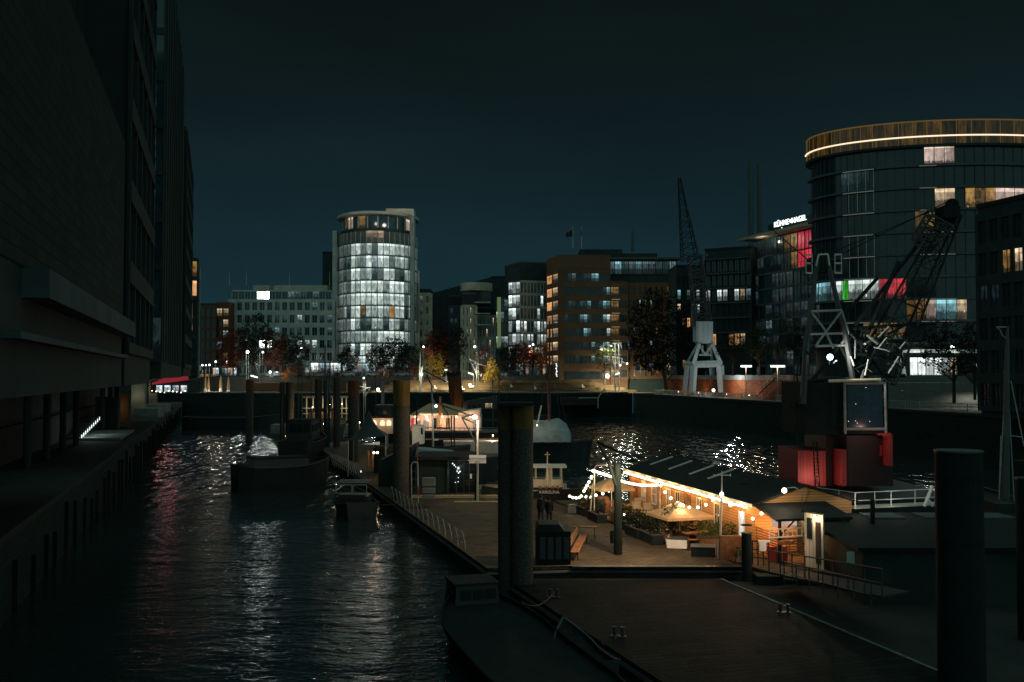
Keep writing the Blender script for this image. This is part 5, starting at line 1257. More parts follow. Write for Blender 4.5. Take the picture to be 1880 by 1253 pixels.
# eave lights
t2 = thing('string_lights', 'dense white string of lights along the restaurant eave', 'string lights', WF.p(0, .5, ZE-.1))
m = MB(); m.tube(WF.p(-.1, .46, ZE-.12), WF.p(WF.L+.3, .46, ZE-.12), .012, n=4); m.build('cable', 'black_metal', t2)
nb = 66
for i in range(nb):
    p = WF.p(.1+i*(WF.L+.1)/nb, .48, ZE-.18-.03*(i % 2)); m = MB(); m.ball(p, .066, n=6); m.build('bulb', 'glow_bulb', t2)
for i in range(10): lamp(t2, WF.p(.8+i*2.15, .55, ZE-.22), 66, (1, .44, .11), .08)
# porch at the near end
NF = Fr(WF.p(0, 0, 0), WF.p(0, -WW, 0), -WF.u)          # end wall of the restaurant, outward towards the camera
t3 = thing('porch', 'open wooden porch with dark roof and slatted screens at the near end of the restaurant', 'porch', NF.p(2, 1.6, ZD))
m = MB(); a = [NF.p(-.2, .05, 3.75), NF.p(4.3, .05, 3.75), NF.p(4.3, 2.9, 3.25), NF.p(-.2, 2.9, 3.25)]; m.hexa(a[::-1], [p+V((0, 0, .12)) for p in a][::-1]); m.build('roof', 'roof_felt', t3)
m = MB(); m.face([NF.p(2.3, 1.6, 3.66), NF.p(3.1, 1.6, 3.66), NF.p(3.1, 2.1, 3.57), NF.p(2.3, 2.1, 3.57)]); m.build('roof_light', 'lit_warm', t3)
for u in (.05, 4.1):
    for n_ in (2.75,):
        m = MB(); m.fb(NF, u-.07, u+.07, n_-.07, n_+.07, ZD, 3.3); m.build('post', 'black_metal', t3)
m = MB(); m.tube(NF.p(.1, 2.75, 2.5), NF.p(.9, 2.75, 3.25), .05); m.build('brace', 'black_metal', t3)
def slatpanel(F, u0, u1, n, z0, z1, name='slat_panel', par=None, step=.14):
    m = MB(); z = z0
    while z < z1: m.fb(F, u0, u1, n, n+.03, z, z+step*.62); z += step
    for u in (u0, (u0+u1)/2, u1): m.fb(F, u-.03, u+.03, n-.05, n-.003, z0, z1)
    return m.build(name, 'wood_red', par)
slatpanel(NF, .15, 4.0, 2.72, 1.55, 2.55, par=t3)
PF = Fr(NF.p(0, 0, 0), NF.p(0, 2.7, 0), WF.n); slatpanel(PF, .1, 2.6, .0, 1.1, 2.6, par=t3)
m = MB(); m.face([NF.p(1.0, .02, 2.5), NF.p(2.6, .02, 2.5), NF.p(2.6, .02, 3.3), NF.p(1.0, .02, 3.3)], 0, ((.1, .3), (.9, .3), (.9, .95), (.1, .95))); m.build('window', 'lit_pink', t3)
for u in (1.2, 2.2, 3.4):
    m = MB(); m.ball(NF.p(u, 1.2, 3.05), .07); m.build('bulb', 'glow_bulb', t3)
lamp(t3, NF.p(1.2, 1.3, 3.0), 280, (1, .45, .16), .08); lamp(t3, NF.p(3.2, 1.6, 2.9), 200, (1, .45, .16), .08)
lamp(t3, NF.p(-.4, 1.6, 3.0), 50, (1, .5, .2), .08)
# flood lamp on the gable with curved arm
t4 = thing('floodlight', 'bright starry floodlight on a curved arm at the restaurant gable', 'floodlight', NF.p(2.3, 1.2, 4.0)); q = P(1440, 901, 55.2)
m = MB(); m.ball(q, .15, n=10); m.build('lens', 'glow_warm', t4)
m = MB(); pts = [q+V((.1, .2, .1)), q+V((.7, .5, .13)), q+V((1.2, .9, -.15)), q+V((1.35, 1.2, -.8))]; m.path(pts, .03); m.build('arm', 'grey_metal', t4)
lamp(t4, q+V((-.15, -.45, -.1)), 90, (1, .78, .52), .1)
# ladder, red box, kegs
t5 = thing('ladder', 'white ladder lying on its side across the porch front', 'ladder', NF.p(.2, 3.2, 1.5))
la, lb_ = P(1411, 988, 52), P(1474, 984, 52)
m = MB(); dz = V((0, 0, .42)); m.tube(la, lb_, .035); m.tube(la+dz, lb_+dz, .035); m.build('rail', 'white_paint', t5)
for i in range(8):
    m = MB(); p = la.lerp(lb_, (i+.2)/7.4); m.tube(p, p+dz, .028, n=5); m.build('rung', 'white_paint', t5)
m = MB(); a = P(1406, 992, 51.8); m.bx(a.x-.4, a.x+.2, 51.7, 51.8, a.z-.1, a.z); m.bx(a.x-.35, a.x+.0, 51.7, 51.8, a.z-.55, a.z-.103); m.single('sign_board', 'white_paint', 'small white board below the left end of the white ladder', 'board')
for i, px in enumerate((1422, 1433)):
    p = G(px, 1030, 1.06); m = MB(); m.box(p, (.62, .5, .72)); m.box((p.x, p.y, p.z+.722), (.66, .54, .05)); m.single('crate', 'red_paint', ('left' if i == 0 else 'right')+' one of two red crates standing before the porch', 'crate', p, 'red crates by the porch')
for i, px in enumerate((1436, 1450)):
    p = P(px, 998, 52.4); m = MB(); m.tube(p-V((0, 0, .05)), p+V((0, 0, .12)), .22, n=14); m.tube(p-V((0, 0, .9)), p-V((0, 0, .05)), .03); m.single('stool', 'wood_red', ('left' if i == 0 else 'right')+' round wooden stool under the white ladder', 'stool', p-V((0, 0, .9)), 'round stools at the porch')
lamp(t3, P(1432, 1000, 50.6), 30, (1, .7, .5), .05)
# cream cabin with a red door
t6 = thing('cabin', 'cream boarded cabin with a red door under a bright lamp', 'cabin', P(1500, 1035, 50))
Cc = P(1511, 940, 49.3); Cl = P(1477, 940, 50.3); F = Fr((Cl.x, 50.3), (Cc.x, 49.3))
z0, z1 = 1.45, ZP(943, 49.8)
m = MB(); m.prism([(F.A.x, F.A.y), ((F.A+F.u*F.L).x, (F.A+F.u*F.L).y), (Cc.x+.45, 50.6), (F.A.x+.6, 52)], z0, z1); m.build('wall', 'cream_boards', t6)
m = MB(); m.fb(F, F.L*.62, F.L*.86, .005, .05, z0+.25, z1-.4); m.build('door', 'dark_red', t6)
m = MB(); m.fb(F, F.L*.15, F.L*.42, .005, .04, z0+1.4, z1-.25); m.build('window', 'glass_dark', t6)
m = MB(); m.ball(F.p(F.L*.68, .14, z1-.16), .06); m.build('lamp_globe', 'glow_warm', t6)
m = MB(); m.prism([(F.p(-.1, .15, 0).x, F.p(-.1, .15, 0).y), (F.p(F.L+.1, .15, 0).x, F.p(F.L+.1, .15, 0).y), (Cc.x+.6, 50.7), (F.A.x+.6, 52.2)], z1+.003, z1+.07); m.build('roof', 'roof_felt', t6)
lamp(t6, F.p(F.L*.68, .45, z1-.25), 34, (1, .85, .6), .05)

# parasols on the terrace
def parasol(label, p, r, z1, z2, n=8, rz=0.0):
    t = thing('parasol', label, 'parasol', p, rz, group='open parasols on the restaurant terrace')
    m = MB(); pr = []
    for i in range(n):
        a = rz+2*math.pi*(i+.5)/n; pr.append(V((p.x+r*math.cos(a), p.y+r*math.sin(a), z1)))
    ap = V((p.x, p.y, z2))
    for i in range(n):
        a, b = pr[i], pr[(i+1) % n]; m.face([a, b, ap]); mm = V((0, 0, -.16)); m.face([a+mm, b+mm, b, a])
    m.build('canopy', 'canvas', t)
    m = MB(); m.tube(p, ap, .04, n=6); m.build('pole', 'white_paint', t)
    m = MB()
    for c in pr: m.tube(ap-V((0, 0, .55)), c-V((0, 0, .05)), .015, n=4)
    m.build('rib', 'wood', t)
    m = MB(); m.box(p, (.7, .7, .12)); m.build('base', 'concrete', t); return t
q = G(1117, 948, 1.05); q = V((XP(1122, 69.5), 69.5, 1.05)); parasol('large orange lit parasol at the far end of the terrace', q, 1.75, 3.25, 3.95, 4, rz=.25)
parasol('orange lit parasol at the middle of the terrace behind the round potted tree', V((XP(1246, 59.6), 59.6, 1.05)), 2.1, 2.75, 3.5, 4, rz=.3)
# festoon poles and strings
def festoon(label, pts, Ys, n, sag, r, power, every, m_='glow_bulb', zoff=0):
    """pts : picture points, a bulb string hung between them"""
    P3 = [P(a, b, y) for (a, b), y in zip(pts, Ys)]
    t = thing('string_lights', label, 'string lights', P3[0]); path = []
    for a, b in zip(P3, P3[1:]):
        for k in range(12):
            s = k/12; path.append(a.lerp(b, s)-V((0, 0, sag*4*s*(1-s))))
    path.append(P3[-1]); m = MB(); m.path(path, .008, n=3); m.build('cable', 'black_metal', t)
    ds = [0]
    for a, b in zip(path, path[1:]): ds.append(ds[-1]+(b-a).length)
    for i in range(n):
        d = ds[-1]*i/max(1, n-1); k = max(j for j in range(len(ds)) if ds[j] <= d+1e-6); k = min(k, len(path)-2)
        p = path[k].lerp(path[k+1], (d-ds[k])/max(1e-6, ds[k+1]-ds[k])); m = MB(); m.ball(p-V((0, 0, r)), r, n=6); m.build('bulb', m_, t)
        if i % every == every//2: lamp(t, p-V((0, .1, r*2+.1)), power, (1, .72, .42), .06)
    return t
festoon('dense swag of white lights hanging from the corner pole to the middle pole', [(1090, 862), (1124, 874), (1150, 884), (1180, 889), (1212, 888)], [67, 66.5, 66, 65, 64], 44, .02, .078, 40, 8)
festoon('loose string of round bulbs falling left from the corner pole to the pontoon edge', [(1089, 862), (1087, 871), (1083, 880), (1078, 889), (1074, 896), (1070, 903), (1068, 908)], [67, 67.5, 68, 69, 70, 71, 71], 7, 0, .10, 26, 3, 'glow_bulbcool')
festoon('low row of round bulbs at the far left corner of the terrace', [(1046, 909), (1055, 912), (1064, 911), (1072, 909), (1084, 910), (1094, 907), (1107, 904), (1118, 899)], [74, 73, 72, 72, 71, 70.5, 70, 69.5], 9, .02, .10, 26, 3, 'glow_bulbcool')
festoon('string of warm bulbs drooping over the middle parasol', [(1213, 889), (1219, 899), (1227, 908), (1236, 916), (1246, 922), (1255, 926), (1264, 929), (1274, 930), (1284, 929), (1293, 926), (1302, 921), (1309, 916)], [60]*5+[57.5]*7, 13, 0, .088, 26, 4)
festoon('few widely spaced warm bulbs near the end of the restaurant wall', [(1325, 910), (1348, 931), (1376, 947), (1391, 952), (1398, 940)], [57, 56, 55.3, 54.6, 54.6], 5, .02, .09, 22, 3)
t = thing('light_pole', 'thin wooden frame of poles carrying the swag of lights at the terrace corner', 'pole', V((XP(1091, 67), 67, 1.05)))
for a, b in (((1091, 938), (1091, 860)), ((1084, 938), (1088, 888))):
    m = MB(); m.tube(P(*a, 67), P(*b, 67), .045); m.build('pole', 'cream_paint', t)
m = MB(); m.path([P(1091, 861, 67), P(1095, 855, 69), P(1118, 854, 73), P(1128, 856, 74)], .035); m.build('crossbar', 'pale_metal', t)
t = thing('light_pole', 'slim greenish pole carrying the lights in the middle of the terrace', 'pole', V((XP(1211, 60), 60, 1.05)))
m = MB(); m.tube(P(1211, 1002, 60), P(1211, 886, 60), .055); m.build('pole', 'grey_metal', t)
# white flag mast with yard
t = thing('flag_mast', 'tall white mast with a cross yard standing before the restaurant wall', 'mast', P(1321, 1025, 54.6))
m = MB(); m.tube(P(1321, 1026, 54.6), P(1325, 908, 54.6), .075, .05); m.tube(P(1325, 908, 54.6), P(1325.5, 865, 54.6), .045, .025); m.build('pole', 'white_paint', t)
m = MB(); m.tube(P(1309, 872.5, 54.6), P(1341, 873, 54.6), .022); m.tube(P(1341, 870, 54.6), P(1341, 875, 54.6), .025); m.build('yard', 'white_paint', t)
m = MB(); a = P(1321, 1024, 54.6); m.box(a-V((0, .02, 0)), (.2, .2, .9)); m.build('tabernacle', 'white_paint', t)
m = MB(); m.ball(P(1325, 908, 54.5), .12); m.build('masthead_lamp', 'glow_warm', t)

# tables, benches, chairs
def table_set(label, px, py, sc=1.0, rz=0.0, Z=1.06):
    p = G(px, py, Z); t = thing('picnic_table', label, 'table', p, rz, group='wooden tables on the terrace')
    M_ = WM[t.name]
    def W_(x, y, z): return M_ @ V((x, y, z))
    def bx(m, x0, x1, y0, y1, z0, z1):
        b = [W_(x0, y0, z0), W_(x1, y0, z0), W_(x1, y1, z0), W_(x0, y1, z0)]; m.hexa(b, [V((q.x, q.y, q.z+z1-z0)) for q in b])
    m = MB(); bx(m, -.9, .9, -.38, .38, .72, .77); m.build('table_top', 'wood_red', t)
    for s in (-1, 1):
        m = MB(); bx(m, -.9, .9, s*.7-.14, s*.7+.14, .43, .47); m.build('seat', 'wood_red', t)
        m = MB(); m.tube(W_(s*.7, -.68, 0), W_(s*.7, -.1, .74), .035, n=4); m.tube(W_(s*.7, .68, 0), W_(s*.7, .1, .74), .035, n=4); m.tube(W_(s*.7, -.72, .42), W_(s*.7, .72, .42), .03, n=4); m.build('leg', 'wood', t)
    return t
pt = table_set('wooden picnic table next to the white ended box, nearest the promenade', 1279, 1001, rz=.3)
for px, py, rz, lab in ((1118, 942, 1.3, 'picnic table under the large far parasol, left one'), (1146, 948, 1.2, 'picnic table under the large far parasol, right one'), (1163, 958, 1.1, 'picnic table with a red candle behind the black lamp mast'), (1185, 966, 1.0, 'picnic table right of the black lamp mast before the wall'), (1236, 968, .6, 'picnic table beneath the middle parasol beside the potted tree'), (1105, 932, 1.3, 'picnic table by the corner frame of poles')):
    dup(pt, G(px, py, 1.06), rz, lab)
# director chairs / deck chairs
def chair(label, px, py, rz):
    p = G(px, py, 1.06); t = thing('deck_chair', label, 'chair', p, rz, group='pale deck chairs on the terrace'); M_ = WM[t.name]
    def W_(x, y, z): return M_ @ V((x, y, z))
    m = MB(); m.face([W_(-.25, -.35, .35), W_(.25, -.35, .35), W_(.25, .1, .28), W_(-.25, .1, .28)]); m.face([W_(-.25, -.35, .33), W_(.25, -.35, .33), W_(.25, .1, .26), W_(-.25, .1, .26)]); m.build('seat', 'canvas_white', t)
    m = MB(); m.hexa([W_(-.25, .1, .28), W_(.25, .1, .28), W_(.25, .14, .28), W_(-.25, .14, .28)], [W_(-.25, .45, 1.0), W_(.25, .45, 1.0), W_(.25, .49, 1.0), W_(-.25, .49, 1.0)]); m.build('backrest', 'canvas_white', t)
    for s in (-1, 1):
        m = MB(); m.tube(W_(s*.28, -.45, 0), W_(s*.28, .5, 1.05), .025, n=5); m.tube(W_(s*.28, .4, 0), W_(s*.28, -.4, .55), .025, n=5); m.tube(W_(s*.28, -.4, .6), W_(s*.28, .2, .6), .025, n=5); m.build('side_frame', 'cream_paint', t)
    return t
ch = chair('pale deck chair between the black mast and the restaurant wall', 1172, 948, 2.6)
for px, py, rz, lab in ((1180, 955, 2.0, 'pale deck chair nearest to the middle light pole'), (1168, 938, 3.4, 'pale deck chair farthest back by the restaurant wall'), (1190, 948, 2.9, 'pale deck chair under the left corner of the middle parasol'), (1178, 930, 3.0, 'pale deck chair directly under the wall window')):
    dup(ch, G(px, py, 1.06), rz, lab)
# easel boards
for px, py, lab in ((1103, 953, 'tall dark menu board leaning at the terrace entrance'), (1111, 950, 'narrow orange lit board beside the dark menu board')):
    p = G(px, py, 1.0); m = MB(); m.hexa([p+V((-.32, 0, 0)), p+V((.32, 0, 0)), p+V((.32, .05, 0)), p+V((-.32, .05, 0))], [p+V((-.32, .35, 1.35)), p+V((.32, .35, 1.35)), p+V((.32, .4, 1.35)), p+V((-.32, .4, 1.35))])
    m.single('menu_board', 'black_metal' if 'dark menu' in lab[:20] else 'wood_red', lab, 'board', p)
# candle lights
for i, (px, py, lab) in enumerate(((1146, 945, 'tiny candle on the ground beside the black lamp mast'), (1160, 945, 'red glass candle on the picnic table by the mast'))):
    p = P(px, py, 63.6); m = MB(); m.ball(p, .07 if i else .06); o = m.single('candle', 'glow_red' if i else 'glow_warm', lab, 'candle', p); lamp(o, p+V((0, -.25, .2)), 3, (1, .3 if i else .6, .2), .04)
# planter boxes
def planter(label, px, py, sx, sy, h, rz, mt='grey_metal', top='leaf_bush', plant=None, soil=True, Z=1.0):
    p = G(px, py, Z); t = thing('planter_box' if plant else 'storage_box', label, 'planter' if plant else 'box', p, rz)
    M_ = WM[t.name]; c = [M_ @ V((x*sx/2, y*sy/2, 0)) for x, y in ((-1, -1), (1, -1), (1, 1), (-1, 1))]
    m = MB(); m.hexa(c, [q+V((0, 0, h)) for q in c]); m.build('box', mt, t)
    c2 = [M_ @ V((x*(sx/2+.03), y*(sy/2+.03), h+.002)) for x, y in ((-1, -1), (1, -1), (1, 1), (-1, 1))]
    m = MB(); m.hexa(c2, [q+V((0, 0, .05)) for q in c2]); m.build('rim' if plant else 'lid', 'concrete_dark' if mt == 'grey_metal' else 'dark_metal', t)
    if plant:
        m = MB(); r = random.Random(px)
        for _ in range(plant[0]):
            o = M_ @ V((r.uniform(-sx/2, sx/2), r.uniform(-sy/2, sy/2), h+r.random()**1.5*plant[1])); s = plant[2]*r.uniform(.5, 1.2)
            a, b = V((r.uniform(-1, 1), r.uniform(-1, 1), r.uniform(-.2, 1))).normalized(), V((r.uniform(-1, 1), r.uniform(-1, 1), r.uniform(-1, 1))).normalized()
            m.face([o-a*s, o+b*s*.35, o+a*s, o-b*s*.35])
        m.build('foliage', top, t)
    return t
planter('low dark storage box with a white end panel beside the paved walk', 1245, 1003, 1.15, 1.7, .52, -.25, mt='white_paint')
planter('low flat black box at the end of the terrace by the railing', 1291, 1020, 1.3, 1.1, .5, -.2, mt='black_metal')
planter('low pale box at the far left corner of the terrace', 1060, 940, 1.1, 1.6, .5, -.25, mt='grey_metal')
for px, py, lab, n in ((1322, 1004, 'long planter of green bushes in front of the restaurant windows, right part', 900), (1272, 994, 'long planter of green bushes in front of the restaurant windows, left part', 900), (1180, 978, 'planter of dark bushes beside the black lamp mast', 520), (1142, 962, 'planter of dark bushes left of the black lamp mast', 420), (1205, 988, 'planter of dark bushes at the foot of the middle light pole', 420)):
    planter(lab, px, py, 2.6, .8, .6, 1.75 if px < 1230 else .25, mt='wood', plant=(n, .8, .11), Z=1.06)
planter('small planter with a bright green bush by the white lit window', 1354, 985, .9, .6, .7, .2, mt='wood', top='leaf_bright', plant=(260, .7, .1), Z=1.06)
t = tree('round potted tree with a white trunk beside the middle parasol', G(1232, 1000, 1.06), 2.4, .72, 'leaf_bush', name='potted_tree', n=900, ls=.09, th=.42, seed=90)
m = MB(); p = G(1232, 1000, 1.06); m.tube(p, p+V((0, 0, .9)), .07); m.build('white_stem', 'white_paint', t)
m = MB(); m.tube(p, p+V((0, 0, .3)), .3, .34, n=12); m.build('pot', 'white_paint', t)
for i, (px, py) in enumerate(((1072, 945), (1096, 957), (1150, 972), (1168, 985), (1196, 996))):
    planter('low black shrub planter along the walk, '+('first', 'second', 'third', 'fourth', 'fifth')[i]+' from the far corner', px, py, 2.2, .7, .55, 1.8, mt='black_metal', top='leaf_dark', plant=(480, 1.0, .12))
cafe = None
for i, (px, py, rz) in enumerate(((1125, 955, .3), (1133, 950, 1.9), (1152, 957, 2.6), (1168, 968, .8), (1192, 975, 3.9), (1200, 962, 1.2), (1250, 975, 2.2), (1262, 962, .4), (1222, 960, 5.0), (1112, 945, 3.0))):
    p = G(px, py, 1.06); lab = 'dark wooden cafe chair, '+('by the menu board', 'under the far parasol', 'just left of the black mast', 'beside the candle table', 'near the middle light pole', 'behind the middle light pole', 'right of the potted tree', 'below the middle parasol edge', 'left of the potted tree', 'beside the corner frame')[i]
    if cafe is None:
        cafe = thing('cafe_chair', lab, 'chair', p, 0, 'dark cafe chairs on the terrace')
        m = MB(); m.box(p+V((0, 0, .43)), (.44, .44, .04)); m.build('seat', 'wood', cafe)
        m = MB(); m.box(p+V((0, .21, .62)), (.44, .03, .3)); m.build('backrest', 'wood', cafe)
        for dx in (-.19, .19):
            for dy in (-.19, .19):
                m = MB(); m.tube(p+V((dx, dy, 0)), p+V((dx, dy, .43 if dy < 0 else .92)), .018, n=5); m.build('leg', 'dark_metal', cafe)
    else: dup(cafe, p, rz, lab)
# climbing green at the far corner of the terrace
tree('green bush hung with bulbs behind the corner frame of poles', V((XP(1077, 71), 71, 1.0)), 2.6, .8, 'leaf_bush', name='bush', n=500, ls=.1, th=.2, seed=91, cat='bush')
# shed boards orange at right of mast
m = MB(); p = P(1344, 1010, 53.5); m.box(p-V((0, 0, .5)), (1.35, .3, 1.25)); o = m.single('wooden_crate', 'wood_red', 'orange lit wooden crate stack behind the railing right of the white mast', 'crate'); lamp(t3, p+V((.1, -1.1, .8)), 10, (1, .6, .3), .05)  # small unseen light added to brighten the crate
# black railing at end of the terrace & gangway
def rail2(label, a, b, h, n, mt='black_metal', lv=3, r=.03):
    t = thing('railing', label, 'railing', a)
    m = MB()
    for k in range(1, lv+1): m.tube(a+V((0, 0, h*k/lv)), b+V((0, 0, h*k/lv)), r*.8 if k < lv else r, n=5)
    m.build('rail', mt, t)
    for i in range(n):
        m = MB(); p = a.lerp(b, i/(n-1)); m.tube(p, p+V((0, 0, h)), r, n=5); m.build('post', mt, t)
    return t
rail2('black railing in front of the orange crate stack', G(1322, 1022, 1), G(1362, 1030, 1), 1.25, 5)
rail2('black railing of the ramp below the porch', G(1372, 1038, 1), G(1412, 1042, 1), 1.3, 5)
rail2('long dark gangway railing running right past the cream cabin', P(1412, 1052, 49.5), P(1620, 1098, 38.5), 1.1, 9, mt='dark_metal', lv=2, r=.035)
rail2('second dark gangway railing nearer to the foreground', P(1440, 1072, 46), P(1600, 1118, 37), 1.0, 7, mt='dark_metal', lv=2, r=.03)
m = MB(); a, b = P(1412, 1054, 49.5), P(1620, 1100, 38.5); m.hexa([a, b, b+V((1.4, .9, 0)), a+V((1.4, .9, 0))], [q+V((0, 0, .1)) for q in (a, b, b+V((1.4, .9, 0)), a+V((1.4, .9, 0)))]); m.single('gangway', 'concrete_dark', 'dark sloping gangway behind the long railing', 'gangway')
# bicycle by the railing
t = thing('bicycle', 'grey bicycle parked against the black railing left of the thick black post', 'bicycle', G(1352, 1035, 1))
c0, c1 = G(1346, 1034, 1)+V((0, 0, .33)), G(1358, 1040, 1)+V((.25, -.55, .33))
for c in (c0, c1):
    m = MB(); d = (c1-c0).normalized(); pr = None
    for k in range(17):
        q = c+d*.33*math.cos(k*math.pi/8)+V((0, 0, .33*math.sin(k*math.pi/8)))
        if pr: m.tube(pr, q, .022, n=4)
        pr = q
    m.build('wheel', 'rubber', t)
m = MB(); s_ = c0.lerp(c1, .38)+V((0, 0, .5)); h_ = c0.lerp(c1, .85)+V((0, 0, .55)); bb = c0.lerp(c1, .42)+V((0, 0, -.05))
for a, b in ((c0, bb), (c0, s_), (bb, s_), (bb, h_), (s_, h_), (h_, c1)): m.tube(a, b, .02, n=5)
m.build('frame', 'pale_metal', t)
m = MB(); m.box(s_+V((0, 0, .03)), (.14, .26, .06)); m.build('saddle', 'black_metal', t)
m = MB(); m.tube(h_+V((-.22, 0, .12)), h_+V((.22, 0, .12)), .015, n=5); m.tube(h_, h_+V((0, 0, .12)), .015, n=5); m.build('handlebar', 'black_metal', t)
pile('thick black post between bicycle and ramp railing', 1368, 51.8, .26, 980, mt='black_metal')
# items on dark pontoon
for px, py, w, lab in ((1410, 1072, 1.3, 'low black box on the dark pontoon by the gangway'), (1470, 1072, .6, 'small black drum on the dark pontoon by the gangway')):
    m = MB(); p = G(px, py, .5); m.box(p, (w, .9, .45)); m.single('storage_box', 'black_metal', lab, 'box', p)
# bollards and mooring ropes along the pontoon edges
bol = None
for i, (Yb, tb, zb_, lab) in enumerate(((78, 14.1, 1.0, 'near the yellow topped pile'), (70, 14.1, 1.0, 'halfway along the curved railing'), (60, 14.1, 1.0, 'at the near end of the curved railing'), (47, 15.2, .62, 'on the near pontoon beside the long black motorboat'), (40, 15.4, .62, 'on the near pontoon above the dinghy'), (62, 25.0, 1.0, 'on the right edge behind the black lamp mast'), (44, 23.9, .62, 'beside the pale worn strip'))):
    p = LY(Yb, tb, zb_); lab = 'small black mooring bollard '+lab
    if bol is None:
        bol = thing('mooring_bollard', lab, 'bollard', p, group='mooring bollards on the pontoons')
        for dx in (-.16, .16):
            m = MB(); m.tube(p+V((dx, 0, 0)), p+V((dx, 0, .34)), .07, n=10); m.tube(p+V((dx, 0, .34)), p+V((dx, 0, .39)), .10, n=10); m.build('post', 'dark_metal', bol)
        m = MB(); m.box(p, (.6, .26, .04)); m.build('base_plate', 'dark_metal', bol)
    else: dup(bol, p, -AX, lab)
for i, (a, b, lab) in enumerate(((LY(47, 15.2, .85), LY(43, 12.6, 1.3), 'slack rope from the near pontoon to the long black motorboat'), (LY(78, 14.1, 1.2), LY(79, 10.8, 1.2), 'slack rope from the pontoon to the small cabin cruiser'), (LY(40, 15.4, .85), LY(38.5, 14.2, .8), 'short rope holding the dinghy'))):
    m = MB(); m.path([a.lerp(b, k/8)-V((0, 0, .35*4*(k/8)*(1-k/8))) for k in range(9)], .022, n=5); m.single('mooring_rope', 'wood', lab, 'rope')
# ---------------------------------------------------------------- near lamp mast, bin, bench, kiosk
t = thing('lamp_mast', 'black wooden lamp mast with long slanting arms standing on the lit paving', 'street lamp', G(1135, 1018, 1.0))
m = MB(); m.tube(G(1135, 1018, 1.0), P(1133.5, 850, 55.5), .24, .19, n=12); m.build('pole', 'soot', t)
m = MB(); m.tube(P(1130, 890, 55.5), P(1118, 850, 55), .10, .08); m.tube(P(1118, 850, 55), P(1100, 818, 54.5), .08, .06); m.build('strut', 'black_metal', t)
m = MB(); m.tube(P(1096, 812, 54.5), P(1162, 842, 53.5), .075, .06); m.build('boom', 'black_metal', t)
m = MB(); m.tube(P(1112, 842, 54.8), P(1143, 833, 54), .045); m.build('stay', 'black_metal', t)
q = P(1162, 843, 53.5); m = MB(); m.lathe(q-V((0, 0, .15)), [(.3, 0), (.28, .12), (.06, .2)], n=12); m.build('added_lamp_hood', 'black_metal', t)
lamp(t, q-V((0, 0, .25)), 1700, (1, .72, .46), .12, spot=125, target=q+V((-2.0, 4.5, -8))); lamp(t, q-V((.3, 0, .45)), 45, (1, .62, .42), .12)  # hidden lights added under the hood to brighten deck and piles
m = MB(); p = G(1127, 1008, 1.0)+V((0, -.1, .35)); m.box(p, (.42, .36, .72)); m.single('litter_bin', 'black_metal', 'small black litter bin fixed to the foot of the lamp mast', 'bin', p)
t = thing('bench', 'wooden bench with slatted back beside the black kiosk', 'bench', G(1062, 1020, 1.0))
B0 = G(1050, 1030, 1.0); B1 = G(1068, 995, 1.0); F = Fr(B0, B1, (1, 0, 0))
m = MB()
for k in range(3): m.fb(F, 0, F.L, -.1+k*.16, .03+k*.16, 1.42, 1.46)
m.build('seat', 'wood_red', t)
m = MB()
for k in range(3): m.fb(F, 0, F.L, -.22-k*.02, -.18-k*.02, 1.55+k*.16, 1.66+k*.16)
m.build('backrest', 'wood', t)
for u in (.15, F.L-.2):
    m = MB(); m.fb(F, u, u+.08, -.25, .35, 1.36, 1.418); m.fb(F, u, u+.08, .27, .34, 1.0, 1.357); m.fb(F, u, u+.08, -.25, -.18, 1.0, 1.357); m.build('leg', 'dark_metal', t)
t = thing('picnic_table', 'dark picnic table behind the slatted bench', 'table', G(1075, 990, 1.0)); p = G(1074, 990, 1.0)
m = MB(); m.box(p+V((0, 0, .72)), (1.5, .7, .05)); m.build('table_top', 'wood', t)
for dx in (-.6, .6):
    m = MB(); m.tube(p+V((dx, -.3, 0)), p+V((dx, .1, .72)), .03, n=5); m.tube(p+V((dx, .3, 0)), p+V((dx, -.1, .72)), .03, n=5); m.build('leg', 'dark_metal', t)
t = thing('kiosk', 'black closed kiosk box with sloping shoulder right of the thick pile pair', 'kiosk', G(1013, 1040, 1.0))
x0, x1, x2 = XP(984, 53), XP(1027, 53), XP(1047, 53)
m = MB(); zt = ZP(964, 53); zs = ZP(976, 53)
m.hexa([V((x0, 53, 1)), V((x2, 53, 1)), V((x2, 55, 1)), V((x0, 55, 1))], [V((x0, 53, zs)), V((x2, 53, zs)), V((x2, 55, zs)), V((x0, 55, zs))])
m.hexa([V((x0+.02, 53.02, zs)), V((x1+.25, 53.02, zs)), V((x1+.25, 54.98, zs)), V((x0+.02, 54.98, zs))], [V((x0+.12, 53.1, zt)), V((x1, 53.1, zt)), V((x1, 54.8, zt)), V((x0+.12, 54.8, zt))]); m.build('body', 'soot', t)
m = MB()
for i in range(4): m.bx(x0+.2+i*.42, x0+.5+i*.42, 52.96, 52.99, 1.3, zs-.3)
m.build('shutter', 'dark_metal', t)

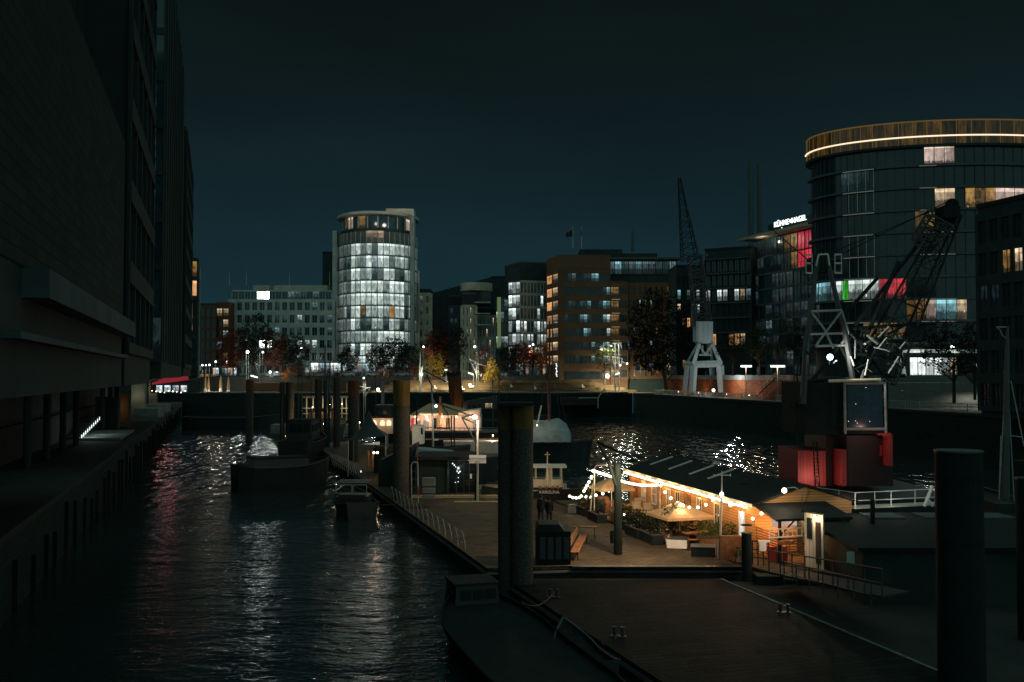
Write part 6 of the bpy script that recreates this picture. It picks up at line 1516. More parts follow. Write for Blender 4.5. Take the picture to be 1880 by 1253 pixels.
# ---------------------------------------------------------------- people
def person(label, px, py, h, rz, stride=.18, group='pair walking on the pontoon', hood=False):
    p = G(px, py, 1.0); t = thing('person', label, 'person', p, rz, group=group); k = h/1.75
    J = {'pelvis': (0, 0, .95), 'spine': (0, 0, 1.18), 'chest': (0, .01, 1.38), 'neck': (0, .0, 1.50), 'headb': (0, .02, 1.58), 'head': (0, .03, 1.66), 'htop': (0, .01, 1.72)}
    R_ = {'pelvis': .135, 'spine': .12, 'chest': .14, 'neck': .055, 'headb': .075, 'head': .092, 'htop': .06}
    E = [('pelvis', 'spine'), ('spine', 'chest'), ('chest', 'neck'), ('neck', 'headb'), ('headb', 'head'), ('head', 'htop')]
    for s, n in ((-1, 'l'), (1, 'r')):
        st = stride*s
        J.update({'hip'+n: (s*.09, 0, .90), 'knee'+n: (s*.10, -st*.5-.03, .50), 'ank'+n: (s*.10, -st+.04, .09+(.06 if s < 0 else 0)), 'toe'+n: (s*.11, -st-.14, .035),
                  'sh'+n: (s*.18, .01, 1.42), 'elb'+n: (s*.24, .03+st*.3, 1.13), 'wr'+n: (s*.23, -.06+st*.5, .90), 'palm'+n: (s*.23, -.07+st*.5, .83)})
        R_.update({'hip'+n: .095, 'knee'+n: .062, 'ank'+n: .045, 'toe'+n: .035, 'sh'+n: .068, 'elb'+n: .05, 'wr'+n: .03, 'palm'+n: .036})
        E += [('pelvis', 'hip'+n), ('hip'+n, 'knee'+n), ('knee'+n, 'ank'+n), ('ank'+n, 'toe'+n), ('chest', 'sh'+n), ('sh'+n, 'elb'+n), ('elb'+n, 'wr'+n), ('wr'+n, 'palm'+n)]
        for f in range(5):
            a = 'f%d%s' % (f, n); px_, py_, pz_ = J['palm'+n]
            if f == 4: J[a+'a'] = (px_-s*.01, py_-.045, pz_-.005); J[a+'b'] = (px_-s*.015, py_-.06, pz_-.04)
            else: J[a+'a'] = (px_-s*.005, py_-.03+.018*f, pz_-.05); J[a+'b'] = (px_-s*.02, py_-.035+.018*f, pz_-.085+.008*abs(f-1))
            R_[a+'a'] = .0095; R_[a+'b'] = .008; E += [('palm'+n, a+'a'), (a+'a', a+'b')]
    names = list(J); idx = {n: i for i, n in enumerate(names)}
    me = bpy.data.meshes.new('body'); me.from_pydata([tuple(c*k for c in J[n]) for n in names], [(idx[a], idx[b]) for a, b in E], [])
    o = bpy.data.objects.new('body', me); COL.objects.link(o); o.parent = t; me.materials.append(MATS['skin']); WM[o.name] = WM[t.name]
    md = o.modifiers.new('Skin', 'SKIN'); sv = me.skin_vertices[0].data
    for n in names: sv[idx[n]].radius = (R_[n]*k, R_[n]*k)
    sv[idx['pelvis']].use_root = True
    o.modifiers.new('Sub', 'SUBSURF').levels = 1; o.modifiers['Sub'].render_levels = 1
    M_ = WM[t.name]
    def W_(c): return M_ @ (V(c)*k)
    def cloth(name, mt, chains, grow):
        m = MB()
        for ch in chains:
            for a, b in zip(ch, ch[1:]):
                m.tube(W_(J[a]), W_(J[b]), (R_[a]+grow)*k, (R_[b]+grow)*k, n=12); m.ball(W_(J[b]), (R_[b]+grow)*k*.98, n=10)
            m.ball(W_(J[ch[0]]), (R_[ch[0]]+grow)*k*.98, n=10)
        return m.build(name, mt, t)
    c = cloth('coat', 'coat', [('shl', 'elbl', 'wrl'), ('shr', 'elbr', 'wrr'), ('shl', 'chest', 'shr')], .022)
    m = MB(); m.lathe(W_((0, 0, 0)), [(r*k, z*k) for r, z in ((.245, .74), (.225, .95), (.20, 1.15), (.225, 1.33), (.20, 1.44), (.09, 1.52))], n=16); m.build('coat_body', 'coat', t)
    cloth('trousers', 'jeans', [('hipl', 'kneel', 'ankl'), ('hipr', 'kneer', 'ankr')], .016)
    for n in 'lr':
        m = MB(); a, b = W_(J['ank'+n]), W_(J['toe'+n]); m.tube(a-V((0, 0, .04)), b, .05*k, .04*k, n=8); m.build('shoe', 'black_metal' if n == 'l' else 'rubber', t)
    m = MB(); m.ball(W_((0, .035, 1.675)), .104*k, n=12, sz=1.08); m.build('hair', 'hair', t)
    # face: nose, eyes, mouth, ears
    m = MB(); m.tube(W_((0, -.055, 1.655)), W_((0, -.09, 1.63)), .010*k, .014*k, n=6); m.build('nose', 'skin', t)
    for s in (-1, 1):
        m = MB(); m.ball(W_((s*.033, -.062, 1.665)), .011*k, n=6); m.build('eye', 'white_paint', t)
        m = MB(); m.ball(W_((s*.098, .03, 1.65)), .022*k, n=6); m.build('ear', 'skin', t)
    m = MB(); m.tube(W_((-.02, -.064, 1.60)), W_((.02, -.064, 1.60)), .006*k, n=5); m.build('mouth', 'red_paint', t)
    return t
person('person in a dark coat walking away, the left and broader one of the pair', 993, 958, 1.80, math.radians(188))
person('person in a dark hooded jacket with pale soles, right one of the pair', 1008.5, 962, 1.74, math.radians(172), stride=-.2)
# ================================================================ SHIPS AND BOATS
def hull(par, c, Lg, Bm, z0, z1, rz, mt='hull_black', bow=1.6, sheer=.5, name='hull', deck='dark_timber', gun='dark_metal'):
    """shaped hull: c = centre, bow towards +x of the boat"""
    M_ = Matrix.Translation(V(c)) @ Matrix.Rotation(rz, 4, 'Z'); m = MB(); n = 14; secs = []
    for i in range(n+1):
        s = i/n; x = -Lg/2+Lg*s
        w = Bm/2*(1-max(0, (s-.62)/.38)**2.2)*(1-.25*max(0, (.18-s)/.18)**1.5); zt = z1+sheer*max(0, (s-.5)*2)**2+sheer*.35*max(0, (.3-s)/.3)**2
        fl = .72+.1*(1-s); secs.append([M_ @ V((x-(bow*.35 if s > .95 else 0), -w*fl, z0)), M_ @ V((x, -w, zt)), M_ @ V((x, w, zt)), M_ @ V((x-(bow*.35 if s > .95 else 0), w*fl, z0))])
    for a, b in zip(secs, secs[1:]):
        m.face([a[0], b[0], b[1], a[1]]); m.face([a[2], b[2], b[3], a[3]]); m.face([a[0], a[3], b[3], b[0]])
    m.face([secs[0][0], secs[0][1], secs[0][2], secs[0][3]]); m.face(secs[-1][::-1]); m.build(name, mt, par)
    m = MB()
    for a, b in zip(secs, secs[1:]):
        d = V((0, 0, -.18)); m.face([a[1]+d, b[1]+d, b[2]+d, a[2]+d])
    m.build('deck', deck, par)
    m = MB()
    for a, b in zip(secs, secs[1:]): m.tube(a[1], b[1], .05, n=5); m.tube(a[2], b[2], .05, n=5)
    m.build('gunwale', gun, par)
    return M_
RZB = math.radians(90)+AX       # bow pointing up the basin
def house(par, M_, x0, x1, w, z0, z1, mt, name='deckhouse', wins=0, wm='glass_dark', taper=.92):
    m = MB(); b = [M_ @ V((x, y, z0-0)) for x, y in ((x0, -w/2), (x1, -w/2), (x1, w/2), (x0, w/2))]
    c = [M_ @ V(((x0+x1)/2+(x-(x0+x1)/2)*taper, y*taper, z1)) for x, y in ((x0, -w/2), (x1, -w/2), (x1, w/2), (x0, w/2))]
    for p in b: p.z = z0
    for p in c: p.z = z1
    m.hexa(b, c); h = m.build(name, mt, par)
    m = MB(); r = [M_ @ V(((x0+x1)/2+(x-(x0+x1)/2)*taper*1.05, y*taper*1.08, 0)) for x, y in ((x0, -w/2), (x1, -w/2), (x1, w/2), (x0, w/2))]
    m.hexa([V((p.x, p.y, z1+.003)) for p in r], [V((p.x, p.y, z1+.1)) for p in r]); m.build('roof', 'roof_felt' if mt != 'hull_white' else 'grey_metal', h)
    if wins:
        for s in (-1, 1):
            for i in range(wins):
                a = x0+(x1-x0)*(i+.25)/wins; bb = x0+(x1-x0)*(i+.75)/wins; y = s*(w/2*.975+.03); za, zb = z0+(z1-z0)*.42, z0+(z1-z0)*.8
                m = MB(); q = [M_ @ V((x, y, 0)) for x in (a, bb)]; m.face([V((q[0].x, q[0].y, za)), V((q[1].x, q[1].y, za)), V((q[1].x, q[1].y, zb)), V((q[0].x, q[0].y, zb))], 0, ((i+.1, .3), (i+.9, .3), (i+.9, .95), (i+.1, .95))); m.build('window', wm, h)
        for i in range(3):
            y0_, y1_ = -w/2*.8+i*w*.27, -w/2*.8+i*w*.27+w*.22; q = [M_ @ V((x0-.04, y, 0)) for y in (y0_, y1_)]; za, zb = z0+(z1-z0)*.45, z0+(z1-z0)*.85
            m = MB(); m.face([V((q[0].x, q[0].y, za)), V((q[1].x, q[1].y, za)), V((q[1].x, q[1].y, zb)), V((q[0].x, q[0].y, zb))], 0, ((i+.1, .3), (i+.9, .3), (i+.9, .95), (i+.1, .95))); m.build('window', wm, h)
    return h
# tug with open wheelhouse behind the walking pair
c = V((XP(1010, 82), 83, 0)); t = thing('tugboat', 'small dark tug with a pale canopy wheelhouse and white name on its bow', 'boat', c)
M_ = hull(t, c, 11, 3.4, -.3, 1.75, math.radians(-8), sheer=.45)
m = MB(); a, b = P(962, 889, 81.5), P(1033, 893, 81.5); m.bx(a.x, b.x, 81.4, 83.6, 1.9, 2.55); m.build('cabin', 'cream_paint', t)
for x in (966, 984, 1010, 1013, 1031):
    for Yp in (81.4, 83.6):
        m = MB(); p = P(x, 890, 81.4); m.tube((p.x, Yp, 2.5), (p.x, Yp, 3.55), .06, n=6); m.build('canopy_post', 'cream_paint', t)
m = MB(); m.bx(XP(960, 81.5), XP(1040, 81.5), 81.2, 83.8, 3.5, 3.62); m.build('canopy', 'canvas_white', t)
m = MB(); m.tube(P(1005, 895, 81), P(1005, 830, 81), .07, .04); m.tube(P(1000, 835, 81), P(1010, 835, 81), .04); m.tube(P(1005, 850, 81), P(1001, 896, 81), .03, n=4); m.tube(P(1005, 850, 81), P(1009, 896, 81), .03, n=4); m.build('mast', 'cream_paint', t)
m = MB()
for px in (1003, 1015, 1024, 992): m.box(P(px, 897, 81.0), (.22, .2, .2))
m.build('deck_gear', 'wood_red', t)
for px in (1035, 1039):
    m = MB(); m.tube(P(px, 898, 80.8), P(px, 888, 80.8), .05); m.build('bollard', 'pale_metal', t)
letters(t, 'KAROLINA', .33, P(1008.5, 906.5, 80.5)+V((0, -.0, 0)), math.radians(90), 0, 'white_paint')
m = MB(); m.tube(P(963, 902.5, 81.0), P(1046, 897.5, 82.6), .045, n=6); m.build('rub_rail', 'pale_metal', t)
lamp(t, P(1000, 880, 79.8), 16, (1, .7, .45), .1)
# sailing boat with tarpaulin
c = V((XP(1000, 128), 129, 0)); t = thing('sailing_boat', 'old sailing boat wrapped in grey tarpaulin with one tall dark mast', 'boat', c)
M_ = hull(t, c, 12.5, 4.2, -.3, 2.3, math.radians(-6), mt='hull_dark', sheer=.5)
m = MB(); r = random.Random(4)
xs = [955, 975, 1000, 1025, 1040, 1048]; top = [776, 771, 772, 768, 778, 796]
for i in range(5):
    for s in (-1, 1):
        a, b = P(xs[i], top[i], 128), P(xs[i+1], top[i+1], 128); d = P(xs[i+1], 812, 128-s*1.9); e = P(xs[i], 813, 128-s*1.9)
        d.y = 128-s*1.9; e.y = 128-s*1.9; mid1 = a.lerp(e, .5)+V((0, -s*.5, -.1)); mid2 = b.lerp(d, .5)+V((0, -s*.35, .1)); m.face([a, b, mid2, mid1]); m.face([mid1, mid2, d, e])
m.build('tarpaulin', 'tarpaulin', t)
m = MB(); m.tube(P(1009, 800, 128), P(1009, 590, 128), .16, .10); m.build('mast', 'dark_metal', t)
m = MB(); m.tube(P(1007, 775, 127), P(1005, 700, 127), .07, .05); m.build('boom', 'red_paint', t)
m = MB(); m.tube(P(986, 781, 126.8), P(994, 745, 127.5), .13, .10); m.build('gaff', 'cream_paint', t)
for a, b in (((1009, 595), (990, 790)), ((1009, 595), (1030, 790)), ((1009, 640), (1045, 800))):
    m = MB(); m.tube(P(*a, 128), P(*b, 128), .025, n=4); m.build('stay', 'dark_metal', t)
m = MB()
for i in range(9): m.ball(P(1021+(i % 3)*.7, 668+i*2.9, 127.8), .07+.03*(i % 2), n=6)
m.build('rigging_lamp', 'glow_stair', t)
m = MB(); m.ball(P(986, 781.5, 126.5), .09); m.build('deck_lamp', 'glow_warm', t); lamp(t, P(988, 776, 124.5), 60, (1, .8, .6), .1)
# steamer with leaning brown funnel and lit tent deck
c = V((XP(835, 124), 126, 0)); t = thing('restaurant_ship', 'restaurant ship with a pink lit tented deck below the leaning brown funnel', 'ship', c)
m = MB(); x0, x1 = XP(738, 121), XP(930, 121); zdk = ZP(792, 121)
m.hexa([V((x0+1, 121, -.3)), V((x1-1, 121, -.3)), V((x1, 129, -.3)), V((x0, 129, -.3))], [V((x0, 120.6, zdk)), V((x1, 120.6, zdk)), V((x1, 129.5, zdk)), V((x0, 129.5, zdk))]); m.build('hull', 'hull_dark', t)
m = MB(); m.bx(x0, x1, 120.4, 120.58, zdk-.15, zdk+.1); m.build('gunwale', 'concrete', t)
m = MB(); m.bx(XP(752, 122), XP(882, 122), 122.2, 128, zdk+.01, ZP(763, 122)); m.build('deckhouse', 'canvas_white', t)
m = MB(); a, b = P(750, 763, 121.6), P(882, 763, 121.6); ap1, ap2 = P(788, 741, 125), P(815, 741, 125)
c4 = [V((a.x, 121.6, a.z)), V((b.x, 121.6, a.z)), V((b.x, 128.4, a.z)), V((a.x, 128.4, a.z))]
m.face([c4[0], c4[1], ap2, ap1]); m.face([c4[1], c4[2], ap2]); m.face([c4[2], c4[3], ap1, ap2]); m.face([c4[3], c4[0], ap1]); m.build('tent_roof', 'tent_dark' if False else 'canvas', t)
m = MB(); m.tube(P(770, 760.5, 121.4), P(813, 760.5, 121.4), .16); m.build('awning_roll', 'canvas_white', t)
m = MB(); a, b = P(842, 762, 121.3), P(881, 752, 121.3); m.hexa([V((a.x, 121.3, a.z)), V((b.x, 121.3, a.z)), V((b.x, 127, a.z)), V((a.x, 127, a.z))], [V((a.x, 121.3, a.z+.35)), V((b.x, 121.3, b.z)), V((b.x, 127, b.z)), V((a.x, 127, a.z+.35))]); m.build('side_awning', 'canvas_white', t)
for x0_, x1_, mt, nm in ((755, 760, 'lit_redroom', 'door'), (765, 772, 'lit_warm', 'door'), (777, 787, 'lit_pink', 'window'), (796, 801, 'black_metal', 'door'), (868, 873, 'lit_pink', 'window'), (819, 826, 'lit_amber', 'window')):
    m = MB(); m.face([P(x0_, 788, 122.1), P(x1_, 788, 122.1), P(x1_, 768, 122.1), P(x0_, 768, 122.1)], 0, ((x0_+.1, .2), (x0_+.9, .2), (x0_+.9, .95), (x0_+.1, .95))); m.build(nm, mt, t)
m = MB(); m.tube(P(809, 786, 121.2), P(808, 728, 121.2), .16, .12); m.build('mast', 'wood_red', t)
m = MB(); m.tube(P(738, 784, 120.5), P(930, 788, 120.5), .04)
for px in range(745, 930, 9): m.tube(P(px, 784+(px-738)*.02, 120.5), P(px, 791, 120.5), .025, n=4)
m.build('railing', 'black_metal', t)
m = MB(); m.bx(XP(803, 121), XP(822, 121), 120.7, 121, ZP(788, 121), ZP(785, 121)); m.bx(XP(804, 121), XP(805, 121), 120.7, 121, zdk, ZP(785, 121)); m.bx(XP(820, 121), XP(821, 121), 120.7, 121, zdk, ZP(785, 121)); m.build('deck_table', 'dark_metal', t)
for px, pw in ((762, 90), (783, 150), (812, 150), (838, 90), (864, 130)):
    q = P(px, 765.5, 121.2); lamp(t, q+V((0, -.6, -.5)), pw*.75, (1, .55, .36), .12)
    m = MB(); m.ball(q, .10); m.build('deck_lamp', 'glow_warm', t)
# funnel steamer
c = V((XP(850, 150), 150, 0)); t = thing('steamship', 'old steamer with a tall leaning rust brown funnel and dark wheelhouse', 'ship', c)
M_ = hull(t, c, 26, 6, -.3, 4.2, math.radians(-4), mt='hull_dark', sheer=1.0)
m = MB(); m.tube(P(841, 757, 148), P(833, 686, 148), .95, 1.02, n=20); m.build('funnel', 'rust', t)
m = MB(); m.tube(P(833.2, 690, 148), P(832.8, 684, 148), 1.12, 1.12, n=20); m.build('funnel_cap', 'black_metal', t)
m = MB(); a, b, c_ = P(850, 752, 147), P(912, 752, 147), P(912, 727, 147); d = P(850, 738, 147)
m.hexa([V((a.x, 147, a.z)), V((b.x, 147, b.z)), V((b.x, 150, b.z)), V((a.x, 150, a.z))], [V((a.x, 147, d.z)), V((b.x, 147, c_.z)), V((b.x, 150, c_.z)), V((a.x, 150, d.z))]); m.build('wheelhouse', 'hull_dark', t)
for i in range(4):
    x0_ = 891+i*3.4; m = MB(); m.face([P(x0_, 750, 146.9), P(x0_+2.4, 750, 146.9), P(x0_+2.4, 741, 146.9), P(x0_, 741, 146.9)], 0, ((i+.1, .3), (i+.9, .3), (i+.9, .9), (i+.1, .9))); m.build('window', 'lit_warm', t)
for px in (858, 868, 878):
    m = MB(); m.face([P(px, 750, 146.9), P(px+5, 750, 146.9), P(px+5, 743, 146.9), P(px, 743, 146.9)]); m.build('window', 'glass_dark', t)
lamp(t, P(846, 754, 145.5), 36, (1, .5, .25), .1)
# white hulled boat
c = V((XP(872, 106), 107, 0)); t = thing('motor_yacht', 'cream hulled boat lying across behind the sign board', 'boat', c)
m = MB(); z1, z0 = ZP(812, 105), ZP(833, 105)
n = 10; pr = None
for i in range(n+1):
    s = i/n; x = XP(812, 105)+(XP(935, 105)-XP(812, 105))*s; w = 2.0*min(1, (s*2.2+.05))**.5
    cur = [V((x, 107-w, z1)), V((x+.3*(1-s), 107-w*.85, z0)), V((x+.5*(1-s), 107, z0-1.8)), V((x+.3*(1-s), 107+w*.85, z0)), V((x, 107+w, z1))]
    if pr:
        for k in range(4): m.face([pr[k], cur[k], cur[k+1], pr[k+1]])
        m.face([pr[0], pr[4], cur[4], cur[0]])
    pr = cur
m.build('hull', 'hull_white', t)
m = MB(); m.tube(P(760, 808, 110), P(925, 805.5, 110), .08); m.build('rub_rail', 'wood_red', t)
for px in (829, 834):
    m = MB(); m.tube(P(px, 826, 104), P(px, 764, 104), .07); m.build('stanchion', 'black_metal', t)
lamp(t, P(862, 795, 101), 60, (1, .72, .5), .15)
# boat left with pale wheelhouse
t = thing('workboat', 'dark workboat with a small pale wheelhouse between pile and restaurant ship', 'boat', V((XP(790, 104), 104, 0)))
M_ = hull(t, V((XP(775, 103), 104, 0)), 10, 3.4, -.3, 3.4, math.radians(4), mt='hull_black', sheer=.4)
m = MB(); m.bx(XP(757, 102), XP(777, 102), 102, 104, 4.0, ZP(782, 102)); m.build('wheelhouse', 'white_paint', t)
m = MB(); m.bx(XP(773, 101.9), XP(776.5, 101.9), 101.93, 101.97, ZP(798, 102), ZP(786, 102)); m.build('door', 'glass_dark', t)
m = MB(); p = P(800, 808, 101); m.ball(p, .3, n=10, sz=.35); m.build('deck_dome', 'white_paint', t)
# covered launch in front of it
t = thing('launch', 'dark covered launch with a pale curved gunwale behind the glass pavilion', 'boat', V((XP(820, 92), 92, 0)))
M_ = hull(t, V((XP(822, 92), 93, 0)), 9.5, 3.0, -.3, 3.0, math.radians(-3), mt='hull_dark', sheer=.5)
m = MB(); a, b = P(760, 830, 91), P(876, 838, 91)
m.hexa([V((a.x, 91, 3.0)), V((b.x, 91, 2.9)), V((b.x, 94.5, 2.9)), V((a.x, 94.5, 3.0))], [V((a.x+.2, 91.4, 4.3)), V((b.x-2.5, 91.4, 4.0)), V((b.x-2.5, 94.2, 4.0)), V((a.x+.2, 94.2, 4.3))]); m.build('cover', 'tarpaulin', t)
m = MB(); m.path([P(812, 836, 90.8), P(830, 834, 90.5), P(850, 834, 90.5), P(872, 832, 90.8)], .09); m.build('gunwale_strip', 'white_paint', t)
# dark pavilion with glass front
t = thing('pavilion', 'dark flat roofed pavilion with a glass corner and tiny lights inside', 'pavilion', V((XP(825, 84), 84, 1)))
m = MB(); m.bx(XP(762, 83), XP(822, 83), 83, 88, 1.0, ZP(846, 83)); m.build('wall', 'black_wall', t)
m = MB(); m.bx(XP(760, 82.5), XP(872, 82.5), 82.4, 88.5, ZP(844, 83), ZP(838, 83)); m.build('roof', 'roof_felt', t)
m = MB()
for i, px in enumerate((823, 838, 852, 862, 873)): m.bx(XP(px, 82.6)-.03, XP(px, 82.6)+.03, 82.6, 82.68, 1.0, ZP(844, 82.6))
for py in (852, 862, 872, 883): m.bx(XP(852, 82.6), XP(873, 82.6), 82.62, 82.66, ZP(py, 82.6), ZP(py, 82.6)+.03)
m.build('window_frame', 'dark_metal', t)
m = MB(); m.bx(XP(823, 86), XP(873, 86), 86, 86.05, 1.0, ZP(846, 86)); m.build('back_wall', 'glass_dark', t)
r = random.Random(12)
for px, py in ((831, 851.5), (834, 854.5), (837, 857.5), (839, 865.5), (842, 868.5), (844.5, 866), (836, 886), (841.5, 877.5), (841, 885)):
    m = MB(); m.ball(P(px, py, 83.2), .065 if py < 870 else .04, n=6); m.build('bulb', 'glow_stair', t)
m = MB(); m.tube(P(859, 892, 82.9), P(859, 885, 82.9), .17, n=12); m.build('lantern', 'rust', t)
m = MB(); a = P(864.5, 879, 82.55); m.bx(a.x-.08, a.x+.08, 82.5, 82.55, a.z, a.z+.38); m.build('notice', 'white_paint', t)
lamp(t, P(838, 866, 84.5), 16, (.8, 1, .95), .1)
m = MB(); m.bx(XP(758, 82), XP(925, 82), 81.6, 82.2, 1.003, 1.22); m.single('timber_kerb', 'bench_wood', 'pale timber kerb along the front of the glass pavilion', 'kerb')
m = MB(); m.bx(XP(835, 78.8), XP(925, 78.8), 78.6, 78.9, 1.003, 1.12); m.single('timber_kerb', 'bench_wood', 'pale timber beam lying on the pontoon before the slatted bench', 'kerb')
t = thing('bench', 'long stepped slatted bench lit yellow behind the sign post', 'bench', V((XP(900, 82.5), 83, 1)))
for k in range(4):
    m = MB(); m.bx(XP(879, 83), XP(925, 83), 82.7+k*.35, 82.98+k*.35, 1.0+k*.22, 1.19+k*.22); m.build('slat', 'bench_wood', t)
lamp(t, P(898, 872, 81.6), 22, (1, .8, .45), .1)
# sign on post with lamp mast arms
t = thing('lamp_mast', 'slim lamp mast with crossing black arms and a dazzling white lamp above the sign board', 'street lamp', V((XP(877, 80), 80, 1)))
m = MB(); m.tube((XP(877, 80), 80, 1), P(877, 772, 80), .10, .08); m.build('pole', 'pale_metal', t)
m = MB(); m.tube((XP(873.5, 80.3), 80.3, 1), P(875.5, 778, 80.3), .09, .09); m.build('back_pole', 'black_metal', t)
for a, b in (((848, 767), (880, 781)), ((848, 767), (874, 813)), ((848, 767), (868, 762)), ((812, 745), (866, 764))):
    m = MB(); m.tube(P(*a, 80), P(*b, 80), .07, .06); m.build('arm', 'black_metal', t)
q = P(872, 766, 79.6); m = MB(); m.ball(q, .21, n=12, sz=.75); m.build('lamp_head', 'glow_white', t); lamp(t, q+V((0, -.45, -.3)), 420, (1, .74, .54), .15)
t = thing('sign_board', 'pale pink sign board with two lines of writing on the lamp mast', 'sign', P(877, 851, 79.85))
a, b = P(861.5, 851, 79.8), P(892.5, 836, 79.8); m = MB(); m.bx(a.x, b.x, 79.78, 79.84, a.z, b.z); m.build('panel', 'white_paint', t)
letters(t, 'TRADITIONSSCHIFF', .185, P(877, 844, 79.76), math.radians(90), 0, 'black_metal', .004)
letters(t, 'HAFEN', .15, P(876, 849, 79.76), math.radians(90), 0, 'black_metal', .004)
lamp(t, P(880, 842, 78.4), 5, (1, .72, .55), .05)
# other masts around mid picture
mast('lamp_mast', 'pale mast with a slanting strut and a round white lamp before the tented deck', 112, [(796, 800, 792.5, 706), (793, 730, 800, 745, .8)], [(800.5, 746, 2.6)], zb=1.0, power=150, col=(1, .82, .6), r=.11)
mast('lamp_mast', 'thin black mast with arms crossing in front of the tented deck', 118, [(765, 790, 765, 735), (808, 740, 822, 760, .7), (822, 760, 826, 790, .6), (776, 680, 822, 703, .8), (782, 688, 795, 712, .8)], [], zb=1.0, mt='black_metal', r=.1)
# pale cabinet boxes & hand rail left of pavilion
for i, (px, y0, y1) in enumerate(((786, 878, 893), (786, 897, 906), (786, 910, 916))):
    m = MB(); a, b = P(775, y1, 77-i*.6), P(798.5, y0, 77-i*.6); m.bx(a.x, b.x, 77-i*.6, 77.5-i*.6, a.z, b.z); m.single('locker', 'concrete', ('tall pale locker beside the steel pile with the yellow top', 'lower pale locker half hidden under the tall one', 'lowest flat pale box in front of the lockers')[i], 'locker')
t = thing('ladder', 'curved pale handrail of a boarding ladder right of the yellow topped pile', 'ladder', G(757, 925, 1))
for dx in (0, 12):
    m = MB(); m.path([P(756+dx, 925, 76), P(755+dx, 855, 76), P(757+dx*.8, 850, 76), P(762, 848.5, 76)], .045); m.build('handrail', 'pale_metal', t)
for py in (866, 880, 895):
    m = MB(); m.tube(P(755, py, 76), P(767, py, 76), .03); m.build('rung', 'dark_metal', t)
m = MB(); m.tube(P(766.5, 870, 76.3), P(766.3, 812, 76.3), .035); m.single('thin_pole', 'wood_red', 'thin reddish pole right beside the yellow topped pile', 'pole')
m = MB(); m.hexa([P(767, 910, 75.8), P(771, 910, 75.8), P(771, 910, 75.8)+V((0, .1, 0)), P(767, 910, 75.8)+V((0, .1, 0))], [P(768.5, 893, 75.8), P(770, 893, 75.8), P(770, 893, 75.8)+V((0, .1, 0)), P(768.5, 893, 75.8)+V((0, .1, 0))]); m.single('traffic_cone', 'red_paint', 'thin red marker standing by the pale lockers', 'marker')
# marquee
t = thing('tent', 'dark pyramid marquee with a sharp peak left of the yellow topped pile', 'tent', V((XP(680, 102), 102, 1)))
ap = P(677, 753, 102); c4 = [V((XP(640, 99), 99, ZP(808, 99))), V((XP(709, 99), 99, ZP(801, 99))), V((XP(712, 105), 105, ZP(797, 105))), V((XP(650, 105), 105, ZP(800, 105)))]
m = MB()
for i in range(4):
    a, b = c4[i], c4[(i+1) % 4]; ma, mb_ = a.lerp(ap, .5)-V((0, 0, .65)), b.lerp(ap, .5)-V((0, 0, .65))
    m.face([a, b, mb_, ma]); q1, q2 = ma.lerp(ap, .55)-V((0, 0, .2)), mb_.lerp(ap, .55)-V((0, 0, .2)); m.face([ma, mb_, q2, q1]); m.face([q1, q2, ap])
m.build('canopy', 'tent_dark', t)
m = MB(); m.face([P(664, 816, 98.9), P(697, 811, 98.9), P(697, 817.5, 98.9)]); m.build('flap', 'white_paint', t)
for c in c4:
    m = MB(); m.tube(V((c.x, c.y, 1)), c, .06); m.build('pole', 'grey_metal', t)
for px in (676, 684):
    m = MB(); m.tube(P(px, 860, 98.5), P(px, 828, 98.5), .12); m.build('post', 'wood_red', t)
for px in (686.5, 693):
    m = MB(); m.ball(P(px, 831.5, 98), .12); m.build('lamp_globe', 'glow_warm', t)
m = MB(); m.ball(P(662.5, 866, 97), .1); m.build('lamp_globe', 'glow_stair', t)
lamp(t, P(690, 833, 97), 14, (1, .85, .55), .1); lamp(t, P(686, 815, 97.6), 7, (.7, 1, .95), .1)
# long dark cover right of tent
m = MB(); a, b = P(700, 835, 92), P(760, 800, 92); m.hexa([V((a.x, 90, 1)), V((b.x, 90, 1)), V((b.x, 97, 1)), V((a.x, 97, 1))], [V((a.x, 90, 3.3)), V((b.x, 90, 4.6)), V((b.x, 97, 4.6)), V((a.x, 97, 3.3))]); m.single('shed', 'black_wall', 'black shed with sloping roof between marquee and yellow topped pile', 'shed')
# pale hut with three arched lit windows, and a wheelhouse, left of the yellow topped pile
t = thing('clubhouse', 'low beige clubhouse with three small arched lit windows behind the marquee', 'hut', V((XP(712, 128), 128, 1)))
m = MB(); m.bx(XP(684, 128), XP(742, 128), 128, 132, ZP(797, 128), ZP(768, 128)); m.build('wall', 'cream_boards', t)
m = MB(); m.bx(XP(682, 128), XP(744, 128), 127.6, 132.4, ZP(768, 128)+.003, ZP(765, 128)); m.build('roof', 'roof_felt', t)
m = MB(); m.bx(XP(690, 130), XP(742, 130), 129, 132, ZP(765, 129)+.01, ZP(744, 129)); m.build('upper_cabin', 'hull_dark', t)
for px in (694, 708, 722):
    m = MB(); m.face([P(px-4.5, 760, 128.95), P(px+4.5, 760, 128.95), P(px+4.5, 749, 128.95), P(px-4.5, 749, 128.95)]); m.build('cabin_window', 'glass_blue', t)
for px in (687, 702, 714):
    m = MB(); c0 = P(px, 776, 127.9); pts = [c0+V((.3*math.cos(a*math.pi/6), 0, .3*math.sin(a*math.pi/6))) for a in range(7)]; m.face(pts+[c0+V((-.3, 0, -.4)), c0+V((.3, 0, -.4))]); m.build('arched_window', 'glow_line', t)
    lamp(t, c0+V((0, -.8, .2)), 16, (1, .6, .35), .1)
m = MB(); m.bx(XP(534, 150), XP(582, 150), 150, 152, .8, ZP(786, 150)); m.single('jetty', 'concrete', 'pale lit strip of jetty behind the black steam tug', 'jetty'); 
